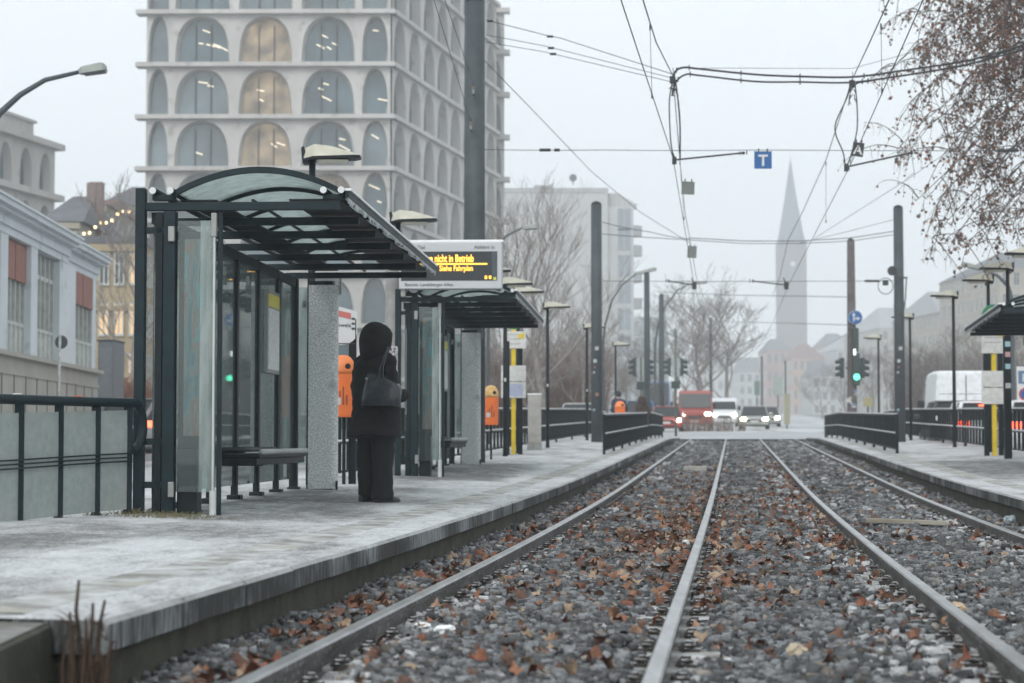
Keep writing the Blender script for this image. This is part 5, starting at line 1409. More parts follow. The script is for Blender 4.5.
MB().tube([(-0.15,-0.02,0.322),(-0.05,-0.03,0.325),(0.03,-0.03,0.30),(0.15,-0.03,0.22)], 0.006, 6).build("zip", M_STEEL2, bg_)
MB().tube([(-0.02,-0.055,0.27),(-0.01,-0.035,0.38),(0.015,0.02,0.50),(0.02,0.10,0.575),(0.02,0.17,0.56)], 0.008, 7).build("handle", M_BAG, bg_)
MB().tube([(0.02,-0.05,0.27),(0.015,-0.03,0.38),(0.03,0.03,0.50),(0.035,0.11,0.57),(0.03,0.18,0.55)], 0.008, 7).build("handle", M_BAG, bg_)
MB().disc((-0.145,-0.045,0.27),(0,1,0),0.014,0.012,10).build("ring", M_ALU, bg_)
p = P(618.5, 436, 66); person((p.x, 66, zpl(66,-2)), R(10), "distant person in dark blue with a dark cap behind the left end fence", mat("coat_navy",(0.02,0.035,0.07),0.8), M_TROU, hood=False, hat=mat("cap_navy",(0.015,0.02,0.035),0.8), scale=0.92)
p = P(642, 436, 66); person((p.x, 66, zpl(66,-1.3)-0.12), R(25), "distant person in a dark brown hooded jacket beside the traffic light post", mat("coat_brown",(0.05,0.03,0.025),0.85), M_TROU, hood=True, scale=0.90)

# ------------------------------------------------------------------ vehicles
M_TINT = mat("car_glass", (0.02,0.026,0.03), 0.2, 0, 0.05, 2, 0, 0.3)
M_TYRE = mat("tyre", (0.015,0.015,0.016), 0.8)
M_RIM = mat("rim", (0.25,0.26,0.27), 0.4, 0.6)
E_TAIL = emat("tail_light_on", (1.0,0.07,0.03), 6.0); E_TAIL0 = mat("tail_light_red", (0.30,0.012,0.01), 0.3)
E_HEAD = emat("headlight_on", (1.0,0.93,0.72), 30.0); E_HEADY = emat("headlight_warm", (1.0,0.86,0.42), 22.0)
def vehicle(name, loc, rz, label, cat, L_, W_, H_, belt, paint, kind="car", tail=None, headl=None, high=False, sections=None, group=None):
    """length along y, nose at +y"""
    root = empty(name, loc, rz, label, cat, group); hw = W_/2
    if kind == "car": S = [(-0.5,0.80,0.35,0.62*belt),(-0.485,0.93,0.25,0.95*belt),(-0.40,1.0,0.2,1.03*belt),(-0.1,1.0,0.18,1.0*belt),(0.18,1.0,0.18,0.97*belt),(0.36,0.98,0.2,0.84*belt),(0.46,0.90,0.24,0.72*belt),(0.5,0.74,0.32,0.55*belt)]
    elif kind == "van": S = [(-0.5,0.94,0.35,H_-0.12),(-0.49,0.98,0.28,H_-0.04),(-0.2,1.0,0.22,H_),(0.12,1.0,0.22,H_-0.02),(0.24,0.98,0.22,H_-0.25),(0.345,0.96,0.22,belt+0.05),(0.44,0.93,0.25,belt*0.86),(0.49,0.84,0.28,belt*0.68),(0.5,0.78,0.4,belt*0.55)]
    else: S = [(-0.5,0.95,0.5,0.75),(0.18,0.95,0.5,0.75),(0.19,1.0,0.35,H_*0.96),(0.40,1.0,0.32,H_),(0.46,0.98,0.30,belt+0.02),(0.495,0.96,0.32,belt*0.9),(0.5,0.92,0.4,belt*0.8)]
    rings = []
    for y, w_, z0, z1 in S:
        w2 = hw*w_; tap = 0.90 if kind == "car" else 0.93
        if kind != "car" and z1 > belt*1.05: pts = [(-w2*0.94,z0),(w2*0.94,z0),(w2,z0+0.14),(w2,belt),(w2*0.97,(belt+z1)/2),(w2*0.93,z1-0.10),(w2*0.84,z1),(-w2*0.84,z1),(-w2*0.93,z1-0.10),(-w2*0.97,(belt+z1)/2),(-w2,belt),(-w2,z0+0.14)]
        else: pts = [(-w2*0.94,z0),(w2*0.94,z0),(w2,z0+0.14),(w2,z0+(z1-z0)*0.55),(w2*0.985,z0+(z1-z0)*0.75),(w2*0.96,z1-0.04),(w2*0.88,z1),(-w2*0.88,z1),(-w2*0.96,z1-0.04),(-w2*0.985,z0+(z1-z0)*0.75),(-w2,z0+(z1-z0)*0.55),(-w2,z0+0.14)]
        rings.append([(x, y*L_, z) for x, z in pts])
    body = MB().loft(rings).build("body", paint, root, smooth=False, bevel=0.02)
    if kind == "car":
        yr, y2, y3, yf = -0.46*L_, -0.36*L_, 0.10*L_, 0.27*L_
        G = [(yr,0.88,belt*0.98),(y2,0.72,H_-0.03),(y3,0.74,H_-0.02),(yf,0.88,belt*0.97)]
        b = MB(); b.loft([[(-hw*0.93,y,belt*0.95),(hw*0.93,y,belt*0.95),(hw*w_,y,z),(-hw*w_,y,z)] for y, w_, z in G]); b.build("windows", M_TINT, root, bevel=0.02)
        MB().loft([[(-hw*0.74,y,z),(hw*0.74,y,z),(hw*0.68,y,z+0.035),(-hw*0.68,y,z+0.035)] for y, z in ((y2-0.05,H_-0.045),(y2+0.15,H_-0.02),(y3-0.1,H_-0.015),(y3+0.06,H_-0.04))]).build("roof", paint, root, bevel=0.012)
        b = MB()
        for s in (-1,1):
            b.beam((s*hw*0.90,yr+0.02,belt*0.97),(s*hw*0.72,y2,H_-0.03),0.09,0.10); b.beam((s*hw*0.90,yf,belt*0.96),(s*hw*0.74,y3,H_-0.03),0.05,0.07); b.beam((s*hw*0.92,-0.1*L_,belt),(s*hw*0.735,-0.12*L_,H_-0.03),0.05,0.09)
        b.build("pillars", paint, root)
    elif kind == "van":
        b = MB(); b.hexa([(-hw*0.88,0.352*L_,belt+0.08),(hw*0.88,0.352*L_,belt+0.08),(hw*0.86,0.335*L_,belt+0.06),(-hw*0.86,0.335*L_,belt+0.06),(-hw*0.80,0.252*L_,H_-0.30),(hw*0.80,0.252*L_,H_-0.30),(hw*0.79,0.235*L_,H_-0.32),(-hw*0.79,0.235*L_,H_-0.32)]); b.build("windscreen", M_TINT, root)
        for s in (-1,1): MB().hexa([(s*hw*0.99,0.14*L_,belt+0.06),(s*hw*0.99,0.30*L_,belt+0.06),(s*hw*1.004,0.30*L_,belt+0.06),(s*hw*1.004,0.14*L_,belt+0.06),(s*hw*0.935,0.14*L_,H_-0.4),(s*hw*0.935,0.235*L_,H_-0.4),(s*hw*0.955,0.235*L_,H_-0.4),(s*hw*0.955,0.14*L_,H_-0.4)]).build("side_window", M_TINT, root)
        for s in (-1,1):
            MB().box(s*hw*0.03,s*hw*0.86,-0.5*L_-0.012,-0.5*L_-0.002,0.5,H_-0.2).build("rear_door", paint, root, bevel=0.01)
        MB().box(-0.012,0.012,-0.5*L_-0.016,-0.5*L_-0.003,0.5,H_-0.2).build("door_seam", M_BLACK, root)
        MB().box(-hw*0.86,hw*0.86,-0.5*L_-0.018,-0.5*L_-0.011,H_*0.66,H_*0.67).build("panel_seam", mat("seam_grey",(0.3,0.3,0.3)), root)
        MB().box(-hw*0.95,hw*0.95,-0.5*L_-0.06,-0.5*L_+0.02,0.36,0.52).build("bumper", M_BLACK, root, bevel=0.02)
    else:
        MB().hexa([(-hw*0.9,0.47*L_,belt+0.06),(hw*0.9,0.47*L_,belt+0.06),(hw*0.88,0.455*L_,belt+0.06),(-hw*0.88,0.455*L_,belt+0.06),(-hw*0.88,0.425*L_,H_-0.2),(hw*0.88,0.425*L_,H_-0.2),(hw*0.86,0.405*L_,H_-0.22),(-hw*0.86,0.405*L_,H_-0.22)]).build("windscreen", M_TINT, root)
        MB().box(-hw*0.98,hw*0.98,-0.5*L_,0.17*L_,0.76,H_*1.02 if high else 1.3).build("cargo_box", mat("box_grey",(0.20,0.18,0.18),0.6) if not high else M_WHITE, root, bevel=0.03)
    # wheels
    for s in (-1,1):
        for y in (-0.31*L_, 0.31*L_):
            r_ = 0.32 if kind == "car" else 0.36
            b = MB().disc((s*(hw-0.10),y,r_),(1,0,0),r_,0.2,20); o = b.build("wheel", M_TYRE, root, bevel=0.02)
            MB().disc((s*(hw-0.0),y,r_),(1,0,0),r_*0.62,0.02,16).build("rim", M_RIM, o)
    # lights
    zt = belt*0.88 if kind == "car" else belt*0.85
    for s in (-1,1):
        MB().box(s*hw*0.58,s*hw*0.96,-0.5*L_+0.02 if kind == "car" else -0.5*L_-0.02,-0.5*L_+0.16,zt-(0.09 if kind == "car" else 0.18),zt+0.07).build("tail_light", tail or E_TAIL0, root, bevel=0.01)
        zh = belt*0.66 if kind == "car" else belt*0.72
        MB().box(s*hw*0.58,s*hw*0.90,0.5*L_-0.20,0.5*L_+0.012,zh-0.06,zh+0.09).build("headlight", headl or mat("headlight_off",(0.45,0.47,0.5),0.15), root, bevel=0.012)
        MB().box(s*(hw+0.0),s*(hw+0.2),0.24*L_,0.24*L_+0.08,belt+0.0,belt+(0.14 if kind == "car" else 0.34)).build("wing_mirror", M_BLACK if kind != "car" else paint, root, bevel=0.02)
    if tail and kind == "car": MB().box(-0.22,0.22,-0.405*L_-0.06,-0.405*L_,H_-0.13,H_-0.09).build("high_brake_light", tail, root)
    MB().box(-0.26,0.26,-0.5*L_-0.012,-0.5*L_+0.01,zt-0.2 if kind == "car" else 0.6,zt-0.1 if kind == "car" else 0.7).build("number_plate", mat("plate_white",(0.6,0.6,0.58),0.5), root)
    MB().box(-0.26,0.26,0.5*L_-0.01,0.5*L_+0.014,0.42,0.53).build("number_plate", mat("plate_white",(0,0,0)), root)
    MB().box(-0.45,0.45,0.5*L_-0.015,0.5*L_+0.010,belt*0.5,belt*0.66).build("grille", M_BLACK, root)
    return root
HEAD = R(-6.3)
def car_at(name, px, D, label, cat, away=True, dxrot=0, z=None, **k):
    p = P(px, 400, D); return vehicle(name, (p.x, D, zr(D)-0.01 if z is None else z), (HEAD if away else HEAD+PI)+dxrot, label, cat, **k)
PW = mat("paint_white", (0.72,0.74,0.76), 0.3); PG = mat("paint_dark_grey", (0.05,0.055,0.06), 0.3); PS = mat("paint_silver", (0.42,0.44,0.45), 0.3, 0.3)
car_at("delivery_van", 957, 75, "tall white delivery van with blank rear doors on the road behind the right platform", "van", L_=5.9, W_=2.25, H_=2.62, belt=1.25, paint=PW, kind="van")
car_at("parked_car", 953, 62, "dark grey hatchback with lit brake lights just in front of the white van", "car", L_=4.3, W_=1.8, H_=1.47, belt=0.95, paint=PG, tail=E_TAIL)
car_at("silver_car", 979, 57, "pale silver car with lit brake lights, left of the yellow post on the right", "car", L_=4.4, W_=1.82, H_=1.42, belt=0.92, paint=PW, tail=E_TAIL)
car_at("white_car", 1030, 52, "white car at the right picture edge behind the railing", "car", L_=4.4, W_=1.82, H_=1.42, belt=0.92, paint=PW, tail=E_TAIL)
# oncoming traffic
car_at("oncoming_car", 580, 92, "silver car with one yellow headlight showing behind the left railing", "car", False, L_=4.5, W_=1.85, H_=1.5, belt=0.95, paint=PS, headl=E_HEADY)
car_at("red_truck", 696, 124, "red flatbed truck with lit headlights at the crossing", "truck", False, L_=6.5, W_=2.1, H_=2.35, belt=1.25, paint=mat("paint_red",(0.33,0.06,0.05),0.4), kind="truck", headl=E_HEAD)
car_at("white_van", 724, 146, "white van with lit headlights to the right of the red truck", "van", False, L_=5.2, W_=2.0, H_=2.1, belt=1.15, paint=PW, kind="van", headl=E_HEAD)
car_at("box_truck", 656, 165, "white box truck behind the left traffic light posts", "truck", False, L_=8, W_=2.5, H_=3.5, belt=1.5, paint=mat("paint_blue",(0.06,0.15,0.3),0.35), kind="truck", high=True)
car_at("blue_car", 640, 118, "blue car half hidden behind the brown-jacketed person", "car", False, L_=4.6, W_=1.9, H_=1.75, belt=1.1, paint=mat("paint_blue",(0,0,0)), headl=E_HEADY)
car_at("red_car", 667, 112, "low red car between the two traffic light posts", "car", False, L_=4.3, W_=1.8, H_=1.4, belt=0.92, paint=mat("paint_red",(0,0,0)), headl=E_HEAD)
for px, D, lb in ((754,126,"left one of two distant cars seen only as paired headlights"),(767,144,"right one of two distant cars seen only as paired headlights")):
    car_at("distant_car", px, D, lb, "car", False, L_=4.4, W_=1.85, H_=1.45, belt=0.92, paint=mat("paint_mid_grey",(0.34,0.35,0.35),0.4), headl=emat("headlight_far", (1.0,0.94,0.58), 26))
# cars parked beyond the oncoming road, seen through the nearest shelter
car_at("white_hatchback", 236, 70, "white hatchback seen through the nearest shelter's glass", "car", L_=4.3, W_=1.85, H_=1.55, belt=0.97, paint=PW, tail=E_TAIL)
car_at("dark_estate_car", 150, 58, "dark estate car seen between the shelter posts at the left", "car", L_=4.6, W_=1.85, H_=1.5, belt=0.97, paint=PG)
car_at("pale_van", 244, 105, "pale van seen through the nearest shelter's glass, above the white hatchback", "van", L_=5.6, W_=2.2, H_=2.6, belt=1.25, paint=PW, kind="van")
car_at("silver_car", 197, 52, "silver car seen through the nearest shelter's near glass wall", "car", L_=4.3, W_=1.8, H_=1.45, belt=0.95, paint=PS, tail=E_TAIL)
# ------------------------------------------------------------------ office tower with arched windows
M_TCONC = twotone("tower_concrete", (0.43,0.42,0.405), (0.55,0.54,0.525), 0.30, 0.35, 0.65, 0.8, 0.1, 3, stretch=(1,1,0.35), c3=(0.35,0.34,0.32), c3scale=1.1, c3lo=0.58, c3hi=0.72)
M_TWIN = mat("tower_glass", (0.075,0.12,0.14), 0.12, 0, 0.35, 0.35, 0, 0.9)
M_TWIN2 = mat("tower_glass_pale", (0.13,0.175,0.195), 0.12, 0, 0.4, 0.3, 0, 0.9)
def warm_window():
    m = bpy.data.materials.new("lit_room_window"); nt, N, L = nodes(m); b = N["Principled BSDF"]; b.inputs["Roughness"].default_value = 0.15
    b.inputs["Base Color"].default_value = (0.16,0.15,0.13,1)
    tc = N.new("ShaderNodeTexCoord"); nz = N.new("ShaderNodeTexNoise"); nz.inputs["Scale"].default_value = 0.9; nz.inputs["Detail"].default_value = 4
    L.new(tc.outputs["Object"], nz.inputs[0]); mr = N.new("ShaderNodeMapRange"); mr.inputs[1].default_value = 0.35; mr.inputs[2].default_value = 0.7; mr.inputs[3].default_value = 0.02; mr.inputs[4].default_value = 0.22
    L.new(nz.outputs[0], mr.inputs[0]); L.new(mr.outputs[0], b.inputs["Emission Strength"]); b.inputs["Emission Color"].default_value = (1.0,0.72,0.42,1)
    return m
M_TLIT = warm_window()
M_CEIL = emat("office_ceiling_light", (1.0,0.88,0.66), 0.9)
M_MULL = mat("mullion_dark", (0.06,0.065,0.07), 0.5)
def arch_curve(w_, h_, n=14, p=4.0):
    """half-egg: wide at the sill, rounded at the head; x from -1..1, z from 0..1"""
    pts = []
    for i in range(2*n+1):
        t = 1 - abs(i-n)/n; s = -1 if i < n else 1
        zz = math.sin(t*PI/2)**0.95; xx = (1 - zz**p)**(1/2.1) if zz < 1 else 0
        xx = xx*(0.90+0.10*(1-zz))
        pts.append((s*xx*w_, zz*h_))
    return pts
def arcade(root, O, dirv, out, bays, floors, lo=0.50,  aw=0.395, ah=0.93, depth=0.7, tall=None, lit=(), lights=(), ledge_t=0.42, stuff_below=-99, ext=(0.5,0.5)):
    """bays: [(a0,a1)] along dirv; floors: [z0,...]; out = outward normal"""
    O = Vector(O); d = Vector(dirv).normalized(); nrm = Vector(out).normalized()
    def W(a, o, z): q = O + d*a + nrm*o; return (q.x, q.y, z)
    b = MB(); rnd = random.Random(11); rest = MB()
    for fi in range(len(floors)-1):
        z0 = floors[fi] + ledge_t*0.5; z1 = floors[fi+1] - ledge_t*0.5; H = z1-z0
        for bi, (a0, a1) in enumerate(bays):
            w_ = a1-a0; c = (a0+a1)/2; hw = w_*aw
            C0 = arch_curve(hw+0.16*w_/4.4, H*min(0.985, ah+0.04)); C1 = arch_curve(hw, H*ah)
            n = len(C0)//2
            o0, o1 = 0.0, -depth
            for C, oo in ((C0, o0),):
                for i in range(len(C)-1):
                    xa, za = C[i]; xb, zb_ = C[i+1]; ed = a0 if i < n else a1
                    b.add([W(ed,oo,z0+za),W(c+xa,oo,z0+za),W(c+xb,oo,z0+zb_),W(ed,oo,z0+zb_)],[(0,1,2,3)])
                zt = C[n][1]; b.add([W(a0,oo,z0+zt),W(a1,oo,z0+zt),W(a1,oo,z1),W(a0,oo,z1)],[(0,1,2,3)])
            for i in range(len(C0)-1):     # splayed reveal
                b.add([W(c+C0[i][0],o0,z0+C0[i][1]),W(c+C0[i+1][0],o0,z0+C0[i+1][1]),W(c+C1[i+1][0],o1,z0+C1[i+1][1]),W(c+C1[i][0],o1,z0+C1[i][1])],[(0,1,2,3)])
            # window pane
            pane = [W(c,o1+0.02,z0)] + [W(c+x,o1+0.02,z0+z) for x, z in C1]
            fs = [(0,i,i+1) for i in range(1,len(pane)-1)]
            if z0 < stuff_below: rest.add(pane, fs); continue
            key = (fi, bi); isl = key in lit
            m_ = M_TLIT if isl else (M_TWIN2 if rnd.random() < 0.4 else M_TWIN)
            wn = MB().add(pane, fs).build("window", m_, root)
            if w_ > 2.5 and w_ < 9:
                mb = MB()
                for q in ((-0.28, 0.28) if w_ > 3.5 else (0.0,)):
                    x = q*hw*1.1; zt = H*ah*0.93
                    a_, c_ = W(c+x,o1+0.10,z0), W(c+x,o1+0.10,z0+zt*(1-abs(q)*0.25)); mb.beam(a_, c_, 0.08, 0.08)
                mb.build("mullion", M_MULL, wn)
            if key in lights:
                for k in range(lights[key]):
                    x = rnd.uniform(-0.6,0.6)*hw; z = z0+H*ah*rnd.uniform(0.35,0.8); l = rnd.uniform(0.3,0.8)
                    a_, c_ = W(c+x,o1+0.05,z), W(c+x+l,o1+0.05,z-l*rnd.uniform(0.1,0.6))
                    MB().beam(a_, c_, 0.05, 0.06).build("ceiling_light", M_CEIL, wn)
    b.build("arcade_wall", M_TCONC, root)
    if rest.v: tag(rest.build("lower_windows", M_TWIN, root), kind="stuff")
    a0, a1 = bays[0][0], bays[-1][1]
    for z in floors:
        q = [W(a0-ext[0],lo,z-ledge_t/2),W(a1+ext[1],lo,z-ledge_t/2),W(a1+ext[1],-depth,z-ledge_t/2),W(a0-ext[0],-depth,z-ledge_t/2)]
        q += [(x,y,zz+ledge_t) for x,y,zz in q]
        MB().hexa(q).build("ledge", M_TCONC, root)
DT = 140
cx_ = P(392, 100, DT).x
tower = empty("office_tower", (0,0,0), 0, "tall pale concrete office tower with rows of arched windows", "building")
fz_ = [(441-y)*DT/F for y in (432, 379, 326, 273, 220, 167.5, 115, 62, 8.5, -45, -98)]
frn = Vector((1, -0.012, 0)).normalized(); base = P(147, 100, DT+0.6)
def bayx(px): return (P(px,100,DT).x - P(147,100,DT).x)
bays = [(0, bayx(171)), (bayx(171), bayx(235)), (bayx(235), bayx(298)), (bayx(298), bayx(361)), (bayx(361), bayx(392))]
litF = {(6,1):1,(6,2):1,(5,2):1,(7,2):0}
arcade(tower, (base.x, DT+0.25, 0), frn, (-0.012,-1,0), bays, fz_, lit={(5,2),(6,2),(4,2),(4,3),(7,2)},
       lights={(7,1):6,(7,3):4,(6,3):3,(5,3):3,(6,2):2,(5,1):1,(6,1):2,(5,2):2,(6,4):1,(7,4):1,(4,3):3,(5,4):1,(4,4):2}, stuff_below=13, ext=(0.7,0.34), ledge_t=0.30)
dr = Vector((0.224, 1, 0)).normalized(); nr = Vector((1,-0.224,0)).normalized()
LR = 32.5; nbay = 8
arcade(tower, (cx_+0.0, DT+0.05, 0), dr, nr, [(LR*i/nbay, LR*(i+1)/nbay) for i in range(nbay)], fz_, aw=0.36, ah=0.94, lights={(6,1):1,(7,2):1}, stuff_below=18, ext=(0.0,0.2), lo=0.35, ledge_t=0.30)
# body behind the arcades
q0 = Vector((base.x+0.3, DT+1.5, 0)); q1 = Vector((cx_-0.95, DT+1.2, 0)); q2 = q1 + dr*LR; q3 = Vector((base.x+0.3, DT+30, 0))
zt = fz_[-1]-0.2
MB().hexa([(q.x,q.y,zr(DT)-1) for q in (q0,q1,q2,q3)] + [(q.x,q.y,zt) for q in (q0,q1,q2,q3)]).build("core", M_TCONC, tower)
for k, z in enumerate(fz_[1:]):
    pass
# rear wing of the tower showing just past its receding side
wing = P(486,100,DT+34); 
arcade(tower, (wing.x, DT+34, 0), Vector((1,0.02,0)), (0.0,-1,0), [(0,1.6)], fz_[3:], aw=0.3, ah=0.85, stuff_below=99, ext=(0,0.5), depth=0.4)

# low annex of the same style behind the pale blue building
annex = empty("arched_annex", (0,0,0), 0, "lower concrete building with narrow arched windows at the upper left edge", "building")
ac = P(57,146,140); da = Vector((-0.10-0.124,-1,0)).normalized()
zf = [(441-y)*140/F for y in (433,380,327,275,197.5,146.5)]
zf[4] = (441-198)*.07; zf[3] = zf[4]-3.6; zf[2] = zf[3]-3.6; zf[1] = zf[2]-3.6; zf[0] = zf[1]-3.6
arcade(annex, (ac.x, 140, 0), da, (1,-0.224,0), [(0.3+2.95*i, 0.3+2.95*(i+1)) for i in range(9)], zf, aw=0.27, ah=0.82, stuff_below=9, ext=(0.6,0.4), depth=0.6)
q = ac; e_ = Vector((ac.x,140,0)); f_ = e_+da*27.5
MB().hexa([(p.x-o_,p.y,z) for z in (zr(140)-1, zf[-1]) for p, o_ in ((e_+da*0.8,0.6),(f_,0.6),(f_,14),(e_+da*0.8,14))]).build("core", M_TCONC, annex)
MB().hexa([(p.x-o_,p.y,z) for z in (zf[-1]+0.2, zf[-1]+1.25) for p, o_ in ((e_+da*3.0,0.3),(f_,0.3),(f_,12),(e_+da*3.0,12))]).build("roof_parapet", M_TCONC, annex)
MB().hexa([(p.x-o_,p.y,z) for z in (zf[-1]+1.25, zf[-1]+1.45) for p, o_ in ((e_+da*2.9,0.1),(f_,0.1),(f_,12),(e_+da*2.9,12))]).build("roof_coping", M_TCONC, annex)

# ------------------------------------------------------------------ pale blue low building at the left
M_BLUE = twotone("pale_blue_render", (0.55,0.60,0.625), (0.63,0.675,0.695), 0.8, 0.35, 0.65, 0.8, 0.15, 15, c3=(0.36,0.41,0.44), c3scale=2, c3lo=0.6, c3hi=0.75)
M_BEIGE = twotone("beige_panel", (0.33,0.32,0.28), (0.40,0.39,0.35), 1.2, 0.35, 0.65, 0.8, 0.15, 15)
M_PALEW = mat("pale_window_wood", (0.48,0.50,0.48), 0.6, 0, 0.15, 6)
M_BLIND = mat("red_blind", (0.27,0.12,0.095), 0.7, 0, 0.12, 5)
M_DARKW = mat("window_dark", (0.035,0.04,0.045), 0.15, 0, 0.3, 1, 0, 0.8)
def blue(a, out, z):      # a metres from the far corner towards the camera, out metres towards the street
    o = Vector((-11.2, 54.0, 0)); d = Vector((0.041, -1, 0)).normalized(); n = Vector((1, 0.041, 0)).normalized()
    q = o + d*a + n*out; return (q.x, q.y, z)
def bbox(root, name, a0, a1, o0, o1, z0, z1, m, bevel=0.0):
    q = [blue(a0,o1,z0),blue(a1,o1,z0),blue(a1,o0,z0),blue(a0,o0,z0)]; q += [(x,y,z1) for x,y,_ in q]
    return MB().hexa(q).build(name, m, root, bevel=bevel)
bl = empty("blue_building", (0,0,0), 0, "pale blue low building with tall windows and red blinds at the left edge", "building")
bbox(bl, "back_wall", 0.0, 26, -8, -0.35, -1.2, 4.4, M_BLUE)
bbox(bl, "base_wall", 0.0, 26, -0.35, 0.02, -1.2, 1.82, M_BEIGE)
bbox(bl, "sill_ledge", -0.1, 26, -0.1, 0.16, 1.80, 1.90, M_BEIGE)
for k in range(20): bbox(bl, "panel_joint", 0.9+1.25*k, 0.96+1.25*k, 0.02, 0.035, -1, 1.45, mat("joint_dark",(0.12,0.12,0.11)))
bbox(bl, "base_band", 0.0, 26, 0.02, 0.05, 1.42, 1.5, M_BEIGE)
wins = [(0.55,3.75,True),(5.95,8.65,False),(9.4,11.85,True),(12.6,15.3,True),(16.2,18.9,False),(19.6,22.3,True),(23,25.6,False)]
prev = 0.0
for a0, a1, bld in wins:
    far = a1 < 4.2; off = -0.12 if far else 0.0
    bbox(bl, "pilaster", prev, a0, -0.35, off+0.06, 1.9, 4.36, M_BLUE); prev = a1
    o = bbox(bl, "window", a0, a1, -0.34, -0.22, 1.9, 4.32, M_DARKW)
    bbox(bl, "window_apron", a0+0.05, a1-0.05, -0.22, -0.12, 1.9, 2.55, M_PALEW).parent = o
    n = 5
    for k in range(n+1):
        a = a0 + (a1-a0)*k/n; bbox(bl, "mullion", a-0.035, a+0.035, -0.22, -0.08, 1.9, 4.32, M_PALEW).parent = o
    for k in range(n):
        for j in (0.33,0.66):
            a = a0 + (a1-a0)*(k+j)/n; bbox(bl, "glazing_bar", a-0.018, a+0.018, -0.22, -0.15, 2.55, 4.32, M_PALEW).parent = o
    if not bld: bbox(bl, "transom", a0, a1, -0.22, -0.10, 3.75, 3.85, M_PALEW).parent = o
    bbox(bl, "transom", a0, a1, -0.22, -0.09, 2.52, 2.6, M_PALEW).parent = o
    if bld:
        h_ = bbox(bl, "red_blind", a0+0.05, a1-0.05, -0.08, -0.04, 3.50, 4.33, M_BLIND); h_.parent = o
        bbox(bl, "blind_seam", (a0+a1)/2-0.02, (a0+a1)/2+0.02, -0.04, -0.03, 3.5, 4.33, mat("seam_red",(0.2,0.05,0.04))).parent = o
bbox(bl, "pilaster", prev, 26.2, -0.35, 0.06, 1.9, 4.36, M_BLUE)
for z0, z1, o1 in ((4.36,4.52,0.08),(4.52,4.74,0.14),(4.74,4.82,0.30),(4.82,4.93,0.42),(4.93,4.98,0.47)):
    bbox(bl, "cornice", 4.9, 26.3, -0.6, o1, z0, z1, M_BLUE)
    bbox(bl, "cornice", -0.15-o1*0.5, 4.897, -0.6, o1-0.14, z0-0.02, z1-0.02, M_BLUE)
bbox(bl, "roof", 0.4, 26, -8, -0.61, 4.4, 4.95, mat("roof_grey",(0.2,0.21,0.22)))

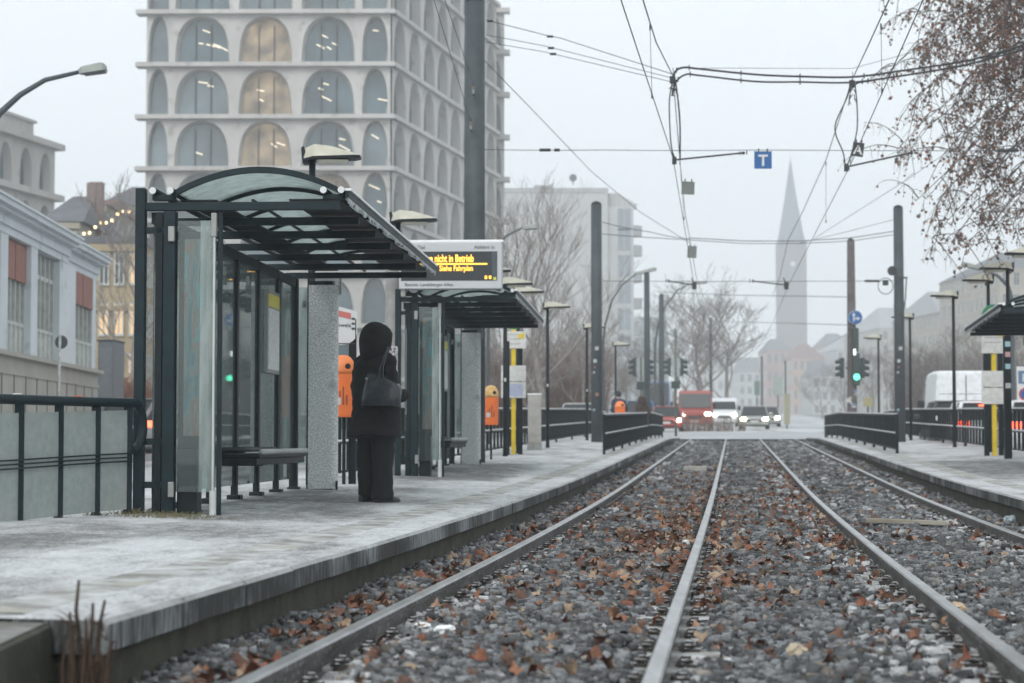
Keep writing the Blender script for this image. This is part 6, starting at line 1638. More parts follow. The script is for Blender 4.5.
# ------------------------------------------------------------------ other houses
def house(name, px0, px1, ytop, D, label, wall, roofm, floors=4, bays=4, dep=14, rz=0.0, gable=None, hip=0.0, win=M_DARKW, chimneys=(), lit=0.0, sides=True, cat="building", ww=0.5, seed=1):
    """front wall spans px0..px1 at distance D"""
    if D >= 260: D *= 2.1; dep *= 1.9
    elif D >= 210: D *= 1.55; dep *= 1.4
    p0 = P(px0, 300, D); p1 = P(px1, 300, D); w_ = p1.x-p0.x; zg = zr(D)-0.5; H = P(0, ytop, D).z - zg
    kk = 2.0 if D > 500 else 1.5
    if D >= 320: chimneys = [(a*kk, b_*kk, c*kk) for a, b_, c in chimneys]; gable = (gable[0]*kk, gable[1]) if gable else None; hip *= kk
    root = empty(name, (p0.x, D, zg), rz, label, cat)
    MB().box(0, w_, 0, dep, 0, H).build("wall", wall, root)
    fh = H/floors; bw = w_/bays; proto = {}; rnd = random.Random(seed)
    def put(x, y, z, rot, kind, w2):
        key = (kind, round(w2,2))
        if key not in proto:
            f = MB().box(-w2/2,w2/2,-0.05,0.10,0,fh*0.58).build("window", win if kind == 0 else emat("lit_window_warm",(1.0,0.66,0.35),0.4), root)
            mb = MB()
            mb.box(-w2/2-0.07,w2/2+0.07,-0.12,0.0,-0.10,0.0); mb.box(-w2/2-0.06,-w2/2,-0.10,0.0,0,fh*0.58); mb.box(w2/2,w2/2+0.06,-0.10,0.0,0,fh*0.58); mb.box(-w2/2-0.06,w2/2+0.06,-0.10,0.0,fh*0.58,fh*0.58+0.08)
            mb.box(-0.03,0.03,-0.09,-0.052,0,fh*0.58); mb.box(-w2/2,w2/2,-0.085,-0.052,fh*0.38,fh*0.38+0.05)
            g = mb.build("frame", M_PALEW, f); proto[key] = (f, g)
        else:
            f0, g0 = proto[key]; f = f0.copy(); COL.objects.link(f); g = g0.copy(); COL.objects.link(g); g.parent = f
        f.location = (x, y, z); f.rotation_euler = (0,0,rot)
    for fi in range(floors):
        for bi in range(bays):
            put(bw*(bi+0.5), 0, fh*(fi+0.22), 0, 1 if rnd.random() < lit else 0, bw*ww)
        if sides:
            for k in range(max(1,int(dep/ (bw*1.3)))):
                n_ = max(1,int(dep/(bw*1.3))); y = dep*(k+0.5)/n_
                if px1 < 512: put(w_, y, fh*(fi+0.22), PI/2, 0, bw*ww)
                else: put(0, y, fh*(fi+0.22), -PI/2, 0, bw*ww)
    if gable:
        b = MB(); ax = gable[1]; g = gable[0]
        if ax == 'x': pts = [(-0.3,-0.3,H),(w_+0.3,-0.3,H),(w_+0.3,dep+0.3,H),(-0.3,dep+0.3,H),(-0.3+hip,dep/2,H+g),(w_+0.3-hip,dep/2,H+g)]; b.add(pts,[(0,1,5,4),(1,2,5),(2,3,4,5),(3,0,4),(3,2,1,0)])
        else: pts = [(-0.3,-0.3,H),(w_+0.3,-0.3,H),(w_+0.3,dep+0.3,H),(-0.3,dep+0.3,H),(w_/2,-0.3+hip,H+g),(w_/2,dep+0.3-hip,H+g)]; b.add(pts,[(0,1,4),(1,2,5,4),(2,3,5),(3,0,4,5),(3,2,1,0)])
        rf = b.build("roof", roofm, root)
    else:
        rf = MB().box(-0.15,w_+0.15,-0.15,dep+0.15,H,H+0.35).build("roof", roofm, root)
    for cx, cw, ch in chimneys:
        MB().box(cx-cw/2,cx+cw/2,dep*0.4,dep*0.4+cw,H-0.5,H+ch).build("chimney", mat("chimney_brick",(0.22,0.165,0.15),0.9,0,0.2,2), rf)
    for z in (0.34, 0.67): MB().box(-0.08,w_+0.08,-0.14,-0.002,H*z,H*z+0.22).build("string_course", wall, root)
    MB().box(-0.1,w_+0.1,-0.22,-0.003,H-0.35,H-0.02).build("eaves_cornice", wall, root)
    return root
W_BEI = mat("wall_beige",(0.36,0.33,0.27),0.85,0,0.1,0.4); W_YEL = mat("wall_ochre",(0.36,0.29,0.19),0.85,0,0.15,0.4); W_WHT = mat("wall_offwhite",(0.46,0.46,0.45),0.85,0,0.08,0.3)
W_BRK = mat("wall_brick_pink",(0.34,0.20,0.16),0.85,0,0.15,0.3); W_GRY = mat("wall_grey",(0.25,0.25,0.25),0.85,0,0.1,0.4)
R_GRY = mat("roof_slate",(0.12,0.125,0.14),0.8,0,0.2,1); R_RED = mat("roof_tile_red",(0.19,0.11,0.095),0.85,0,0.2,1); R_SNOW = mat("roof_frosted", (0.33,0.34,0.35), 0.85, 0, 0.08, 0.1)
house("gabled_house", 44, 78, 222, 100, "beige gabled house with slate roof and brick chimneys behind the blue building", W_BEI, R_GRY, 4, 3, 10, 0, (1.9,'x'), 0.6, chimneys=((1.45,0.45,2.5),(1.9,0.35,1.7)))
house("red_roofed_house", 70, 104, 205, 118, "house with a dull red roof and chimney right of the gabled house", W_BEI, R_RED, 5, 3, 10, 0, (0.9,'x'), 0.3, chimneys=((0.6,0.8,1.9),))
house("slate_roofed_house", 100, 168, 206, 150, "hazy old house with a slate mansard roof left of the office tower", W_BEI, R_GRY, 5, 5, 12, 0, (2.2,'x'), 1.5, chimneys=((0.6,0.9,1.6),(4.4,0.8,1.6)))
house("ochre_house", 66, 142, 244, 92, "ochre house with warm windows behind the bare tree at the left", W_YEL, R_GRY, 4, 5, 10, 0, None, lit=0.25, seed=4)
house("ochre_corner_house", 141, 182, 250, 96, "ochre house seen between the posts of the nearest shelter", W_YEL, R_GRY, 4, 3, 10, 0, None, lit=0.2, seed=6)
house("storehouse", 168, 300, 330, 120, "low pale grey building seen through the nearest shelter's glass", mat("wall_pale_green",(0.34,0.37,0.35),0.85,0,0.15,0.4), R_SNOW, 2, 8, 10, 0, None, lit=0.05)
gb = P(98,340,60); r_ = empty("grey_kiosk", (gb.x,60,zr(60)), 0, "plain dark grey metal kiosk right of the blue building", "kiosk")
H = P(98,341,60).z-zr(60); MB().box(0,0.48,0,1.6,0,H).build("wall", mat("kiosk_grey",(0.10,0.115,0.125),0.5), r_, bevel=0.01); MB().box(-0.03,0.51,-0.03,1.63,H,H+0.05).build("roof", M_MAST, r_); MB().box(0.05,0.43,-0.015,-0.002,0.15,H-0.2).build("door", mat("kiosk_door",(0.12,0.135,0.145),0.5), r_)
# string of lights on the houses
sl = empty("string_lights", (0,0,0), 0, "string of small warm bulbs between the bare tree and the houses at the left", "string lights")
pts = [P(84+5.6*k, 232-3.0*k+2.2*math.sin(k*1.7), 88) for k in range(10)]
MB().tube(pts, 0.012, 4).build("cord", M_WIRE, sl)
for k, q in enumerate(pts[:9]): MB().cyl((q.x,q.y),0.055,q.z-0.13,q.z-0.02,8).build("bulb", emat("bulb_warm",(1.0,0.72,0.35),2.5), sl)

# pale apartment block behind the bare trees
apt = house("apartment_block", 505, 608, 190, 235, "pale flat-roofed apartment block behind the bare trees, right of the tower", W_WHT, R_SNOW, 9, 5, 26, 0, None, sides=False, ww=0.0001)
for o in list(kids(apt)):
    if o.name.startswith("window"):
        for c in kids(o): bpy.data.objects.remove(c)
        bpy.data.objects.remove(o)
DA = 235*1.55; pp = P(608,300,DA); H9 = P(0,206,DA).z-(zr(DA)-0.5)
x0 = pp.x - P(505,300,DA).x
MB().box(x0, x0+4.75, 1.0, 22, 0, H9).build("side_wing", W_WHT, apt)
for k in range(8):
    z = H9*(k+0.35)/8
    if k == 7: z = H9*7.1/8
    o = MB().box(x0+1.9,x0+4.2,0.9,1.1,z,z+4.0).build("window", mat("apt_window",(0.22,0.26,0.29),0.4), apt)
    MB().box(x0+3.0,x0+3.12,0.84,0.9,z,z+4.0).build("frame", W_WHT, o)
    MB().cyl((x0+4.6,4.0),1.9,z-0.8,z+1.1,16).build("balcony", mat("balcony_grey",(0.36,0.37,0.38),0.7), apt)
for k in range(5): MB().cyl((x0+1.0+0.9*k,5),1.6-0.15*k,H9,H9+2.8-0.45*k,14).build("roof_terrace", W_WHT, apt)
MB().box(x0-13.5,x0-10,3,6,H9+2.9,H9+4.2).build("roof_plant", mat("balcony_grey",(0,0,0)), apt)
q = P(573,178,DA+3); o = MB().tube([(q.x-apt.location.x,3,q.z-apt.location.z-1.2),(q.x-apt.location.x,3,q.z-apt.location.z)],0.12,6).build("antenna", M_MAST, apt); MB().disc((q.x-apt.location.x,2.8,q.z-apt.location.z),(0,1,0),0.7,0.15,14).build("dish", M_MAST, o)
for k in range(6):
    for j in range(2):
        MB().box(1.8+2.9*k,3.4+2.9*k,-0.06,0.0,4+j*5,6.6+j*5).build("window", mat("apt_window",(0,0,0)), apt)

# church
ch = empty("church", (0,0,0), 0, "slender church tower with tall pointed spire fading in the haze", "church")
DC = 1000
def pc(px, py): return P(px, py, DC)
c0 = pc(792,400); hw = (pc(805.5,0).x-pc(778.5,0).x)/2; zs = pc(0,243).z; zg = zr(DC)
M_CH = mat("church_brick",(0.09,0.065,0.06),0.85,0,0.12,0.3); M_SP = mat("spire_copper",(0.04,0.075,0.09),0.6,0,0.08,0.3)
MB().box(c0.x-hw,c0.x+hw,DC-hw,DC+hw,zg,zs).build("tower_wall", M_CH, ch)
b = MB(); oct_ = lambda r, z: [(c0.x+r*math.cos(PI/8+PI/4*i), DC+r*math.sin(PI/8+PI/4*i), z) for i in range(8)]
b.loft([oct_(hw*1.0,zs-0.5), oct_(hw*0.97,zs+3), oct_(hw*0.46,pc(0,198).z), oct_(0.10,pc(0,158).z)]); b.build("spire", M_SP, ch)
MB().tube([(c0.x,DC,pc(0,159).z),(c0.x,DC,pc(0,150).z)],0.10,6).build("finial", M_SP, ch)
for s in (-1,1):
    for q in (-1,1):
        b = MB(); r4 = lambda r, z: [(c0.x+s*hw*0.8+r*math.cos(PI/3*i), DC+q*hw*0.8+r*math.sin(PI/3*i), z) for i in range(6)]; b.loft([r4(0.8,zs-1),r4(0.8,zs+1),r4(0.05,zs+4.5)]); b.build("pinnacle", M_SP, ch)
for z_ in (pc(0,320).z, pc(0,285).z, pc(0,256).z):
    MB().box(c0.x-hw-0.2,c0.x+hw+0.2,DC-hw-0.2,DC+hw+0.2,z_-0.35,z_+0.1).build("cornice", M_CH, ch)
for s in (-0.45,0.45):
    b = MB(); w2 = 0.75; pts = [(c0.x+s*hw-w2,DC-hw-0.05,pc(0,282).z),(c0.x+s*hw+w2,DC-hw-0.05,pc(0,282).z)] + [(c0.x+s*hw+w2*math.cos(R(a)),DC-hw-0.05,pc(0,265).z+w2*1.6*math.sin(R(a))) for a in range(0,181,30)]
    b.add(pts,[tuple(range(len(pts)))]); b.build("belfry_opening", M_DARKW, ch)
MB().disc((c0.x,DC-hw-0.1,pc(0,281).z+8),(0,1,0),1.3,0.15,20).build("clock_face", M_WHITE, ch)
zn = pc(0,372).z
b = MB(); b.add([(c0.x-9,DC-4,zg),(c0.x+9,DC-4,zg),(c0.x+9,DC+30,zg),(c0.x-9,DC+30,zg),(c0.x-9,DC-4,zn),(c0.x+9,DC-4,zn),(c0.x+9,DC+30,zn),(c0.x-9,DC+30,zn),(c0.x,DC-4,zn+8),(c0.x,DC+30,zn+8)],[(0,1,5,8,4),(1,2,6,5),(2,3,7,9,6),(3,0,4,7),(5,6,9,8),(4,8,9,7)]); b.build("nave", M_CH, ch)

# hazy street houses further back
house("pink_house", 766, 792, 350, 330, "pinkish house with dull roof below the church tower, left one", W_BRK, R_GRY, 4, 4, 12, 0, (2.2,'x'), 1.5)
house("brick_gabled_house", 792, 824, 358, 300, "faded orange-brown house right of the church tower's foot", mat("wall_peach",(0.42,0.28,0.20),0.85), R_RED, 4, 5, 12, 0, (2.5,'x'), 2)
house("white_street_house", 812, 836, 376, 270, "small white house at the end of the street", W_WHT, R_GRY, 3, 3, 12, 0, (2.5,'x'), 1)
house("tall_street_house", 738, 768, 372, 360, "distant pale house left of the church tower's foot", W_WHT, R_GRY, 4, 4, 12, 0, (3,'x'), 1)
house("brick_street_house", 822, 852, 345, 370, "brick house with grey roof between the church and the signal mast", W_BRK, R_GRY, 5, 4, 14, 0, (2.6,'x'), 2)
house("corner_house", 836, 900, 350, 330, "pale corner house with curved mansard roof behind the signal mast", W_WHT, R_SNOW, 5, 8, 20, R(4), (4.2,'x'), 6)
house("row_house", 880, 948, 328, 300, "long pale apartment house with attic, right of the right-hand mast", W_BEI, R_SNOW, 6, 7, 24, R(5), (4.0,'x'), 3, chimneys=((6,1.6,4.6),))
house("gable_end_house", 940, 1003, 312, 250, "tall beige house behind the lamp heads at the right", W_BEI, R_SNOW, 6, 6, 24, R(5), (3.5,'x'), 2)
house("edge_house", 1000, 1080, 268, 215, "tall beige house with slate roof at the right picture edge", W_BEI, R_GRY, 7, 7, 24, R(5), (2.8,'x'), 4)
house("side_street_house", 690, 742, 362, 420, "faint long house behind the big bare tree", W_WHT, R_GRY, 4, 6, 14, 0, (3,'x'), 1)
house("glass_office", 606, 668, 318, 260, "pale greenish office block behind the far masts", mat("office_pale_green",(0.26,0.33,0.34),0.5), R_SNOW, 6, 7, 20, 0, None)

# ------------------------------------------------------------------ bare trees
M_BARK = mat("bark_grey", (0.21,0.19,0.175), 0.9, 0, 0.25, 3)
M_BARK2 = mat("bark_brown", (0.10,0.072,0.06), 0.9, 0, 0.25, 3)
def bare_tree_mesh(seed, H=12, r0=0.22, spread=0.75, split=3, depth=5, clear=0.25, up=0.35, n0=7, rmin=0.012):
    rnd = random.Random(seed); b = MB()
    def grow(p, d, L_, r, lv):
        k = 4 if lv < 3 else 3; pts = [p]; q = Vector(p); dd = Vector(d)
        for i in range(k):
            dd = (dd + Vector((rnd.uniform(-1,1),rnd.uniform(-1,1),rnd.uniform(-0.5,1)))*0.16 + Vector((0,0,up*0.10))).normalized()
            q = q + dd*L_/k; pts.append(q.copy())
        rs = [max(rmin, r*(1-0.55*i/k)) for i in range(k+1)]
        b.tube(pts, rs, 6 if lv < 2 else 3, caps=False)
        if lv >= depth: return
        for j in range(split + (1 if lv in (1,2) else 0)):
            t = rnd.uniform(0.35, 1.0) if j else 1.0
            i0 = min(k-1, int(t*k)); base_ = pts[i0].lerp(pts[i0+1], t*k-i0) if t < 1 else pts[-1]
            a = rnd.uniform(0, 2*PI); out = Vector((math.cos(a), math.sin(a), 0))
            nd = (dd*0.75 + out*spread*rnd.uniform(0.5,1.1) + Vector((0,0,up*rnd.uniform(0,1)))).normalized()
            grow(base_, nd, L_*rnd.uniform(0.58,0.80), max(rmin, r*rnd.uniform(0.42,0.6)), lv+1)
    tr = [Vector((0,0,-0.3)), Vector((rnd.uniform(-.1,.1),0,H*clear*0.5)), Vector((rnd.uniform(-.2,.2),rnd.uniform(-.2,.2),H*clear))]
    c = tr[-1]
    hgt = H*(1-clear); lead = [c]
    for i in range(4): c = c + Vector((rnd.uniform(-.35,.35),rnd.uniform(-.35,.35),hgt*0.2)); lead.append(c.copy())
    tb = MB(); tb.tube(tr + lead[1:], [r0*1.15,r0,r0*0.9,r0*0.7,r0*0.5,r0*0.33,r0*0.18], 8, caps=True)
    for i in range(n0):
        t = i/(n0-1)*4*0.98; i0 = min(3,int(t)); base_ = lead[i0].lerp(lead[i0+1], t-i0)
        a = i*2.4 + rnd.uniform(-.5,.5); d = Vector((math.cos(a)*spread*1.15, math.sin(a)*spread*1.15, 0.45+up)).normalized()
        grow(base_, d, hgt*rnd.uniform(0.32,0.42)*(1-0.10*i/n0*3), r0*0.42*(1-0.1*i/n0*4), 1)
    return tb, b
TREE = {}
def tree(px, D, ytop, label, seed, clear=0.22, spread=0.75, group="bare street trees", wide=1.0, m=None, rmin=None, depth=5, n0=7, name="bare_tree"):
    p = P(px, 400, D); zg = zr(D)-0.1; H = (P(px,ytop,D).z - zg)
    root = empty(name, (p.x, D, zg), random.Random(seed*7+int(px)).uniform(0,6), label, "tree", group)
    key = (seed, clear, spread, depth, n0, m)
    if key not in TREE:
        tb, b = bare_tree_mesh(seed, 12, 0.24, spread, depth=depth, clear=clear, n0=n0, rmin=rmin or 0.014)
        mt = m or M_BARK; z1 = max(v[2] for v in b.v)
        t = tb.build("trunk", mt, root); c = b.build("crown", mt, root); TREE[key] = (t, c, z1)
    else:
        t0, c0_, z1 = TREE[key]
        for o in (t0, c0_): q = o.copy(); COL.objects.link(q); q.parent = root
    s = H/TREE[key][2]; root.scale = (s*wide, s*wide, s)
    return root
tree(133, 84, 172, "slim bare tree between the blue building and the nearest shelter", 3, 0.3, 0.6)
tree(545, 72, 168, "bare tree whose crown stands just right of the display sign", 5, 0.2, 0.62, depth=5, rmin=0.006, n0=8)
tree(512, 84, 196, "bare tree partly behind the display sign's right edge", 8, 0.2, 0.62, depth=5, rmin=0.006, n0=8)
tree(583, 96, 300, "small bare tree behind the left round-topped mast", 12, 0.15, 0.8)
tree(700, 150, 262, "big broad bare tree above the red truck", 21, 0.18, 0.95, wide=1.35, depth=4, n0=12)
tree(728, 175, 285, "broad bare tree right behind the biggest one", 8, 0.2, 0.7, wide=1.3)
tree(672, 200, 290, "faint bare tree between the far masts and the big bare tree", 5, 0.2, 0.7, wide=1.3)
tree(625, 130, 330, "low bare tree behind the two far masts", 12, 0.15, 0.8, wide=1.2)
k_ = 0
for px, D, yt in ((566,112,318),(600,125,335),(530,100,318),(508,108,325),(478,96,330),(650,185,345)):
    tree(px, D, yt, ["bare tree with low brown crown behind the second lamp post of the left platform","bare tree with low brown crown just right of the left mast","bare tree with low brown crown right of the stop post","bare tree with low brown crown behind the stop post","bare tree with low brown crown behind the second shelter","faint bare tree low behind the box truck"][k_], [12,31,12,31,12,31][k_], 0.15, 0.8, wide=1.3, m=M_BARK2 if False else None); k_ += 1
k_ = 0
LR_ = ["nearest of the bare trees along the right road, cut by the picture edge","bare tree along the right road behind the stop post boards","bare tree along the right road above the white van's right half","bare tree along the right road above the white van's left half","bare tree along the right road just right of the right mast","bare tree along the right road between mast and farthest lamp","bare tree along the right road behind the signal mast","faint bare tree down the street, left of the signal mast","faintest bare tree down the street"]
for px, D, yt in ((1030,88,300),(1000,102,316),(968,118,322),(942,134,330),(922,150,332),(898,170,338),(872,195,345),(846,225,355),(822,262,362)):
    tree(px, D, yt, LR_[k_], [31,12,31,5,12,31,8,12,31][k_], [0.15,0.15,0.15,0.2,0.15,0.15,0.2,0.15,0.15][k_], [0.8,0.8,0.8,0.7,0.8,0.8,0.7,0.8,0.8][k_], wide=1.35); k_ += 1
k_ = 0
LB = ["bare tree far behind the glass of the nearest shelter, left one","bare tree far behind the glass of the nearest shelter, middle one","bare tree far behind the glass of the nearest shelter, right one"]
for px, D, yt in ((192,90,300),(232,98,318),(276,92,310)):
    tree(px, D, yt, LB[k_], [12,31,12][k_], 0.15, 0.8, wide=1.2); k_ += 1

# hedges and twiggy shrubs
def twig_mass(name, x0, x1, y0, y1, zg, h_, n, label, cat, col, rad=0.02, kind=None):
    rnd = random.Random(int(abs(x0)*100)+n); b = MB()
    for i in range(n):
        x, y = rnd.uniform(x0,x1), rnd.uniform(y0,y1); hh = h_*rnd.uniform(0.55,1.05); pts = [(x,y,zg)]; dx, dy = rnd.uniform(-.5,.5), rnd.uniform(-.5,.5)
        for k in range(1,4): pts.append((x+dx*hh*0.35*k/3*rnd.uniform(.6,1.4), y+dy*hh*0.35*k/3, zg+hh*k/3))
        b.tube(pts, [rad,rad*0.8,rad*0.5,rad*0.25], 3, caps=False)
        for k in range(3):
            q = Vector(pts[2]).lerp(Vector(pts[3]), rnd.random()); b.tube([q, q+Vector((rnd.uniform(-.35,.35),rnd.uniform(-.2,.2),rnd.uniform(.05,.3)))*hh*0.4], [rad*0.5,rad*0.2], 3, caps=False)
    o = b.build(name, mat("twigs_"+label.split()[0], col, 0.9, 0, 0.3, 2)); tag(o, label, cat, kind=kind); return o
p0, p1 = P(109,395,66), P(146,395,66)
twig_mass("hedge", p0.x, p1.x, 65, 67.5, zr(66), 2.2, 700, "rusty leafless hedge between the kiosk and the nearest shelter", "hedge", (0.20,0.10,0.07))
p0, p1 = P(681,430,112), P(742,430,112)
twig_mass("shrubs", p0.x, p1.x, 109, 113, zr(112), 0.85, 170, "brownish low shrubs in front of the red truck and the white van", "shrubs", (0.13,0.10,0.08))
p0, p1 = P(470,420,104), P(606,420,104)
twig_mass("roadside_shrubs", p0.x, p1.x, 103, 107, zr(104), 4.6, 1500, "reddish leafless shrubbery behind the left platform's railing", "shrubs", (0.14,0.085,0.07), 0.02)
p0, p1 = P(905,420,118), P(1060,420,118)
twig_mass("roadside_shrubs", p0.x, p1.x, 117, 123, zr(118), 4.6, 1400, "greyish leafless shrubbery behind the white van", "shrubs", (0.12,0.10,0.095), 0.02)
p0, p1 = P(170,420,86), P(300,420,86)
twig_mass("roadside_shrubs", p0.x, p1.x, 85, 88, zr(86), 2.6, 900, "brown leafless shrubbery seen through the nearest shelter", "shrubs", (0.14,0.09,0.07), 0.02)

# ------------------------------------------------------------------ leafy tree hanging in from the right
def hanging_tree():
    TX, TD = 14.6, 41.0; K = 1.5; zg = zr(TD)+0.1
    root = empty("plane_tree", (TX, TD, zg), 0, "tree with withered brown leaves drooping in from the upper right", "tree")
    rnd = random.Random(17); O = Vector((TX,TD,zg))
    tb = MB(); tb.tube([(0,0,-0.2),(0.05,0,3),(0,0.1,6.5),(-0.1,0.1,10.5),(-0.15,0.2,14.2)], [0.46,0.39,0.33,0.25,0.13], 12); tb.build("trunk", M_BARKT, root, smooth=True)
    cr = MB(); leaves = []
    def limb(target, D, z0, r0, ntw, dr_, ll=1.0):
        a = Vector((-0.1,0.1,z0*K)); t = P(target[0]-8, target[1], D*K) - O; r0 *= K; pts = []; n = 12
        mid = a.lerp(t, 0.5) + Vector((0,0,rnd.uniform(0.6,1.3)))
        for i in range(n+1):
            s = i/n; q = a*(1-s)**2 + mid*2*s*(1-s) + t*s*s
            q += Vector((rnd.uniform(-1,1),rnd.uniform(-1,1),rnd.uniform(-1,1)))*0.05*(1 if 0 < i < n else 0); pts.append(q)
        cr.tube(pts, [r0*0.55*(1-0.90*i/n)+0.003 for i in range(n+1)], 6, caps=False)
        for k in range(int(ntw*1.9)):
            s = rnd.uniform(0.12, 1.0)**0.8; i0 = min(n-1,int(s*n)); q = pts[i0].lerp(pts[i0+1], s*n-i0)
            d = Vector((rnd.uniform(-0.8,0.6), rnd.uniform(-1,1), rnd.uniform(-0.6,0.4))).normalized()
            L_ = rnd.uniform(0.5,1.15)*dr_*K; tp = [q.copy()]; m = 7
            for i in range(m):
                d = (d + Vector((rnd.uniform(-.22,.22),rnd.uniform(-.22,.22),-0.17+rnd.uniform(-.12,.12)))).normalized(); q = q + d*L_/m; tp.append(q.copy())
            cr.tube(tp, [0.010*(1-0.75*i/m)+0.0015 for i in range(m+1)], 4, caps=False)
            for j in range(6):
                s2 = rnd.uniform(0.2,1); i1 = min(m-1,int(s2*m)); w_ = tp[i1].lerp(tp[i1+1], s2*m-i1)
                e = Vector((rnd.uniform(-1,0.8),rnd.uniform(-1,1),rnd.uniform(-0.9,0.25))).normalized(); l2 = rnd.uniform(0.10,0.42)*dr_*K; wp = [w_.copy()]
                for i in range(4):
                    e = (e + Vector((rnd.uniform(-.3,.3),rnd.uniform(-.3,.3),-0.28))).normalized(); w_ = w_ + e*l2/4; wp.append(w_.copy())
                cr.tube(wp, [0.006,0.005,0.004,0.003,0.0018], 3, caps=False)
                for i in range(1,5):
                    if rnd.random() < 0.44*ll: leaves.append(wp[i] + Vector((rnd.uniform(-.03,.03),rnd.uniform(-.03,.03),rnd.uniform(-.05,0))))
                if rnd.random() < 0.4:      # small seed balls and buds
                    cr.tube([wp[-1], wp[-1]+Vector((0,0,-0.03))], [0.011,0.010], 4)
    L = [((898,70),25,7.8,0.035,18,0.8,0.8),((905,150),26,7.0,0.035,16,0.75,0.7),((925,200),25,6.6,0.035,16,0.7,0.7),((940,238),26,6.4,0.035,16,0.65,0.7),((985,245),25,6.0,0.035,16,0.6,0.6),((1018,235),26,6.0,0.035,18,0.7,0.6),((925,15),25.5,8.2,0.05,26,1.0,1.3),((925,-30),26,8.6,0.05,24,1.0,1.3),((925,95),24.6,7.6,0.045,26,0.9,1.0),((925,60),26.5,7.9,0.045,24,0.95,1.2),((932,130),25,7.2,0.045,28,0.9,1.0),
         ((955,150),24,6.8,0.045,28,0.85,1.0),((945,200),26,6.5,0.04,24,0.8,0.8),((962,238),25.2,6.0,0.04,24,0.7,0.75),((1005,225),24.4,6.0,0.04,22,0.75,0.7),((985,110),27.5,7.4,0.05,26,1.0,1.0),
         ((980,40),24,8.4,0.05,26,1.0,1.5),((960,-20),28,8.9,0.05,22,1.0,1.5),((1010,10),25,8.6,0.05,22,1.0,1.5),((940,35),27.5,8.4,0.05,26,1.0,1.4),((1020,150),26.6,6.8,0.045,20,0.9,0.8),((1000,70),26.2,7.8,0.05,24,1.0,1.2),((975,80),25.4,7.6,0.05,20,1.0,1.1),((1060,60),24.5,8.0,0.06,14,1.1,1.0),
         ((1120,-60),29,9.2,0.06,14,1.2,1.0),((1240,-40),22.5,9,0.06,14,1.2,1.0),((1330,60),27,8,0.06,14,1.2,0.8),((1280,150),30,7,0.06,10,1.1,0.8)]
    for l in L: limb(*l)
    cr.build("crown", M_BARKT, root)
    n = len(leaves); pos = np.array([tuple(v) for v in leaves]); size = RNG.uniform(0.040,0.098,n)
    pal = np.array([(0.19,0.085,0.05),(0.13,0.07,0.05),(0.25,0.12,0.07),(0.11,0.065,0.05),(0.18,0.11,0.08)])
    cols = pal[RNG.integers(0,5,n)]*RNG.uniform(0.7,1.3,(n,1))
    o = leaf_cloud("leaves", pos, size, 0.9, cols, M_LEAF, None, None, parent=root)
M_BARKT = mat("bark_dark", (0.11,0.09,0.08), 0.9, 0, 0.25, 5)
hanging_tree()

# ------------------------------------------------------------------ plant stubs, grass tufts, litter
p = P(84, 683, 6.95); r_ = empty("dead_plant", (p.x, 6.95, -0.98), 0, "clump of broken brown plant stalks at the platform's near corner", "plant")
rnd = random.Random(2)
for px, py, x0_ in ((79,580,78),(70,612,72),(93,603,86),(105,600,88),(86,618,82),(99,628,96),(74,640,70),(112,640,100),(90,640,92),(65,650,66),(103,655,104)):
    t = P(px, py, 6.95+rnd.uniform(-.05,.03)) - Vector(r_.location); b_ = Vector(((x0_-84)*6.95/F*1.0, 0, -0.02))
    m_ = b_.lerp(t, 0.5) + Vector((rnd.uniform(-.012,.012),0,0))
    MB().tube([b_, m_, b_.lerp(t,0.8)+Vector((rnd.uniform(-.01,.01),0,0)), t], [0.0095,0.009,0.0075,0.005], 7).build("stalk", mat("dead_stalk",(0.055,0.034,0.022),0.9,0,0.35,25), r_)
for k in range(60):
    s = rnd.uniform(0.1,0.35); q = Vector((rnd.uniform(-.06,.10), rnd.uniform(-.03,.02), s)); e = q + Vector((rnd.uniform(-.05,.05),rnd.uniform(-.02,.02),rnd.uniform(-.0,.05)))
    MB().tube([q, q.lerp(e,0.5)+Vector((0,0,0.01)), e], [0.0035,0.0025,0.0012], 4).build("twig", mat("dead_stalk",(0,0,0)), r_)
b = MB(); rnd = random.Random(4)
for k in range(700):
    if rnd.random() < 0.75: px, py = rnd.gauss(165,22), rnd.uniform(503,509)
    else: px, py = rnd.choice((22,62,97))+rnd.gauss(0,6), None
    D = rnd.uniform(15.0,16.1) if py else {0:14.2}.get(0)
    x = P(px,505,D).x if py else None
    if py is None:
        i = rnd.choice((0,1,2,3)); fx, fD = fence_pts[i][0], fence_pts[i][1]; x, D = fx+rnd.gauss(0,0.05), fD+rnd.gauss(0,0.05); z = fz(D)-0.01
    else: z = zpl(D, x-tx(D,0))-0.005
    h_ = rnd.uniform(0.012,0.045) if py else rnd.uniform(0.02,0.05); a = rnd.uniform(0,6.28); w_ = 0.003; l_ = rnd.uniform(0.2,1.2)*h_
    b.add([(x-w_,D,z),(x+w_,D,z),(x+math.cos(a)*l_*0.4,D+math.sin(a)*l_*0.4,z+h_*0.7),(x+math.cos(a)*l_,D+math.sin(a)*l_,z+h_)],[(0,1,2),(1,3,2)])
tag(b.build("grass", twotone("dry_grass",(0.15,0.12,0.065),(0.11,0.12,0.06),8,0.4,0.6,0.9,0)), "dry grass growing along the foot of the glass fence and shelter", "grass", kind="stuff")
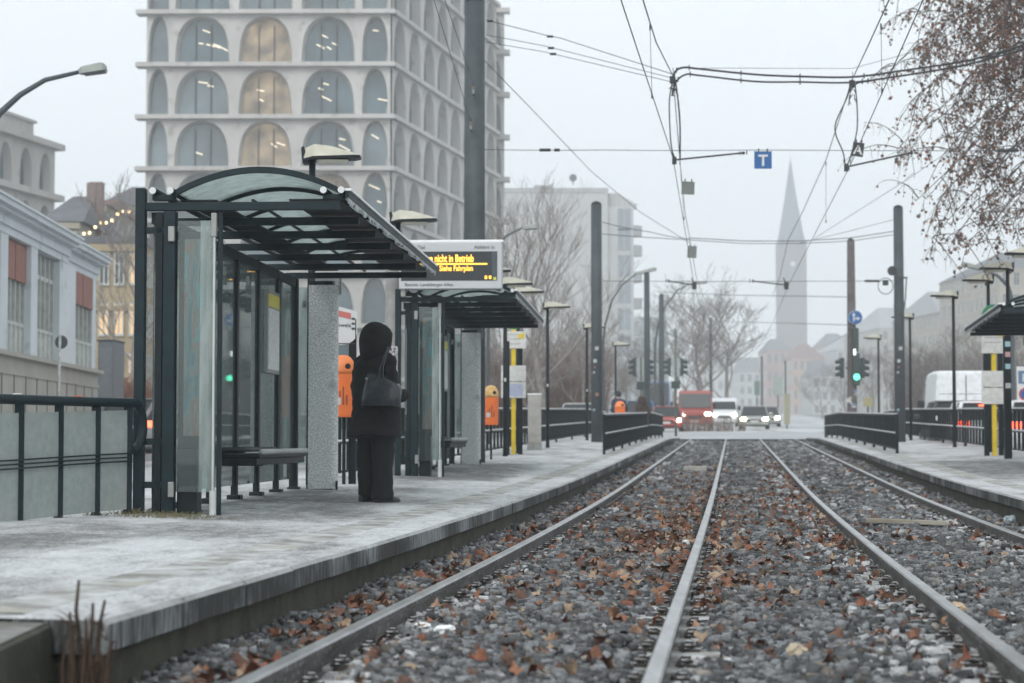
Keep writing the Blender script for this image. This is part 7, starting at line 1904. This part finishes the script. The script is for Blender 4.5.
def crumple(px, py, D, size, mt, name, label, cat, flat=0.5, seed=1, z=None):
    x = P(px,py,D).x; zz = zr(D)-0.085 if z is None else z
    bm = bmesh.new(); bmesh.ops.create_icosphere(bm, subdivisions=3, radius=size)
    for v in bm.verts:
        n = mnoise.noise_vector(v.co/size*1.6+Vector((seed*3.1,0,0))); n2 = mnoise.noise_vector(v.co/size*4+Vector((seed,5,0)))
        v.co += n*size*0.45 + n2*size*0.15; v.co.z *= flat
    me = bpy.data.meshes.new(name); bm.to_mesh(me); bm.free(); me.materials.append(mt); o = bpy.data.objects.new(name, me); COL.objects.link(o); o.location = (x, D, zz+size*flat*0.6)
    return tag(o, label, cat)
def Dof(py): # distance where the ballast surface appears at image row py
    D = 8.0
    for _ in range(40): D = 0.5*D + 0.5*(-(zr(D)-0.07)*F/max(5,(py-441)))
    return D
for px, py, s, m_, nm, lb, ct, fl in ((445,627,0.055,M_SNOW,"snow_lump","white lump of snow beside the leftmost rail","snow",0.35),(423,622,0.04,M_SNOW,"snow_lump","smaller flat lump of snow left of the white one by the leftmost rail","snow",0.3),
    (183,667,0.022,mat("apple_green",(0.28,0.42,0.05),0.4),"apple","small green apple on the ballast below the platform edge","fruit",0.9),(686,543,0.035,M_WHITE,"paper_ball","white crumpled paper ball beside the second rail","paper",0.8),
    (621,615,0.04,mat("tan_paper",(0.45,0.34,0.22),0.7),"paper_scrap","tan paper scrap between the first and second rails","paper",0.3),(605,488,0.07,M_YEL,"yellow_scrap","yellow plastic scrap beside the leftmost rail, far up","plastic scrap",0.3),
    (997,566,0.028,mat("teal_plastic",(0.08,0.34,0.38),0.5),"plastic_scrap","small teal plastic scrap right of the third rail","plastic scrap",0.4),(954,556,0.025,mat("green_foil",(0.2,0.5,0.28),0.5),"foil_scrap","small pale green foil scrap right of the third rail","plastic scrap",0.3),
    (1011,521,0.08,mat("grey_plastic_bag",(0.34,0.42,0.46),0.5),"plastic_bag","grey blue crumpled plastic bag below the right platform edge","plastic bag",0.6),(956,607,0.05,mat("tan_paper",(0,0,0)),"paper_cup","tan crushed paper right of the third rail's near part","paper",0.6),
    (668,459+60,0.03,M_WHITE,"tissue","small white tissue between the first and second rails, halfway up","tissue",0.4),(797,652,0.045,mat("beige_stone",(0.40,0.35,0.26),0.8),"stone","round beige stone on the ballast left of the third rail","stone",0.8),
    (788,651,0.022,mat("blue_wrapper",(0.15,0.3,0.5),0.4),"wrapper","small blue wrapper beside the round beige stone","wrapper",0.5),(484,545,0.025,M_WHITE,"paper_scrap","small white paper scrap between the platform and the leftmost rail","paper",0.6)):
    crumple(px, py, Dof(py), s, m_, nm, lb, ct, fl, seed=px%17)
Db = Dof(525); q = P(908,524,Db)
b = MB().box(-0.44,0.40,-0.07,0.07,0,0.045); o = b.build("wooden_board", twotone("weathered_board",(0.20,0.18,0.14),(0.34,0.32,0.27),3,0.4,0.6,0.9,0.4,30,stretch=(0.3,4,4)), bevel=0.006); o.location = (q.x,Db,zr(Db)-0.055); o.rotation_euler = (0,R(2),R(-4)); tag(o, "weathered wooden board lying across the right track beside the third rail", "board")
Db = Dof(471); q = P(695,471,Db)
o = MB().box(-0.24,0.24,-0.18,0.18,-0.05,0.13).build("concrete_block", M_CONC, bevel=0.015); o.location = (q.x,Db,zr(Db)-0.10); o.rotation_euler = (0,0,R(-6)); tag(o, "low concrete block between the first and second rails, far up the track", "concrete block")
